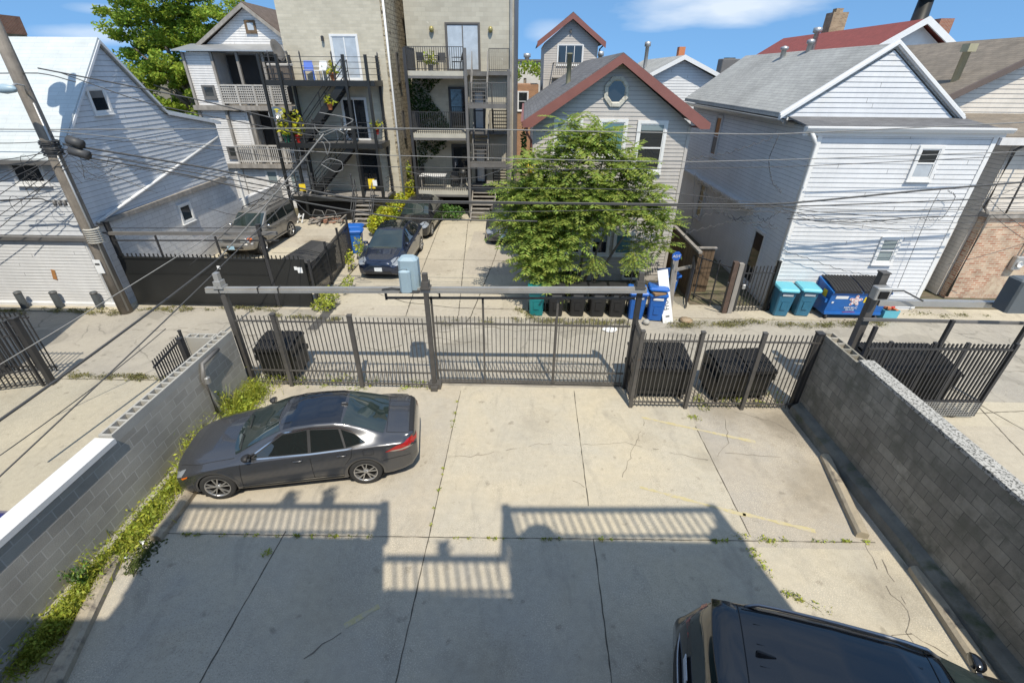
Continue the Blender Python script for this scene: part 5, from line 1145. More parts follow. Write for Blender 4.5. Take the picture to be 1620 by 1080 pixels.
def crossover(root, m, roofm, ev=True):
    S = dict(L=4.75, N=100, rw=0.345, arch=0.395, ax=(1.5, -1.39),
        top=[(2.375, .66), (2.34, .76), (2.2, .84), (1.8, .93), (1.35, 1.01), (1.15, 1.06), (.6, 1.36), (.2, 1.53), (-.1, 1.60), (-.5, 1.625), (-1.0, 1.59), (-1.5, 1.47), (-1.95, 1.29), (-2.2, 1.17), (-2.3, 1.05), (-2.375, .8)],
        bot=[(2.375, .30), (2.2, .2), (-2.1, .22), (-2.375, .4)],
        belt=[(2.375, .6), (2.1, .76), (1.4, .88), (.5, .98), (-1.2, 1.06), (-2.1, 1.08), (-2.375, .74)],
        w=wid(1.92, .60, .70, 2.375), wb=[(2.375, .55), (2.2, .68), (1.4, .84), (.5, .875), (-1.5, .88), (-2.2, .78), (-2.375, .62)],
        wr=[(2.375, .45), (2.0, .68), (1.2, .76), (.5, .66), (.0, .60), (-.8, .59), (-1.5, .6), (-2.2, .64), (-2.375, .5)],
        crown=[(2.375, .06), (1.4, .08), (.2, .08), (-.8, .09), (-1.8, .08), (-2.375, .06)])
    c = Car(root, S); c.body(m)
    c.screen('windscreen', M_carglassw, 1.18, .18, .72, .57, .12)
    if roofm: c.screen('roof_glass', roofm, .08, -1.0, .55, .545, 0, off=.004)
    for k in 'LR':
        for n, P in (('front_window', [(.82, 1.03), (.2, 1.42), (-.35, 1.49), (-.35, 1.05)]), ('rear_door_window', [(-.41, 1.055), (-.41, 1.49), (-1.0, 1.47), (-1.3, 1.1)]), ('quarter_window', [(-1.34, 1.11), (-1.1, 1.44), (-1.55, 1.3), (-1.75, 1.14)])):
            c.panel(n, M_carglass, k, P, off=.006)
        c.panel('headlight', M_lamp, k, [(2.32, .68), (2.05, .79), (1.78, .855), (1.9, .75), (2.25, .63)], off=.008)
    c.panel('headlight_eye', M_lamp, 'T', [(2.26, .58), (2.1, .66), (1.85, .70), (2.0, .60), (2.2, .50)], both=True, off=.006)
    sm = None; c.strip(sm, 'T', [(1.15, .0), (1.25, .4), (1.3, .68), (2.1, .55), (2.28, .3), (2.29, 0)], .01); c.strip(sm, 'S', [(-.38, .35), (-.38, 1.05)]); c.strip(sm, 'S', [(1.0, .35), (.98, 1.0)]); c.strip(sm, 'S', [(-1.1, .6), (-1.3, 1.05)])
    c.panel('lower_grille', M_blackp, 'F', [(-.62, .36), (-.5, .30), (.5, .30), (.62, .36), (.5, .40), (-.5, .40)], off=.006)
    bk = M_blackp
    c.strip(None, 'S', [(1.05, .27), (-.95, .29)], .10, .008, 'sill_cladding', bk)
    plate(c, 'F', .49, M_plate); c.wheels(5, 'twin' if not ev else 'solid'); c.mirrors(.85, 1.05, m); c.handles([(-.2, .9), (-1.05, .93)], m)
    wh = MB(); wh.lathe([(0.001, 0), (.05, 0)], (0, 0, 0), 10)
    return c

def box_suv(root):
    S = dict(L=4.66, N=100, rw=0.385, arch=0.45, ax=(1.45, -1.22),
        top=[(2.33, .95), (2.29, 1.03), (2.1, 1.08), (1.4, 1.13), (1.1, 1.15), (.9, 1.24), (.5, 1.56), (.3, 1.70), (-.1, 1.755), (-1.0, 1.765), (-1.9, 1.74), (-2.1, 1.70), (-2.2, 1.45), (-2.28, 1.1), (-2.33, .8)],
        bot=[(2.33, .5), (2.1, .40), (-2.1, .42), (-2.33, .5)],
        belt=[(2.33, .86), (2.0, 1.0), (1.1, 1.05), (-2.2, 1.1), (-2.33, .75)],
        w=wid(1.80, .74, .74, 2.33), wb=[(2.33, .70), (2.1, .76), (1.0, .83), (-2.0, .83), (-2.33, .7)],
        wr=[(2.33, .64), (2.0, .70), (1.0, .74), (.4, .70), (-.5, .69), (-2.0, .67), (-2.33, .6)],
        crown=[(2.33, .04), (1.2, .05), (.4, .07), (-1, .08), (-2.33, .06)], lipm=M_psilver)
    c = Car(root, S); c.body(M_psilver)
    c.screen('windscreen', M_carglassw, .98, .36, .70, .64, .06)
    for k in 'LR':
        for n, P in (('front_window', [(.72, 1.10), (.38, 1.52), (-.35, 1.56), (-.35, 1.12)]), ('rear_door_window', [(-.42, 1.12), (-.42, 1.56), (-1.2, 1.56), (-1.2, 1.13)]), ('cargo_window', [(-1.28, 1.14), (-1.28, 1.55), (-2.0, 1.52), (-2.08, 1.18)])):
            c.panel(n, M_carglass, k, P, off=.006)
        c.panel('corner_lamp', M_amber, k, [(2.26, .84), (2.08, .86), (2.08, .99), (2.26, .98)], off=.012)
    c.panel('headlight', M_lamp, 'F', [(.40, .83), (.42, .965), (.73, .96), (.73, .82)], both=True, off=.012)
    gr = c.panel('grille', M_blackp, 'F', [(-.36, .83), (-.36, .95), (.36, .95), (.36, .83)], off=.010)
    g = MB()
    for z in (.83, .89, .955): g.bar((2.345, -.38, z), (2.345, .38, z), .02, .022, up=(0, 0, 1))
    g.build('grille_bars', M_chrome, gr)
    b = MB(); gg = []
    for y in np.linspace(-.88, .88, 17):
        t = (abs(y)/.88)**4; x = 2.33-.22*t
        gg.append([(x-.1, y, .79), (x+.07, y, .775), (x+.10, y, .70), (x+.09, y, .55), (x+.04, y, .47), (x-.1, y, .45)])
    b.loft(gg, False, smooth=True); bo = b.build('front_bumper', M_psilver, root)
    MB().bx(2.425, 2.437, -.5, .5, .545, .64).build('bumper_intake', M_blackp, bo)
    MB().box((2.445, -.05, .60), (.012, .32, .16)).build('number_plate', M_plateb, root)
    rb = MB()
    for sg in (1, -1):
        rb.tube([(.1, sg*.6, c.ztop(.1, .6))]+[(x, sg*.6, c.ztop(x, .6)+.07) for x in (-.05, -.9, -1.8)]+[(-1.95, sg*.6, c.ztop(-1.95, .6))], .018, 6)
    for x in (-.4, -1.5): rb.bar((x, -.6, c.ztop(x, .6)+.07), (x, .6, c.ztop(x, .6)+.07), .04, .02)
    rb.build('roof_rack', M_blackp, root)
    [MB().bx(-.75, 1.0, sg*.78, sg*.93, .40, .44).build('running_board', M_psilver, root) for sg in (1, -1)]
    hs = MB(); c.panel('x', None, 'T', [(2.0, -.25), (2.0, .25), (1.35, .3), (1.35, -.3)], build=False, mb=hs, off=.02); hs.build('bonnet_bulge', M_psilver, root)
    sm = None; c.strip(sm, 'S', [(-.38, .5), (-.38, 1.1)]); c.strip(sm, 'S', [(.95, .5), (.95, 1.08)]); c.strip(sm, 'T', [(1.2, 0), (1.2, .66), (2.2, .6)])
    c.wheels(5, 'solid'); c.mirrors(.72, 1.1, M_chrome); c.handles([(-.2, .98), (-1.0, .98)], M_psilver)
    return c

def hatch(root, m):
    S = dict(L=4.36, N=90, rw=0.32, arch=0.37, ax=(1.28, -1.37),
        top=[(2.18, .62), (2.15, .74), (2.0, .84), (1.5, .97), (1.1, 1.05), (.5, 1.32), (.2, 1.43), (-.4, 1.48), (-1.2, 1.44), (-1.6, 1.3), (-2.0, 1.1), (-2.12, .95), (-2.18, .75)],
        bot=[(2.18, .28), (2.0, .19), (-2.0, .2), (-2.18, .38)], belt=[(2.18, .56), (1.9, .72), (1.0, .90), (-1.4, .99), (-2.18, .7)],
        w=wid(1.82, .58, .66, 2.18), wb=[(2.18, .52), (1.9, .68), (1.0, .83), (-1.5, .84), (-2.18, .62)], wr=[(2.18, .44), (1.8, .64), (1.1, .72), (.2, .6), (-1.2, .58), (-2.18, .5)],
        crown=[(2.18, .06), (1, .08), (0, .08), (-2.18, .06)])
    c = Car(root, S); c.body(m)
    c.screen('windscreen', M_carglassw, 1.1, .22, .69, .57, .12); c.screen('rear_window', M_carglassw, -1.95, -1.3, .58, .52, .04)
    for k in 'LR':
        c.panel('front_window', M_carglass, k, [(.72, .96), (.15, 1.3), (-.35, 1.36), (-.35, .98)], off=.006); c.panel('rear_door_window', M_carglass, k, [(-.4, .98), (-.4, 1.36), (-1.0, 1.33), (-1.3, 1.03)], off=.006)
        c.panel('headlight', M_lamp, k, [(2.1, .66), (1.7, .83), (1.65, .77), (2.05, .57)], off=.008)
    c.panel('headlight_eye', M_lamp, 'F', [(.48, .60), (.46, .69), (.70, .75), (.72, .62)], both=True, off=.008)
    c.panel('grille', M_blackp, 'F', [(-.42, .33), (-.55, .46), (.55, .46), (.42, .33)], off=.006)
    g = MB(); g.bx(2.175, 2.195, -.4, .4, .60, .63); g.build('grille_bar', M_chrome, root)
    sm = None; c.strip(sm, 'T', [(1.1, 0), (1.15, .66), (2.0, .5)]); c.strip(sm, 'S', [(-.38, .35), (-.38, .97)])
    plate(c, 'F', .52, M_plateb, .30, .15); c.wheels(5, 'solid'); c.mirrors(.75, .97, m)
    return c

def place(o, loc, hd): o.location = loc; o.rotation_euler = (0, 0, hd)
CARS = [('parked_sedan', 'dark grey four-door sedan parked beside the left block wall', 'car', sedan, (), (-4.62, 7.36, 0), math.pi+R(10.0)),
        ('parked_suv', 'black SUV with roof rails, cut off by the bottom right of the lot', 'car', suv_black, (), (4.62, 2.33, 0), -R(14.5)),
        ('parked_car', 'navy crossover with a glass roof, nose to the alley beyond the gate', 'car', crossover, (M_pnavy, M_carglass, True), (-5.78, 19.85, 0), -math.pi/2-R(1)),
        ('parked_car', 'black crossover tucked behind the navy one, below the yellow shrubs', 'car', crossover, (M_pblack2, None, False), (-5.6, 25.15, 0), -math.pi/2-R(2)),
        ('parked_suv', 'silver-taupe box-shaped SUV with roof rack and pale blue plate, behind the black gate', 'car', box_suv, (), (-12.85, 21.95, 0), -math.pi/2-R(2)),
        ('parked_car', 'slate grey hatchback half hidden by the leafy tree', 'car', hatch, (M_pgrey2,), (-0.95, 24.25, 0), -math.pi/2),
        ('parked_car', 'bright blue car of which only the roof corner shows past the white wall coping', 'car', hatch, (M_pblue,), (-9.05, 3.1, 0), math.pi/2)]
for nm, lb, ct, fn, ar, lo, hd in CARS:
    t_ = thing(nm, lb, ct); fn(t_, *ar); place(t_, lo, hd)
# ------------------------------------------------------------------ block walls of the lot
lw = thing('block_wall', 'grey concrete block wall along the left of the lot, half capped in white metal', 'wall', (-7.43, 0, 0))
w = MB(); w.bx(-7.55, -7.3, -14, 6.1, 0, 1.66); w.bx(-7.55, -7.3, 6.1, 10.0, 0, 1.56); w.build('blockwork', M_cmuL, lw)
c = MB(); c.bx(-7.60, -7.255, -14, 6.08, 1.664, 1.70); c.bx(-7.26, -7.245, -14, 6.08, 1.60, 1.70); c.bx(-7.61, -7.595, -14, 6.08, 1.60, 1.70); c.build('metal_coping', M_trim, lw)
t_ = MB(); y = 6.1
t_.bx(-7.55, -7.51, 6.1, 10.0, 1.56, 1.75); t_.bx(-7.34, -7.3, 6.1, 10.0, 1.56, 1.75)
for k in range(20): t_.bx(-7.51, -7.34, 6.1+k*.2-.0, 6.1+k*.2+.045, 1.56, 1.748)
t_.bx(-8.25, -7.551, 9.78, 9.82, 1.3, 1.75); t_.bx(-8.25, -7.551, 9.60, 9.64, 1.3, 1.75)
for k in range(4): t_.bx(-8.25+k*.21, -8.205+k*.21, 9.64, 9.78, 1.3, 1.748)
t_.bx(-8.25, -7.551, 9.6, 9.82, 0, 1.3); t_.build('open_block_course', M_blockcore, lw)
f = MB(); f.bx(-7.3, -7.18, -14, 9.9, 0, .14); f.build('footing', M_cmuL, lw)
d = MB(); d.tube([gx(345, 552, -7.24), gx(320, 576, -7.22), gx(322, 600, -7.22), gx(345, 652, -7.22)], .045, 8); d.tube([gx(345, 652, -7.22), gx(330, 672, -7.15)], .02, 6); d.build('conduit', M_ironl, lw)
p = gx(326, 601, -7.2); b = MB(); b.bbox((p.x+.02, p.y, p.z-.08), (.12, .12, .16), .02); b.build('junction_box', M_galv, lw)

rw = thing('block_wall', 'dark weathered block wall with lichened coping along the right of the lot', 'wall', (7.2, 0, 0))
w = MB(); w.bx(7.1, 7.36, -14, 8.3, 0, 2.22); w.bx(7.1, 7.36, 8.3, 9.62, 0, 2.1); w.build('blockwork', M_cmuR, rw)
c = MB(); c.bx(7.085, 7.38, -14, 8.28, 2.224, 2.29); c.build('coping', M_capcon, rw)
f = MB(); f.prism([(7.1, -14, 0), (6.86, -14, 0), (6.90, -14, .2), (7.0, -14, .27), (7.1, -14, .3)], (0, 23.4, 0)); f.build('footing', mat('mossy footing', (.19, .18, .15), .95, var=.35, vs=2, bump=.6, bs=14, dirt=((.08, .09, .05), 2.5, .52, .7)), rw)
b = MB(); b.bx(7.09, 7.13, 8.3, 9.6, 2.1, 2.2); b.bx(7.32, 7.36, 8.3, 9.6, 2.1, 2.2)
for k in range(6): b.bx(7.13, 7.32, 8.35+k*.25, 8.4+k*.25, 2.1, 2.195)
b.build('open_block_course', M_cmuR, rw)

# ------------------------------------------------------------------ fences and the sliding gate
def picket_part(t, a, b, n, z0, z1, m, sz=.02, name='pickets'):
    mb = MB(); a, b = Vector(a), Vector(b)
    for i in range(n): p = a.lerp(b, (i+.5)/n); mb.bar((p.x, p.y, p.z+z0), (p.x, p.y, p.z+z1), sz, up=(0, 1, 0))
    return mb.build(name, m, t)
def rail_part(t, a, b, z, m, w=.035, h=.035, name='rail'):
    mb = MB(); a, b = Vector(a), Vector(b); mb.bar(a+Vector((0, 0, z)), b+Vector((0, 0, z)), w, h); return mb.build(name, m, t)
def post_part(t, x, y, z1, s, m, z0=0, cap=True, name='post'):
    mb = MB(); mb.bar((x, y, z0), (x, y, z1), s, up=(0, 1, 0))
    if cap: mb.bx(x-s*.6, x+s*.6, y-s*.6, y+s*.6, z1, z1+.03)
    return mb.build(name, m, t)
ft = thing('picket_fence', 'brown-grey steel picket fence behind the parked sedan, left of the sliding gate', 'fence', (-4.8, 10.1, 0))
picket_part(ft, (-7.15, 10.1, 0), (-2.4, 10.1, 0), 43, .06, 2.13, M_ironb)
for z in (1.98, .50, .13): rail_part(ft, (-7.2, 10.1, 0), (-2.35, 10.1, 0), z, M_ironb)
for x in (-6.2, -4.27): post_part(ft, x, 10.1, 2.17, .10, M_ironb)
fr_ = thing('picket_fence', 'steel picket fence in front of the two black dumpsters, right of the gate', 'fence', (5, 9.47, 0))
picket_part(fr_, (2.9, 9.47, 0), (7.08, 9.5, 0), 40, .05, 2.17, M_ironb)
for z in (1.98, .17): rail_part(fr_, (2.9, 9.47, 0), (7.1, 9.5, 0), z, M_ironb)
for x in (2.87, 4.27, 5.70): post_part(fr_, x, 9.47, 2.22, .085, M_ironb)
post_part(fr_, 7.02, 9.56, 2.2, .14, M_iron)
picket_part(fr_, (2.87, 9.55, 0), (2.9, 10.3, 0), 7, .05, 2.17, M_ironb, name='return_pickets'); rail_part(fr_, (2.87, 9.5, 0), (2.9, 10.35, 0), 1.98, M_ironb); rail_part(fr_, (2.87, 9.5, 0), (2.9, 10.35, 0), .17, M_ironb)
gf = thing('gate_gantry', 'overhead beam on three tall steel posts spanning the lot entrance', 'gate frame', (-2.3, 10.2, 0))
BL, BR = Vector((-7.7, 10.18, 2.78)), Vector((3.0, 10.22, 2.95))
b = MB(); b.bar(BL, BR, .12, .125); b.build('beam', M_beam, gf)
b = MB(); b.bar(BL+Vector((0, -.02, .066)), BR+Vector((0, -.02, .066)), .07, .006); b.bar(BL+Vector((0, -.07, -.025)), BR+Vector((0, -.07, -.025)), .014, .07); b.build('beam_flange', M_galv, gf)
for x, y, z, s in ((-7.32, 10.2, 2.70, .13), (-2.3, 10.15, 2.82, .11), (2.88, 10.3, 2.9, .12)):
    post_part(gf, x, y, z, s, M_iron if x > 2 else M_ironb, cap=False)
for x, y, z in ((-7.35, 10.2, 2.86), (-2.3, 10.18, 2.94), (2.84, 10.25, 3.02)):
    b = MB(); b.bx(x-.09, x+.09, y-.1, y+.1, z, z+.16); b.bx(x-.06, x+.06, y-.06, y+.06, z+.16, z+.36); b.bx(x-.12, x+.12, y-.12, y+.12, z-.02, z+.02); b.build('bracket', M_ironb if x > -7 else M_galv, gf)
for u in (346, 408, 440): p = gy(u, 461, 10.1); b = MB(); b.bx(p.x-.01, p.x+.01, 10.09, 10.27, 2.70, 2.89); b.build('beam_collar', M_iron, gf)
b = MB(); b.bx(-2.45, -2.12, 10.05, 10.3, .02, .16); b.bx(-2.38, -2.2, 9.95, 10.1, 0, .12); b.build('gate_roller', M_ironb, gf)
gt = thing('sliding_gate', 'long steel picket sliding gate hung from the overhead beam', 'gate', (.3, 10.4, 0))
GY = 10.38
picket_part(gt, (-2.2, GY, 0), (2.78, GY, 0), 46, .10, 2.07, M_ironb)
for z, a_, b_ in ((1.86, -2.25, 2.8), (.42, -2.25, 2.8), (.10, -2.25, 2.8), (.02, -2.2, 2.8)): rail_part(gt, (a_, GY, 0), (b_, GY, 0), z, M_ironb, .04, .04)
rail_part(gt, (-3.36, GY, -.05), (2.8, GY, .05), 2.60, M_ironb, .05, .05, 'hanger_bar')
for x in (-2.24, -.95, .92): b = MB(); b.bar((x, GY, .05), (x, GY, 2.6), .05, up=(0, 1, 0)); b.build('stile', M_ironb, gt)
b = MB(); b.bar((-3.36, GY, 2.5), (-3.36, GY, 2.85), .05, up=(0, 1, 0)); b.build('stile', M_ironb, gt)
for x in (-2.02, 2.43): b = MB(); b.bar((x, GY, 2.6), (x, GY-.02, 2.8), .04, up=(0, 1, 0)); b.lathe([(0, -.03), (.07, -.03), (.07, .03), (0, .03)], (x, GY-.12, 2.82), 14, 'Y'); b.build('trolley', M_iron, gt)
op = thing('gate_operator', 'blue-grey gate motor housing bolted on the overhead beam', 'gate motor', (-2.72, 10.1, 2.87))
b = MB(); b.bbox((-2.68, 10.30, 2.88), (.46, .36, .80), .07); b.build('housing', M_opbox, op); b = MB(); b.bbox((-2.74, 10.04, 2.88), (.27, .16, .56), .05); b.build('cover', M_opbox, op)
b = MB(); b.bx(-2.9, -2.44, 9.98, 10.5, 2.862, 2.882); b.build('mounting_plate', M_iron, op); b = MB(); b.tube([(-2.9, 10.1, 2.92), (-3.1, 10.1, 2.95), (-3.35, 10.1, 2.9)], .015, 6); b.build('cable', M_wire, op)

# neighbour on the right
ng = thing('neighbour_gate', 'steel sliding gate with mesh foot on the next lot, beyond the right block wall', 'gate', (9.8, 9.3, 0))
picket_part(ng, (8.05, 9.3, 0), (11.35, 9.35, 0), 34, .08, 2.12, M_iron, .03)
for z in (1.98, .5, .1): rail_part(ng, (8.05, 9.3, 0), (11.4, 9.35, 0), z, M_iron, .05, .05)
for x in (8.55, 9.55, 10.3, 11.4): post_part(ng, x, 9.35, 2.14, .07, M_iron, .05, False)
m_ = MB()
for k in range(52): m_.bx(8.1+k*.063, 8.115+k*.063, 9.27, 9.275, .08, .5)
for k in range(8): m_.bx(8.1, 11.35, 9.262, 9.267, .1+k*.055, .112+k*.055)
m_.build('mesh_foot', M_galv, ng)
b = MB(); b.lathe([(0, -.04), (.09, -.04), (.09, .04), (0, .04)], (10.9, 9.35, .09), 14, 'Y'); b.bx(10.7, 11.1, 9.3, 9.4, .1, .2); b.build('wheel', M_iron, ng)
nf = thing('gate_gantry', 'dark leaning-looking steel post and grey rail beam over the next lot on the right', 'gate frame', (8.5, 10.3, 0))
post_part(nf, 8.52, 10.35, 3.42, .17, M_ironb); P1, P2 = gy(1388, 478, 10.3), gy(1660, 482, 10.3); b = MB(); b.bar(P1, P2, .14, .14); b.build('beam', M_galv, nf)
P1, P2 = gy(1365, 505, 10.2), gy(1660, 512, 10.2); b = MB(); b.bar(P1, P2, .06, .07); b.build('lower_rail', M_ironl, nf)
for u0, v0, u1, v1 in ((1520, 505, 1425, 650), (1390, 515, 1364, 570), (1640, 470, 1555, 655)):
    a, b_ = gy(u0, v0, 10.1), gy(u1, v1, 9.9); k = MB(); x_ = (a.x+b_.x)/2; k.bar((x_, 10.05, .1), (x_, 10.05, a.z), .08, up=(0, 1, 0)); k.build('post', M_iron, nf)
p = gy(1390, 463, 10.15); b = MB(); b.bbox((p.x, 10.1, p.z-.12), (.34, .22, .3), .02); b.build('motor_box', M_galv, nf); b = MB(); b.bx(p.x-.1, p.x+.1, 9.96, 9.985, p.z-.08, p.z+.1); b.build('motor_opening', M_inner, nf)
b = MB(); b.tube([gy(1400, 460, 10.1), gy(1430, 460, 10.1), gy(1445, 468, 10.1), gy(1460, 476, 10.1)], .02, 6); b.build('cable', M_wire, nf)
b = MB(); p = gy(1612, 462, 10.0); b.bbox((p.x, 10.0, p.z-.45), (.5, .4, .8), .04); b.build('control_cabinet', mat('slate cabinet', (.10, .115, .125), .5), nf)

# left neighbour
lg = thing('iron_gate', 'rust-footed iron picket gate at the far left, standing open on the driveway', 'gate', (-12.75, 9.96, 0))
picket_part(lg, (-12.85, 9.9, 0), (-15.3, 9.15, 0), 22, .06, 1.95, M_iron, .025)
for z in (1.8, 1.55, .5, .1): rail_part(lg, (-12.8, 9.92, 0), (-15.4, 9.12, 0), z, M_iron)
post_part(lg, -12.74, 9.96, 2.0, .13, M_iron); post_part(lg, -12.9, 9.86, 1.95, .06, M_iron)
picket_part(lg, (-13.0, 10.5, 0), (-16.4, 10.4, 0), 26, .06, 1.9, M_iron, .025, 'rear_pickets'); rail_part(lg, (-13.0, 10.5, 0), (-16.4, 10.4, 0), 1.75, M_iron); rail_part(lg, (-13.0, 10.5, 0), (-16.4, 10.4, 0), .2, M_iron)
b = MB(); b.bbox((-14.6, 9.7, 0), (.3, .25, 1.2), .04); b.build('gate_motor', M_galv, lg)
rgt = thing('iron_gate', 'short iron picket gate folded against the far end of the left block wall', 'gate', (-8.1, 9.4, 0))
picket_part(rgt, (-8.22, 9.5, 0), (-8.0, 8.2, 0), 14, .06, 1.95, M_iron, .022)
for z in (1.8, .2): rail_part(rgt, (-8.22, 9.5, 0), (-8.0, 8.2, 0), z, M_iron)
post_part(rgt, -7.95, 9.1, 2.0, .09, M_iron); post_part(rgt, -8.24, 9.52, 1.97, .05, M_iron)

# black sheet gate of the gated driveway
bg_ = thing('sheet_gate', 'long black sheet-steel sliding gate with a toothed top in front of the silver SUV', 'gate', (-10.8, 14.85, 0))
b = MB(); b.bx(-13.95, -8.85, 14.85, 14.89, .06, 1.86); b.bx(-8.72, -7.5, 14.87, 14.91, .06, 1.84); b.build('sheet', M_black, bg_)
b = MB(); b.bx(-13.95, -8.85, 14.82, 14.85, 1.80, 1.86); b.bx(-13.95, -8.85, 14.82, 14.85, .06, .12); b.bx(-13.95, -8.85, 14.835, 14.85, 1.25, 1.27); b.build('frame', M_black, bg_)
b = MB()
for k in range(42): x = -13.9+k*.152; b.bar((x, 14.87, 1.84), (x, 14.87, 1.97), .03, up=(0, 1, 0))
b.build('toothed_top', M_black, bg_)
post_part(bg_, -8.78, 14.92, 3.0, .12, M_iron); post_part(bg_, -13.98, 15.0, 3.0, .12, M_iron)
P1, P2 = gy(170, 369, 14.95), gy(438, 369, 14.95); b = MB(); b.bar(P1, P2, .12, .1); b.build('track_beam', M_ironl, bg_)
b = MB(); b.bar(P1+Vector((-6, -.02, .02)), P1+Vector((0, -.02, .02)), .05, .05); b.build('track_extension', M_ironb, bg_)
b = MB(); b.bar(P1+Vector((0, .05, .16)), P2+Vector((0, .05, .16)), .02, .02); b.bar(P1+Vector((0, 0, -.25)), P2+Vector((0, 0, -.25)), .04, .04); b.build('hanger_rail', M_iron, bg_)
for u in (248, 342): p = gy(u, 380, 14.9); b = MB(); b.bar((p.x, 14.9, 1.8), (p.x, 14.9, 2.6), .05, up=(0, 1, 0)); b.build('hanger', M_iron, bg_)
for u, v, s in ((346, 423, .1), (467, 425, .1), (474, 428, .17)): p = gy(u, v, 14.83); b = MB(); b.bx(p.x-s/2, p.x+s/2, 14.815 if u < 400 else 14.86, 14.825 if u < 400 else 14.868, p.z-s*.6, p.z+s*.6); b.build('plate', M_label, bg_)
sf = thing('picket_fence', 'black iron side fence with finials along the gated driveway, beside the navy car', 'fence', (-7.7, 17.5, 0))
picket_part(sf, (-7.4, 15.0, 0), (-7.95, 20.5, 0), 44, .06, 1.55, M_iron, .025); picket_part(sf, (-7.5, 15.0, 0), (-8.9, 15.6, 0), 12, .06, 1.5, M_iron, .025, 'front_pickets')
for z in (1.4, .2): rail_part(sf, (-7.4, 15.0, 0), (-7.95, 20.5, 0), z, M_iron)
for y in (15.0, 17.0, 18.8, 20.5): x = -7.4-.1*(y-15); post_part(sf, x, y, 1.75, .07, M_iron)

# ------------------------------------------------------------------ dumpsters and bins
def dumpster(root, W, D, hf, hb, m, lidm, ribs=12, casters=True, x=0):
    z0 = .18
    b = MB(); pr = [(-D/2+.12, z0), (D/2, z0), (D/2, hb), (-D/2+.45*0, hf)]
    b.prism([(-W/2, y, z) for y, z in pr], (W, 0, 0)); bo = b.build('body', m, root)
    r = MB(); r.bar((-W/2-.02, -D/2-.0, hf-.03), (W/2+.02, -D/2-.0, hf-.03), .06, .07); r.bar((-W/2, -D/2+.09, z0+.05), (W/2, -D/2+.09, z0+.05), .05, .08)
    for sx in (-1, 1): r.bar((sx*W/2, -D/2, hf-.03), (sx*W/2, D/2, hb-.03), .06, .06)
    r.build('rim', m, bo)
    for sx in (-1, 1):
        p = MB(); p.bx(sx*W/2, sx*(W/2+.09), -.36, .36, .62, .76) if sx > 0 else p.bx(-(W/2+.09), -W/2, -.36, .36, .62, .76); p.build('fork_pocket', m, root)
    for k in range(2):
        x0 = -W/2+.02+k*W/2; x1 = x0+W/2-.04; g = []
        n = ribs
        l = MB()
        for i in range(n*4+1):
            u = x0+(x1-x0)*i/(n*4); h = .022*(1 if (i % 4) in (1, 2) else -.2); row = []
            for q in (0, .15, .5, .85, 1):
                y = -D/2-.05+q*(D+.02); z = hf+(hb-hf)*q+.03+.05*math.sin(math.pi*q)+h
                row.append((u, y, z))
            g.append(row)
        l.loft(g, False)
        l.loft([[(u, -D/2-.05, hf+.03), (u, -D/2-.05, hf-.04)] for u in (x0, x1)], False)
        l.build('lid', lidm, root)
    if casters:
        for sx in (-1, 1):
            for yy in (-D/2+.14, D/2-.12):
                c = MB(); c.lathe([(0, -.03), (.085, -.03), (.085, .03), (0, .03)], (sx*(W/2-.12), yy, .085), 14, 'X'); c.bx(sx*(W/2-.12)-.05, sx*(W/2-.12)+.05, yy-.05, yy+.05, .15, z0); c.build('caster', M_iron, root)
    return bo
def dump(lb, loc, rz, W, D, hf, hb, m=M_black, lidm=M_blackp, ribs=12, group=None):
    t = thing('dumpster', lb, 'dumpster', (0, 0, 0), group); bo = dumpster(t, W, D, hf, hb, m, lidm, ribs); t.location = loc; t.rotation_euler = (0, 0, rz); return t
dump('black dumpster with ribbed lid behind the picket fence, next to the gate post', (3.68, 10.33, -.012), 0, 1.45, 1.15, 1.0, 1.12, group='black dumpsters')
dump('black dumpster turned slightly askew behind the fence, right of the other one', (5.72, 10.2, -.012), R(6), 1.45, .95, .98, 1.08, group='black dumpsters')
dump('black dumpster beside the left gate post, behind the fence and the parked sedan', (-6.62, 10.75, -.012), 0, 1.0, .85, 1.0, 1.1, ribs=8, group='black dumpsters')
dump('black dumpster behind the gate of the next lot on the right', (9.9, 10.25, -.012), 0, 2.0, 1.2, 1.1, 1.25, group='black dumpsters')
dump('old black dumpster behind the iron side fence, beside the navy car', (-8.55, 17.6, .01), R(84), 2.3, 1.05, 1.05, 1.2, group='black dumpsters')
bd = dump('blue dumpster with a red and white starburst emblem against the white house', (11.55, 15.02, .03), 0, 1.95, .95, 1.08, 1.28, M_dumpb, M_blackp, 9)
def text_obj(name, s, size, m, parent, M4, ext=.002):
    cu = bpy.data.curves.new(name, 'FONT'); cu.body = s; cu.size = size; cu.align_x = 'CENTER'; cu.extrude = ext
    o = bpy.data.objects.new(name, cu); COL.objects.link(o); bpy.context.view_layer.update()
    me = bpy.data.meshes.new_from_object(o.evaluated_get(bpy.context.evaluated_depsgraph_get())); bpy.data.objects.remove(o)
    o = bpy.data.objects.new(name, me); COL.objects.link(o); me.materials.append(m); o.parent = parent; o.matrix_local = M4; return o
fr_t = math.atan2(.12, 1.08-.18)
FM = lambda x, z, off=.01: Matrix.Translation((x, -.475+.12*(1.08-z)/.9-off, z)) @ Matrix.Rotation(math.pi/2+fr_t, 4, 'X')
def star(r0, r1, n, m, name, off, parent=bd, c=(-.10, .74)):
    b = MB(); P = []
    for i in range(n*8):
        a = 2*math.pi*i/(n*8)+math.pi/2; q = r0+(r1-r0)*(.5+.5*math.cos(n*(a-math.pi/2)))**.8
        P.append((q*math.cos(a), q*math.sin(a), 0))
    b.prism(P, (0, 0, .004)); o = b.build(name, m); o.parent = parent; o.matrix_local = FM(c[0], c[1], off); return o
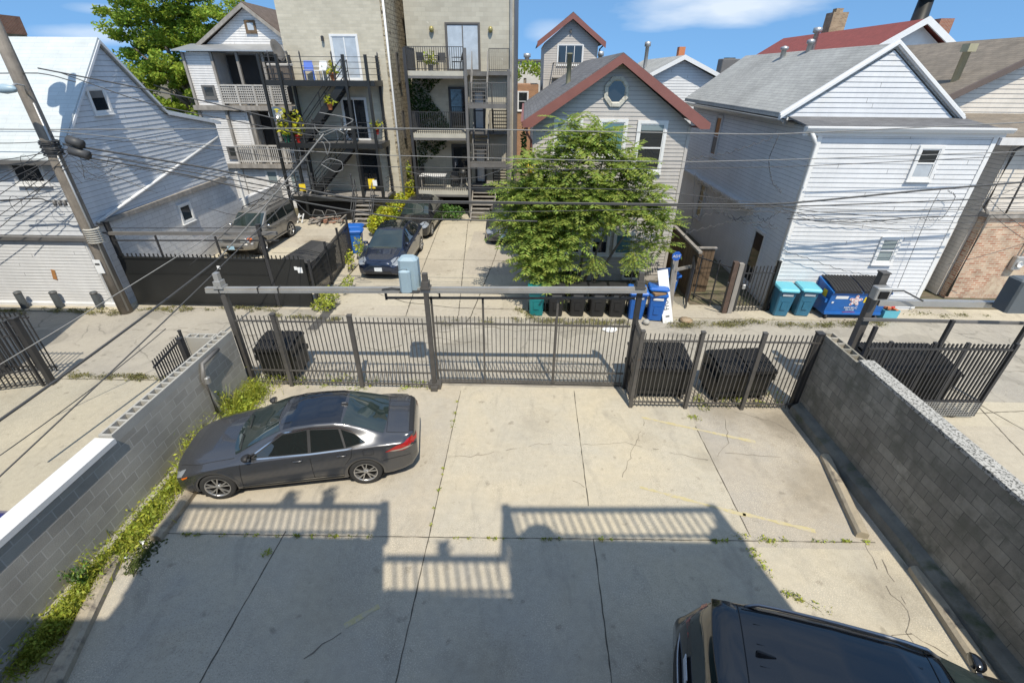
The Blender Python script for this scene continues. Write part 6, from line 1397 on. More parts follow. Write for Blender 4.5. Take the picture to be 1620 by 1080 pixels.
star(.10, .235, 5, M_label, 'emblem_backing', .010); star(.085, .205, 5, M_redp, 'emblem', .015)
star(.075, .175, 5, M_label, 'emblem_star', .020); star(.03, .10, 5, M_redp, 'emblem_core', .0245); star(.02, .07, 5, M_label, 'emblem_centre', .029)
text_obj('lettering', 'REPUBLIC', .105, M_label, bd, FM(-.14, .42)); text_obj('lettering', 'SERVICES', .075, M_label, bd, FM(-.14, .34))
def patch(x, z, w, h, m, name):
    b = MB(); b.prism([(-w/2, -h/2, 0), (w/2, -h/2, 0), (w/2, h/2, 0), (-w/2, h/2, 0)], (0, 0, .003)); o = b.build(name, m); o.parent = bd; o.matrix_local = FM(x, z, .009)
patch(-.60, .86, .42, .11, M_label, 'sticker'); patch(.27, .78, .19, .22, M_yel, 'warning_sticker'); patch(-.14, .27, .44, .03, M_redp, 'text_strip'); patch(-.14, .235, .40, .025, M_label, 'text_strip'); patch(-.84, .66, .07, .07, M_label, 'sticker'); patch(.84, .70, .06, .06, M_label, 'sticker')
b = MB(); b.bx(-1.0, -.978, -.2, 0, .65, 1.0); o = b.build('side_sticker', M_yel); o.parent = bd
def wheelie(name, m, lidm, label_m=None, style=0):
    """one wheeled bin facing -Y, all its parts"""
    t = thing(name, None, 'bin', (0, 0, 0)); b = MB()
    def ring(w, d, y, z, q=.04): return [(w/2-q, y-d/2, z), (w/2, y-d/2+q, z), (w/2, y+d/2-q, z), (w/2-q, y+d/2, z), (-w/2+q, y+d/2, z), (-w/2, y+d/2-q, z), (-w/2, y-d/2+q, z), (-w/2+q, y-d/2, z)]
    b.loft([ring(.46, .50, .03, .03), ring(.48, .54, .02, .25), ring(.56, .66, 0, .95), ring(.62, .72, 0, .96), ring(.62, .72, 0, 1.02)], True, True, True); bo = b.build('body', m, t)
    l = MB(); l.loft([ring(.65, .78, -.01, 1.015), ring(.66, .79, -.01, 1.05), ring(.60, .70, 0, 1.10), ring(.3, .4, .02, 1.12)], True, True, True); l.bx(-.28, .28, -.43, -.39, 1.01, 1.04); l.build('lid', lidm, t)
    h = MB(); h.tube([(-.25, .40, .98), (-.25, .46, 1.0), (.25, .46, 1.0), (.25, .40, .98)], .018, 6); h.build('handle', m, t)
    for sx in (-1, 1): w = MB(); w.lathe([(0, -.03), (.13, -.03), (.14, 0), (.13, .03), (0, .03)], (sx*.27, .28, .14), 16, 'X'); w.build('wheel', M_blackp, t)
    p = MB(); p.bx(-.15, .15, -.3, -.27, .60, .68); p.prism([(-.09, -.28, .28), (.09, -.28, .28), (.09, -.31, .58), (-.09, -.31, .58)], (0, .02, 0)); p.build('grab_bar', m, bo)
    if label_m: s = MB(); s.prism([(-.17, -.338, .83), (.17, -.338, .83), (.17, -.345, .91), (-.17, -.345, .91)], (0, .012, 0)); s.build('sticker', label_m, t)
    return t
bins = 'wheeled bins under the leafy tree'
def put(o, lb, loc, rz, gp=None): o['label'] = lb; o.location = loc; o.rotation_euler = (0, 0, rz); (gp and tag(o, group=gp)); return o
kb = wheelie('wheeled_bin', M_blackp, M_blackp, M_ironl)
put(kb, 'black wheeled bin next to the teal one, leftmost of the four black bins', (1.22, 14.72, .0), R(2), bins)
for i, (x, r, s_) in enumerate(((1.98, -2, 'second black wheeled bin from the teal one'), (2.68, 1, 'third black wheeled bin from the teal one'), (3.36, -3, 'black wheeled bin right beside the blue pair'))): clone(kb, (x, 14.75, 0), R(r), s_, bins)
put(wheelie('wheeled_bin', M_plast_t, M_plast_t), 'teal wheeled bin at the left end of the row of black bins', (.55, 14.75, 0), R(-3), bins)
bb_ = wheelie('wheeled_bin', M_plast_b, M_plast_b, M_label); put(bb_, 'blue recycling bin with closed lid, behind the right gate post', (4.02, 14.6, 0), R(-4), bins)
o = clone(bb_, (4.68, 14.52, 0), R(-8), 'blue recycling bin overfilled with boxes beside the white board', bins)
for ch in o.children:
    if ch.name.startswith('lid'): ch.rotation_euler = (R(-7), 0, 0); ch.location = (0, 0, .10)
b = MB(); b.box((4.62, 14.3, 1.07), (.42, .3, .07), .3); b.box((4.78, 14.5, 1.07), (.3, .25, .08), -.2); tag(b.build('cardboard', mat('brown cardboard', (.26, .16, .085), .9, var=.25), None, (4.68, 14.4, 1.03)), 'crumpled brown cardboard poking out of the overfilled blue bin', 'cardboard')
cb = wheelie('wheeled_bin', M_cyan, M_cyanl, M_label); put(cb, 'faded blue bin with pale cyan lid nearest the downpipe of the white house', (9.2, 14.98, .035), R(-6), 'pale-lidded bins at the white house')
clone(cb, (9.98, 15.02, .035), R(-8), 'faded blue bin with pale cyan lid next to the blue dumpster', 'pale-lidded bins at the white house')
t = thing('crate', 'low cyan crate of red and orange refuse just right of the blue dumpster', 'crate', (12.85, 14.75, .035)); b = MB(); b.loft([[(12.85+a*k*.26, 14.75+c*k*.2, z) for a, c in ((-1, -1), (1, -1), (1, 1), (-1, 1))] for k, z in ((.9, .04), (1, .42), (.93, .42), (.86, .2))], True, True, True); b.build('body', M_cyanl, t)
for i in range(9): b = MB(); b.box((12.85+rnd.uniform(-.17, .17), 14.75+rnd.uniform(-.12, .12), .36+.1*rnd.random()), (.16, .1, .07), rnd.uniform(0, 3)); b.build('refuse', (M_redp, M_orange, M_label)[i % 3], t)
clone(bb_, (-8.05, 21.6, .01), R(95), 'blue bin lying beyond the iron side fence, behind the old black dumpster', bins)
clone(bb_, (-7.85, 20.9, .01), R(100), 'blue bin between the iron side fence and the navy car', bins)
clone(bb_, (5.5, 16.2, .0), R(10), 'blue bin with bulging lid behind the leaning timber post', bins)
clone(bb_, (8.3, 10.7, -.01), R(0), 'blue bin glimpsed through the neighbouring gate beside its black dumpster', bins)
t = thing('white_board', 'tall white board with hand lettering leaning beside the overfilled blue bin', 'board', (5.1, 14.2, 0)); M4 = Matrix.Translation((0, 0, 0)) @ Matrix.Rotation(R(-12), 4, 'Y') @ Matrix.Rotation(R(-14), 4, 'X')
b = MB(); b.bx(-.17, .17, -.012, .012, 0, 1.85); o = b.build('panel', M_label, None); o.parent = t; o.matrix_local = M4
text_obj('lettering', 'Fro', .24, M_iron, t, M4 @ Matrix.Translation((.08, -.016, .62)) @ Matrix.Rotation(math.pi/2, 4, 'X') @ Matrix.Rotation(math.pi/2, 4, 'Z')); b = MB(); b.bx(-.06, .07, -.016, -.0125, .2, .26); o = b.build('small_print', M_ironl, None); o.parent = t; o.matrix_local = M4
st = thing('security_sign', 'blue octagonal security sign on a stake by the leaning timber post', 'sign', (5.2, 14.95, 0)); b = MB(); c_ = Vector((5.2, 14.9, 2.15)); b.prism([(c_.x+.16*math.cos(math.pi/8+i*math.pi/4), 14.9, c_.z+.17*math.sin(math.pi/8+i*math.pi/4)) for i in range(8)], (0, .012, 0)); b.build('panel', mat('sign blue', (.02, .10, .42), .4), st)
text_obj('lettering', 'ADT', .13, M_label, st, Matrix.Translation((0, -.06, 2.105)) @ Matrix.Rotation(math.pi/2, 4, 'X')); b = MB(); b.bar((5.2, 14.93, .0), (5.2, 14.93, 2.1), .025, up=(0, 1, 0)); b.build('stake', M_galv, st)

# gangway gates between the houses
tp = thing('timber_post', 'weathered timber gate post behind the white board', 'post', (5.4, 15.3, 0)); b = MB(); b.bar((5.42, 15.3, 0), (5.3, 15.3, 2.0), .19, up=(0, 1, 0)); b.build('post', M_woodl, tp); b = MB(); b.bar((5.35, 15.2, 1.55), (6.4, 16.3, 1.3), .07, .1); b.build('brace', M_woodl, tp)
tp = thing('timber_post', 'rust-brown and grey double post between the two iron gangway gates', 'post', (7.4, 14.95, 0)); b = MB(); b.bar((7.28, 15.0, 0), (7.28, 15.0, 1.95), .16, up=(0, 1, 0)); b.build('steel_post', M_rust, tp); b = MB(); b.bar((7.47, 15.0, 0), (7.47, 15.0, 1.9), .16, up=(0, 1, 0)); b.build('timber', M_woodl, tp)
fb = thing('board_fence', 'brown board fence running back down the gangway beside the grey house', 'fence', (6.7, 19, 0)); b = MB()
for k in range(40): b.bx(6.35+.0*k, 6.38, 16.0+k*.28, 16.26+k*.28, 0, 1.9)
for k in range(7): b.bx(6.4+k*.13, 6.52+k*.13, 16.9, 16.93, 0, 1.75)
b.build('boards', M_woodb, fb); b = MB(); b.bx(6.30, 6.43, 15.9, 27.2, 1.9, 1.98); b.bx(6.36, 7.35, 16.86, 16.98, 1.75, 1.81); b.build('cap_rail', M_woodl, fb)
ig = thing('iron_gate', 'open iron picket gate left of the rust-brown double post', 'gate', (6.4, 15.4, 0)); picket_part(ig, (6.0, 15.2, 0), (6.3, 16.3, 0), 9, .06, 1.7, M_iron, .025); picket_part(ig, (6.3, 16.3, 0), (7.2, 15.3, 0), 2, .06, 1.8, M_iron, .04, 'stiles')
for z in (1.6, .15): rail_part(ig, (6.0, 15.2, 0), (6.3, 16.3, 0), z, M_iron); rail_part(ig, (6.3, 16.3, 0), (7.2, 15.1, 0), z+.1, M_iron)
b = MB(); b.bar((7.2, 15.0, 0), (6.95, 14.5, 1.4), .05); b.build('loose_stile', M_iron, ig)
ig = thing('iron_gate', 'closed black iron picket gate against the corner of the white house', 'gate', (8.2, 15.2, 0)); picket_part(ig, (7.65, 15.1, 0), (8.8, 15.2, 0), 9, .06, 1.75, M_iron, .028)
for z in (1.5, .15): rail_part(ig, (7.62, 15.1, 0), (8.85, 15.2, 0), z, M_iron)
post_part(ig, 7.66, 15.1, 1.8, .06, M_iron); post_part(ig, 8.84, 15.2, 1.9, .1, M_black); b = MB(); b.bbox((7.78, 15.05, .95), (.12, .08, .16), .02); b.build('lock_box', M_galv, ig)

# wheel stops and bollards
def stop(lb, a, b, w=.2, h=.15):
    t = MB(); a, b = Vector((*a, 0)), Vector((*b, 0)); d = (b-a).normalized(); n = Vector((-d.y, d.x, 0)); rg = []
    for i in range(9):
        p = a.lerp(b, i/8); j = rnd.uniform(-.006, .006)
        rg.append([p-n*w/2+Vector((0, 0, .0)), p-n*w/2+Vector((0, 0, h*.7+j)), p-n*w*.28+Vector((0, 0, h+j)), p+n*w*.28+Vector((0, 0, h-j)), p+n*w/2+Vector((0, 0, h*.7)), p+n*w/2])
    t.loft(rg, True, True, True); tag(t.build('wheel_stop', M_curbst, None, (a+b)/2), lb, 'wheel stop', 'concrete wheel stops')
stop('concrete wheel stop under the front bumper of the sedan', (-6.60, 6.55), (-6.56, 5.25)); stop('long chipped concrete wheel stop at the bottom left, half in shade', (-7.0, 4.85), (-6.25, 2.6), .24)
stop('sunlit concrete wheel stop along the right block wall', (6.86, 7.75), (6.40, 5.7)); stop('broken concrete wheel stop beside the black SUV', (6.9, 5.05), (6.62, 2.6), .24)
bo_ = thing('bollard', 'slate steel bollard farthest left before the garage door', 'bollard', (0, 0, 0), 'garage bollards'); b = MB(); b.lathe([(.11, 0), (.11, .62), (.09, .66), (.0, .67)], (0, 0, 0), 16); b.build('pipe', M_bolld, bo_); b = MB(); b.lathe([(.11, .60), (.116, .60), (.116, .64), (.11, .64)], (0, 0, 0), 16); b.build('band', M_ironl, bo_)
bo_.location = (-17.75, 14.42, 0); clone(bo_, (-16.55, 14.5, 0), .5, 'slate steel bollard in the middle of the three at the garage door'); clone(bo_, (-15.1, 14.52, 0), 1.0, 'slate steel bollard nearest the wooden pole')

# ------------------------------------------------------------------ utility pole and cables
up = thing('utility_pole', 'tall weathered wooden utility pole on the far side of the alley', 'utility pole', (-14.0, 14.3, 0))
b = MB(); b.tube([(-14.0, 14.3, 0), (-14.0, 14.3, 3), (-13.98, 14.3, 7), (-13.95, 14.3, 11.3)], [.20, .185, .165, .13], 14); b.build('shaft', M_wood, up)
b = MB(); b.bbox((-14.02, 14.08, 1.55), (.24, .03, .46), .006); b.build('notice', M_label, up); b = MB(); b.bx(-14.1, -13.94, 14.06, 14.078, 1.84, 1.9); b.build('notice_print', M_iron, up)
b = MB(); b.tube([(-13.82, 14.2, .1), (-13.82, 14.22, 6.6)], .03, 6); b.build('riser_pipe', M_galv, up)
for k, (dx, dy) in enumerate(((.42, -.05), (.1, -.48), (-.42, -.1))):
    b = MB(); b.lathe([(0, 9.6), (.27, 9.62), (.28, 10.55), (.22, 10.66), (.0, 10.7)], (-13.95+dx, 14.3+dy, 0), 16); tr = b.build('transformer', M_opbox, up)
    b = MB(); b.lathe([(.03, 10.65), (.06, 10.75), (.03, 10.8), (.06, 10.87), (.02, 10.95)], (-13.95+dx, 14.3+dy, 0), 10); b.build('bushing', M_ironl, tr)

P = gy(44, 143, 14.1); b = MB(); b.tube([gy(44, 150, 14.2), gy(38, 136, 14.0), gy(25, 133, 13.8), gy(14, 140, 13.5)], .025, 6); b.build('lamp_arm', M_galv, up)
q = gy(8, 141, 13.5); b = MB(); b.lathe([(0, -.35), (.08, -.3), (.12, 0), (.08, .25), (0, .3)], (q.x, 13.5, q.z), 12, 'X'); b.build('lamp_head', M_opbox, up)
b = MB()
for i in range(12):
    z = 5.6-i*.035; b.lathe([(.2+.03*(i % 3), z), (.235+.02*(i % 2), z+.016), (.2+.03*(i % 3), z+.03)], (-13.98, 14.3, 0), 14)
b.build('cable_wraps', M_wire, up)
b = MB(); p = gy(164, 371, 14.2)
for i in range(7): b.lathe([(.19, p.z-.28+i*.07), (.24, p.z-.25+i*.07), (.19, p.z-.22+i*.07)], (-13.85, 14.25, 0), 12)
b.build('rope_coil', mat('coiled pale rope', (.45, .43, .38), .9), up)
for a_, bz in (((108, 221), (130, 229)), ((112, 238), (140, 246))):
    A, B = gy(*a_, 14.2), gy(*bz, 14.2); b = MB(); b.tube([A, B], .13, 12); b.build('splice_case', M_wire, up)
def cable(pts, r=.018, sag=.0, m=None, n=14, lb=None, gp='alley cables', loose=0):
    P = [Vector(p) for p in pts]; out = []; r *= .85
    if len(P) > 2 and not loose: P = [Vector(q) for q in crom([tuple(p) for p in P], 5)]; n = 3
    for i in range(len(P)-1):
        for k in range(n):
            t = k/n; q = P[i].lerp(P[i+1], t); q.z -= sag*4*t*(1-t)
            if loose: q += Vector((rnd.gauss(0, loose*.3), rnd.gauss(0, loose*.5), rnd.gauss(0, loose)))
            out.append(q)
    out.append(P[-1]); b = MB(); b.tube(out, r, 5)
    o = b.build('cable', m or M_wire, None, out[len(out)//2]); tag(o, lb, 'cable', gp); return o
YA = 14.3
def alley(uvs, r, m=None, lb='black utility cable strung along the alley from the wooden pole', dy=0, **k): return cable([gy(u, v, YA+dy) for u, v in uvs], r, m=m, lb=lb, gp='alley cables', **k)
alley([(-200, 203), (85, 205), (620, 203), (1105, 211), (1235, 212), (1620, 194), (1800, 190)], .018, M_wirel, lb='pale cable crossing the whole alley at the gutter level of the white house')
alley([(60, 108), (300, 155), (470, 195), (640, 206)], .022); alley([(95, 115), (240, 165), (480, 212), (510, 214)], .016); alley([(-100, 118), (60, 116), (120, 130)], .016)
alley([(70, 206), (300, 228), (620, 246), (1100, 256), (1620, 240)], .014, M_wirel, lb='thin pale cable sagging across the alley below the top one'); alley([(60, 214), (300, 232), (560, 262), (900, 268), (1240, 264), (1620, 246)], .012)
alley([(100, 228), (340, 268), (560, 314), (800, 320), (1075, 323), (1240, 322), (1450, 302), (1620, 288)], .035, lb='thick dark cable bundle crossing the alley in front of the grey house'); alley([(100, 236), (345, 280), (560, 318), (900, 323), (1240, 327), (1620, 312)], .022)
alley([(120, 240), (420, 285), (620, 296), (1000, 300), (1240, 326)], .012); alley([(118, 246), (300, 278), (480, 320), (640, 345), (850, 350)], .03)
alley([(130, 252), (420, 300), (700, 335), (1100, 330), (1250, 336), (1620, 330)], .012)
for k, vs_ in enumerate(((335, 345, 338), (342, 352, 352), (350, 365, 356), (330, 334, 318))): alley([(1195, 322+k), (1290, vs_[0]), (1430, vs_[1]), (1660, vs_[2])], .010+.004*(k == 0), loose=.004, lb='slack thin cable looping across the front of the white house', dy=.4)
alley([(1245, 346), (1350, 352), (1440, 345), (1500, 342)], .02, dy=.5, lb='slack thin cable looping across the front of the white house')
for a, b in (((40, 300), (120, 232)), ((-60, 345), (95, 240)), ((-60, 320), (85, 225)), ((-80, 262), (90, 238)), ((-50, 225), (95, 222)), ((0, 360), (105, 255)), ((-40, 300), (60, 262)), ((-60, 378), (110, 262)), ((-60, 290), (80, 246))): cable([gy(*a, 14.0), gy(*b, 14.2)], .013, .05, lb='thin cable sloping from the pole to the left edge over the garage front', gp='garage front cables')
cable([gy(0, 317, 14.2), gy(62, 314, 14.2), gy(75, 318, 14.2), gy(112, 318, 14.2)], .025, lb='grey conduit cable with hanging weights across the garage front', gp='garage front cables')
for u in (86, 94, 102): p = gy(u, 320, 14.2); b = MB(); b.lathe([(0, p.z-.12), (.05, p.z-.11), (.05, p.z+.06), (0, p.z+.07)], (p.x, 14.2, 0), 8); tag(b.build('cable_clamp', M_ironl, None, p), 'small grey clamp hanging in a row under the garage front conduit', 'clamp', 'garage front clamps')
for k in range(10):
    a = gy(rnd.uniform(95, 135), rnd.uniform(225, 262), 14.2); u = rnd.uniform(170, 260); v = 240+(u-130)*.35+rnd.uniform(-10, 30); c2 = gy(u, v, 14.3)
    cable([a, gy(rnd.uniform(130, 170), rnd.uniform(245, 285), 14.15), c2], .008, .08, loose=.012, lb='loose thin lead tangled beside the splice cases on the pole', gp='loose leads at the pole')
for k in range(7):
    c0 = gy(rnd.uniform(20, 120), rnd.uniform(255, 330), 14.25); P = [c0+Vector((.25*math.cos(t)*rnd.uniform(.6, 1), 0, .3*math.sin(t))) for t in np.linspace(0, 5.2, 9)]
    cable(P, .008, lb='loose thin lead looping over the garage front', gp='loose leads at the pole', n=3)
# service drops running from the lower left up to the alley cables
for a, ya, b, yb_, r, mm, lb in (((-40, 692), 6.2, (345, 410), 13.2, .035, None, 'thick black service drop running from the lower left up towards the black gate'), ((-40, 600), 7.5, (460, 290), 14.3, .014, M_wirel, 'thin pale service drop above the thick one at the left'), ((-40, 790), 5.2, (470, 302), 14.6, .018, None, 'black service drop lowest of the three at the left'), ((345, 410), 13.2, (512, 212), 14.3, .026, M_wirel, 'pale bundle rising from the thick service drop to the cable junction'), ((0, 720), 5.8, (262, 520), 10.0, .012, None, 'thin wire close under the thick service drop'), ((300, 420), 14.5, (512, 214), 14.3, .012, None, 'thin wire running up from the toothed gate to the cable junction')):
    cable([gy(*a, ya), gy(*b, yb_)], r, .06, mm, 20, lb, 'service drops')
for pts, lb in (([(505, 212), (522, 228), (518, 245), (512, 226), (500, 222)], 'tangle of pale leads at the mid-air cable junction'), ([(497, 196), (500, 205), (508, 210), (530, 204), (545, 212)], 'tangle of pale leads at the mid-air cable junction'), ([(512, 215), (560, 190), (505, 178)], 'tangle of pale leads at the mid-air cable junction'), ([(510, 258), (522, 251), (540, 256), (542, 268), (530, 272), (508, 260)], 'ring of spare pale cable hung below the junction'), ([(440, 285), (490, 340), (560, 335)], 'slack wire below the cable junction'), ([(470, 300), (380, 340), (330, 330)], 'slack wire below the cable junction'), ([(640, 270), (700, 283), (760, 280), (810, 262)], 'slack wire in front of the stair tower')):
    alley(pts, .014, M_wirel if 'slack' not in lb else None, lb=lb)
for pts in ([(1100, 275), (1095, 350), (1083, 372)], [(1102, 278), (1150, 318), (1190, 330)], [(1102, 280), (1130, 330), (1200, 350), (1235, 332)], [(1232, 213), (1217, 250), (1222, 285), (1237, 302)], [(1070, 346), (1130, 335), (1200, 325)], [(1085, 366), (1150, 350), (1205, 330)], [(1086, 250), (1150, 240), (1222, 216)], [(1110, 285), (1180, 330), (1225, 355)], [(1115, 300), (1160, 345), (1230, 360)]):
    cable([gx(u, v, 9.0) if 0 else gy(u, v, 14.6) for u, v in pts], .011, .08, lb='loose dark lead strung beside the shaded side wall of the white house', gp='gangway leads')
for pts in ([(1237, 330), (1300, 345), (1420, 352)], [(1240, 395), (1330, 425), (1400, 440)], [(1420, 455), (1470, 335), (1488, 300)], [(1455, 345), (1490, 345), (1512, 310), (1500, 300)], [(1560, 310), (1620, 360)], [(1570, 340), (1640, 390)], [(1520, 330), (1625, 290)], [(1500, 418), (1620, 385)]):
    cable([gy(u, v, 15.3) for u, v in pts], .010, .05, lb='thin lead hanging down the white house front and brick corner', gp='white house leads')
# ------------------------------------------------------------------ vegetation
def frond(f, base, d, L, n=9, droop=.35, r=rnd):
    """pinnate leaf: leaflets in pairs along a drooping midrib"""
    d = Vector(d).normalized(); side = d.cross(Vector((0, 0, 1)))
    if side.length < .1: side = Vector((1, 0, 0))
    side.normalize(); p = Vector(base)
    for i in range(1, n+1):
        t = i/n; dd = (d+Vector((0, 0, -droop*t*1.6))).normalized(); p = p+dd*L/n
        ll = L*.27*(1-.5*abs(t-.45)); w = ll*.20
        up = side.cross(dd).normalized()
        for sg in (-1, 1):
            q = (side*sg*.88+dd*.42-up*.22+Vector((r.gauss(0, .06), r.gauss(0, .06), r.gauss(0, .06)))).normalized()
            nn = dd*w
            f.quad(p, p+q*ll*.45+nn, p+q*ll, p+q*ll*.45-nn)
    f.quad(p, p+dd*.05+side*.03, p+dd*L*.16, p+dd*.05-side*.03)
    return f
at = thing('ailanthus_tree', 'bushy young tree with long feathery compound leaves in front of the grey house', 'tree', (2.0, 16.3, 0))
tk = MB(); f = MB(); r2 = random.Random(3)
stems = [((1.75, 16.2), (.3, 15.9, 3.6)), ((1.9, 16.25), (1.5, 15.8, 4.8)), ((2.1, 16.25), (2.6, 15.9, 5.2)), ((2.45, 16.3), (4.3, 15.9, 3.6)), ((2.2, 16.3), (3.4, 15.7, 4.2)), ((1.7, 16.2), (.9, 15.5, 2.6))]
for (x, y), e in stems:
    a = Vector((x, y, 0)); e = Vector(e); mid = a.lerp(e, .5)+Vector((r2.uniform(-.15, .15), 0, .25)); tk.tube([a, a.lerp(mid, .5), mid, mid.lerp(e, .5)+Vector((0, 0, .1)), e], [.06, .052, .042, .03, .016], 7)
blobs = []
for u, v, ru, rv, dy in ((905, 212, 20, 30, .1), (945, 212, 22, 28, .2), (926, 246, 55, 32, 0), (862, 268, 32, 32, .1), (985, 268, 34, 30, .1), (850, 312, 48, 38, 0), (920, 308, 55, 40, -.3), (998, 308, 42, 34, 0), (838, 358, 44, 34, -.1), (898, 352, 55, 34, -.4), (960, 338, 42, 26, -.2), (1032, 332, 22, 16, .1), (1050, 362, 22, 18, .1), (1030, 382, 24, 12, 0), (850, 402, 32, 28, -.3), (868, 436, 26, 22, -.4), (838, 418, 20, 26, -.2), (884, 398, 24, 20, -.4), (805, 348, 14, 22, 0)):
    c_ = gy(u, v, 15.95+dy); k_ = 1/42.0; blobs.append((tuple(c_), (ru*k_*.8, .55, rv*k_*.8), ru*rv/18))
for c, s, n in blobs:
    for i in range(max(3, int(n*.17))):                 # whorls of leaves at the branch tips
        o = Vector((r2.gauss(0, 1), r2.gauss(-.35, 1), r2.gauss(.25, 1))); o.normalize(); q = r2.uniform(.55, 1.0)
        tip = Vector((c[0]+o.x*s[0]*q, c[1]+o.y*s[1]*q, c[2]+o.z*s[2]*q)); a0 = r2.uniform(0, 6.28); m = r2.randint(7, 11); L_ = r2.uniform(.72, 1.05)
        for k in range(m):
            a_ = a0+k*2.4; el = .65-.85*k/m+r2.gauss(0, .1)
            frond(f, tip+Vector((0, 0, -.012*k)), (math.cos(a_)+o.x*.45, math.sin(a_)+o.y*.35-.1, el+o.z*.15), L_*r2.uniform(.75, 1.1), 10, .34, r2)
        tk.tube([Vector(c)-Vector((0, -.1, .3)), Vector(c).lerp(tip, .6), tip], [.018, .012, .007], 5)
tk.build('trunk', M_bark, at)
f.build('crown', M_leafA, at)
fl_ = MB()
for u, v in ((901, 327), (836, 268), (866, 357)):
    p = gy(u, v, 15.2)
    for k in range(30): leaf(fl_, p+Vector((r2.gauss(0, .07), r2.gauss(0, .05), r2.gauss(0, .07))), .05)
fl_.build('yellowed_leaves', mat('yellowed leaf', (.55, .36, .03), .6), at)
for u, v, lb in ((940, 430, 'small ailanthus shoot with drooping leaves above the black bins, nearer the middle'), (1005, 425, 'ailanthus shoot with drooping leaves just left of the right gate post')):
    p = gy(u, v-25, 15.2); s_ = thing('ailanthus_shoot', lb, 'plant', (p.x, 15.4, 0)); b = MB(); b.tube([(p.x, 15.4, 0), (p.x+.03, 15.35, p.z*.6), (p.x, 15.25, p.z)], [.03, .022, .012], 6); b.build('stem', M_bark, s_); f = MB()
    for k in range(26): a = k*2.4; frond(f, (p.x, 15.25, p.z-.02*k), (math.cos(a), math.sin(a)-.3, .15), r2.uniform(.42, .7), 9, .55, r2)
    f.build('leaves', M_leafA, s_)
def crown(f, blobs, size, r, flat=.6):
    for c, s, n in blobs:
        for i in range(n):
            o = Vector((r.gauss(0, 1), r.gauss(0, 1), r.gauss(0, 1))); o.normalize(); q = r.random()**.4
            p = Vector((c[0]+o.x*s[0]*q, c[1]+o.y*s[1]*q, c[2]+o.z*s[2]*q)); leaf(f, p, size*r.uniform(.6, 1.3), r)
bt = thing('street_tree', 'big light green tree rising behind the white gable at the top left', 'tree', (-26, 40, 0))
b = MB(); b.tube([(-26, 40, 0), (-26, 40, 4), (-25.8, 40, 8)], [.4, .34, .2], 10)
for e in ((-29, 39.5, 9), (-27.5, 40, 12), (-24, 40, 12), (-23, 40.5, 9), (-28, 39, 6.5)): b.tube([(-26, 40, 4.5), Vector((-26, 40, 4.5)).lerp(Vector(e), .5)+Vector((0, 0, .5)), e], [.2, .13, .05], 7)
b.build('trunk', M_bark, bt); f = MB(); r3 = random.Random(5); bl = []
for k in range(420):
    x = r3.uniform(-30, -21); z = r3.uniform(4.0, 15.0); w_ = 1-((x+25.6)/5.4)**2
    if z > 5.5+9.5*max(0, w_)**.6 or (z < 5 and r3.random() < .3): continue
    s = r3.uniform(.45, .95); bl.append(((x, 40+r3.gauss(0, 1.6), z), (s, s*.9, s*.55), 190))
crown(f, bl, .13, r3); f.build('crown', M_leafB, bt)
bt2 = thing('street_tree', 'dark green tree behind the low flat roof in the gap left of the grey house', 'tree', (0, 58, 0)); b = MB(); b.tube([(0, 57, 0), (0, 57, 7)], [.3, .15], 8); b.build('trunk', M_bark, bt2); f = MB(); crown(f, [((.3, 57, 8.0), (1.5, 1, .7), 300), ((-1.2, 57, 7.2), (1.0, 1, .6), 200), ((1.6, 57, 7.7), (1.2, 1, .8), 250)], .16, r3); f.build('crown', M_leafB, bt2)
def shrub(name, lb, blobs, m, size, base, stems=True):
    t = thing(name, lb, 'shrub', base); f = MB(); crown(f, blobs, size, r3); f.build('foliage', m, t); b = MB()
    for k in range(6): c = blobs[k % len(blobs)][0]; b.tube([(c[0]+r3.uniform(-.2, .2), c[1], 0), (c[0], c[1], c[2])], [.02, .008], 5)
    b.build('stems', M_bark, t)
shrub('shrub', 'yellow-green flowering shrub spreading between the black deck and the parked cars', [((-6.95, 28.3, 1.0), (.42, .6, .8), 700), ((-7.1, 27.1, .8), (.45, .6, .65), 700), ((-7.3, 25.9, .7), (.5, .7, .6), 900), ((-7.5, 24.7, .65), (.5, .7, .6), 900), ((-7.65, 23.6, .6), (.42, .6, .5), 700)], M_leafY, .085, (-7.4, 24.8, 0))
shrub('shrub', 'tall green shrub at the corner of the tan brick flats', [((-6.95, 28.9, 1.6), (.35, .5, .9), 260), ((-6.9, 28.8, 2.4), (.2, .3, .5), 90)], M_weed, .08, (-6.95, 28.9, 0))
shrub('shrub', 'rounded dark green shrub under the lowest block balcony', [((-4.6, 26.8, .45), (.6, .55, .5), 620), ((-3.9, 26.7, .4), (.55, .5, .42), 520), ((-5.2, 26.9, .5), (.4, .4, .5), 260)], M_leafD, .07, (-4.4, 26.8, 0))
shrub('shrub', 'leafy weeds growing up at the front corner of the black side fence', [((-7.05, 15.3, .3), (.35, .6, .35), 420), ((-6.75, 16.4, .3), (.2, .6, .3), 220), ((-7.1, 14.7, .2), (.45, .3, .25), 300)], M_weed, .05, (-7.0, 15.3, 0))
shrub('shrub', 'thin yellow weeds between the side fence and the navy car', [((-7.35, 18.6, .5), (.12, .5, .5), 150), ((-7.4, 20.0, .6), (.15, .5, .5), 170)], M_leafY, .06, (-7.35, 19.2, 0))
iv = MB()
for k in range(2600):
    x = r3.uniform(-6.42, -3.9); z = 4.6+abs(r3.gauss(0, 1.3)) if r3.random() < .2 else r3.uniform(4.6, 7.2)
    lim = -4.9+.8*math.sin(z*1.7)+.4*(z-5.5)
    if x > lim or z > 7.25: continue
    leaf(iv, Vector((x, 29.52-.06*r3.random(), z)), .075, r3)
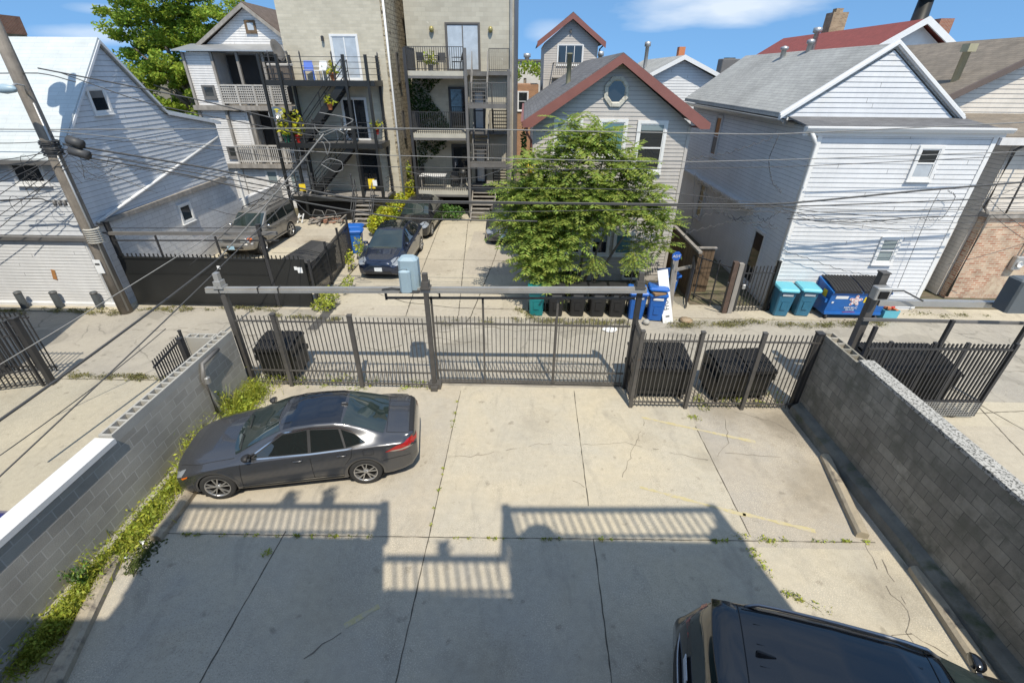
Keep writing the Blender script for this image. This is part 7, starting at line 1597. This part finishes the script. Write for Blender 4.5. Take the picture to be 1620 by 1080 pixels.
for k in range(900):
    x = r3.uniform(-6.4, -4.6); z = r3.uniform(2.4, 4.3)
    if z < 2.4+.9*(x+6.3)*.8: continue
    leaf(iv, Vector((x, 29.52-.06*r3.random(), z)), .075, r3)
for k in range(420): leaf(iv, Vector((-6.42+r3.uniform(-.08, .08), 29.3-r3.random()*.3, r3.uniform(4.8, 8.4))), .07, r3)
for k in range(500): leaf(iv, Vector((.02+r3.uniform(-.14, .08), 20+r3.random()*6, r3.uniform(0.5, 5.2))), .09, r3)
tag(iv.build('ivy', M_ivy, None, (-5.3, 29.5, 4.5)), 'dark ivy covering the wall behind the block balconies', 'ivy', kind='stuff')
def weeds(name, lb, spots, m, size, kind='stuff', h=.25):
    f = MB()
    for (x, y), (sx, sy), n, hh in spots:
        for i in range(n):
            p = Vector((x+r3.gauss(0, sx), y+r3.gauss(0, sy), abs(r3.gauss(0, hh*.5))+.02)); k = r3.random()
            if k < .22:
                h_ = hh*r3.uniform(.4, 1.5); d_ = Vector((r3.gauss(0, .4), r3.gauss(0, .4), 1)).normalized()*h_; e_ = Vector((r3.gauss(0, 1), r3.gauss(0, 1), 0)).normalized()*.006; p.z = 0
                f.add([p-e_, p+e_, p+d_*.6+e_*.7, p+d_+Vector((d_.x, d_.y, 0))*.4, p+d_*.6-e_*.7], [(0, 1, 2, 3, 4)])
            else: leaf(f, p, size*(r3.uniform(.5, 1.3) if k < .85 else r3.uniform(1.6, 2.6)), r3)
    tag(f.build(name, m, None, (spots[0][0][0], spots[0][0][1], 0)), lb, 'weeds', kind=kind)
sp_ = []
for (u, v), sx, sy, n, hh in (((395, 632), .22, .32, 1300, .35), ((375, 650), .2, .35, 900, .3), ((275, 725), .10, .3, 500, .5), ((272, 765), .16, .3, 900, .22), ((235, 820), .16, .28, 1100, .22), ((205, 860), .14, .22, 800, .2), ((105, 935), .13, .28, 1100, .22), ((70, 985), .14, .25, 1000, .2), ((30, 1020), .14, .25, 1000, .18), ((130, 905), .1, .2, 250, .45), ((300, 700), .06, .25, 220, .5), ((320, 660), .05, .12, 140, .7)):
    p = gz(u, v); sp_.append(((max(p.x, -7.05), p.y), (sx, sy), n, hh))
for (u, v), hh, lb in (((330, 655), .75, 'tall wispy weed against the conduit of the left wall'), ((272, 722), .6, 'tall wispy weed beside the nose of the sedan'), ((108, 925), .55, 'blue-green thistle-like weed at the bottom left of the wall'), ((290, 700), .5, 'wispy weed between the sedan and the left wall')):
    p = gz(u, v); p.x = max(p.x, -7.1); t_ = thing('tall_weed', lb, 'plant', (p.x, p.y, 0)); b = MB(); f = MB()
    for k in range(5):
        e = p+Vector((r3.gauss(0, .12), r3.gauss(0, .12), hh*r3.uniform(.6, 1.1))); b.tube([p, p.lerp(e, .5)+Vector((0, 0, .03)), e], [.008, .006, .003], 5)
        for j in range(46): q_ = p.lerp(e, r3.uniform(.25, 1.0))+Vector((r3.gauss(0, .045), r3.gauss(0, .045), 0)); leaf(f, q_, r3.uniform(.018, .04), r3)
    b.build('stem', M_weedd, t_); f.build('leaves', M_weed if 'thistle' not in lb else M_leafD, t_)
weeds('weeds', 'bright green weeds along the foot of the left block wall', [(a, b, int(n*2.2), h) for a, b, n, h in sp_], M_weed, .019)
ms = MB()
for k in range(500):
    t = r3.random(); p = gz(205+t*45+r3.gauss(0, 7), 905-t*55+r3.gauss(0, 5)); leaf(ms, Vector((p.x, p.y, .012)), .03, r3)
tag(ms.build('moss_patch', mat('dark moss', (.055, .075, .015), .95, var=.3), None, gz(225, 880)), 'dark moss fringe between the weeds and the slab on the left', 'moss', kind='stuff')
sp_ = []
for u0, v0, u1, v1, n, s in ((640, 612, 690, 616, 14, .05), (1165, 848, 1230, 858, 16, .05), (1235, 856, 1380, 858, 22, .03), (1190, 870, 1222, 918, 14, .05), (1245, 940, 1310, 968, 12, .05), (270, 846, 600, 850, 26, .03), (700, 852, 1150, 856, 30, .025), (1085, 655, 1105, 665, 6, .07), (725, 622, 716, 680, 6, .03), (705, 725, 680, 840, 8, .02), (460, 612, 560, 612, 9, .06), (560, 616, 650, 616, 9, .05), (440, 850, 420, 880, 4, .05)):
    for k in range(n):
        t = r3.random(); p = gz(u0+(u1-u0)*t, v0+(v1-v0)*t); sp_.append(((p.x, p.y), (s, s*.7), r3.randint(8, 26), .04))
weeds('joint_weeds', 'small weeds sprouting from the slab joints of the lot', [(a, b, n, h) for a, b, n, h in sp_ if r3.random() < .6], M_weed, .015)
sp_ = []
for u0, v0, u1, v1, n, s in ((850, 508, 1000, 512, 50, .12), (1060, 515, 1180, 512, 46, .14), (1180, 508, 1300, 518, 20, .12), (1300, 516, 1400, 510, 30, .12), (1420, 498, 1560, 500, 14, .1), (0, 492, 190, 494, 40, .08), (215, 490, 440, 489, 40, .08), (100, 594, 260, 600, 30, .08), (430, 500, 540, 505, 20, .08), (820, 490, 850, 508, 12, .1), (690, 512, 830, 508, 10, .08)):
    for k in range(n):
        t = r3.random(); p = gz(u0+(u1-u0)*t, v0+(v1-v0)*t+r3.gauss(0, 2)); sp_.append(((p.x, p.y), (s, s*.6), r3.randint(14, 34), .07))
weeds('verge_weeds', 'dry patchy weeds along the edges of the alley', [(a, b, n*2, h) for a, b, n, h in sp_], M_weedd, .018)
sp_ = []
for x0, x1, y in ((-6.9, -2.6, 10.25), (4.3, 7.0, 9.75), (6.6, 7.0, 10.2), (-7.1, -6.0, 10.3)):
    for k in range(int((x1-x0)*7)): sp_.append(((r3.uniform(x0, x1), y+r3.gauss(0, .12)), (.06, .06), r3.randint(8, 26), .14))
weeds('fence_weeds', 'straggly weeds along the foot of the picket fences', sp_, M_weed, .025)
for (u, v), lb in (((1322, 440), None),): pass
b = MB(); p = gz(965, 522); g_ = [(p.x+.24*math.cos(a)*(1+.2*math.sin(3*a)), p.y+.14*math.sin(a), .0) for a in np.linspace(0, 6.28, 16, endpoint=False)]
b.loft([g_, [(p.x+(x-p.x)*.8, p.y+(y-p.y)*.8, .05+.03*math.sin(i*2.1)) for i, (x, y, z) in enumerate(g_)], [(p.x+(x-p.x)*.3, p.y+(y-p.y)*.3, .07) for x, y, z in g_]], True, False, True); tag(b.build('litter_bag', M_label, None, p), 'white plastic bag lying on the alley before the black bins', 'litter')
for k, (u, v, s, lb) in enumerate(((225, 862, .05, 'crumpled silver wrapper in the weeds by the left wheel stops'), (203, 885, .04, 'small torn foil in the weeds at the bottom left'))):
    p = gz(u, v); b = MB()
    for i in range(9): leaf(b, p+Vector((r3.gauss(0, s), r3.gauss(0, s*.5), .06+.03*r3.random())), s*.7, r3)
    tag(b.build('litter', M_label, None, p), lb, 'litter')
b = MB(); p = gz(1085, 508); b.lathe([(0, 0), (.2, .01), (.24, .06), (.15, .1), (0, .11)], (p.x, p.y, 0), 10); tag(b.build('stone', M_brickt, None, p), 'flat brown stone in the verge weeds right of the white board', 'stone')
b = MB(); p = gz(1022, 512); b.lathe([(0, 0), (.12, .02), (.13, .1), (.06, .16), (0, .17)], (p.x, p.y, 0), 7); tag(b.build('stone', M_blockcore, None, p), 'pale broken block between the two blue bins', 'stone')
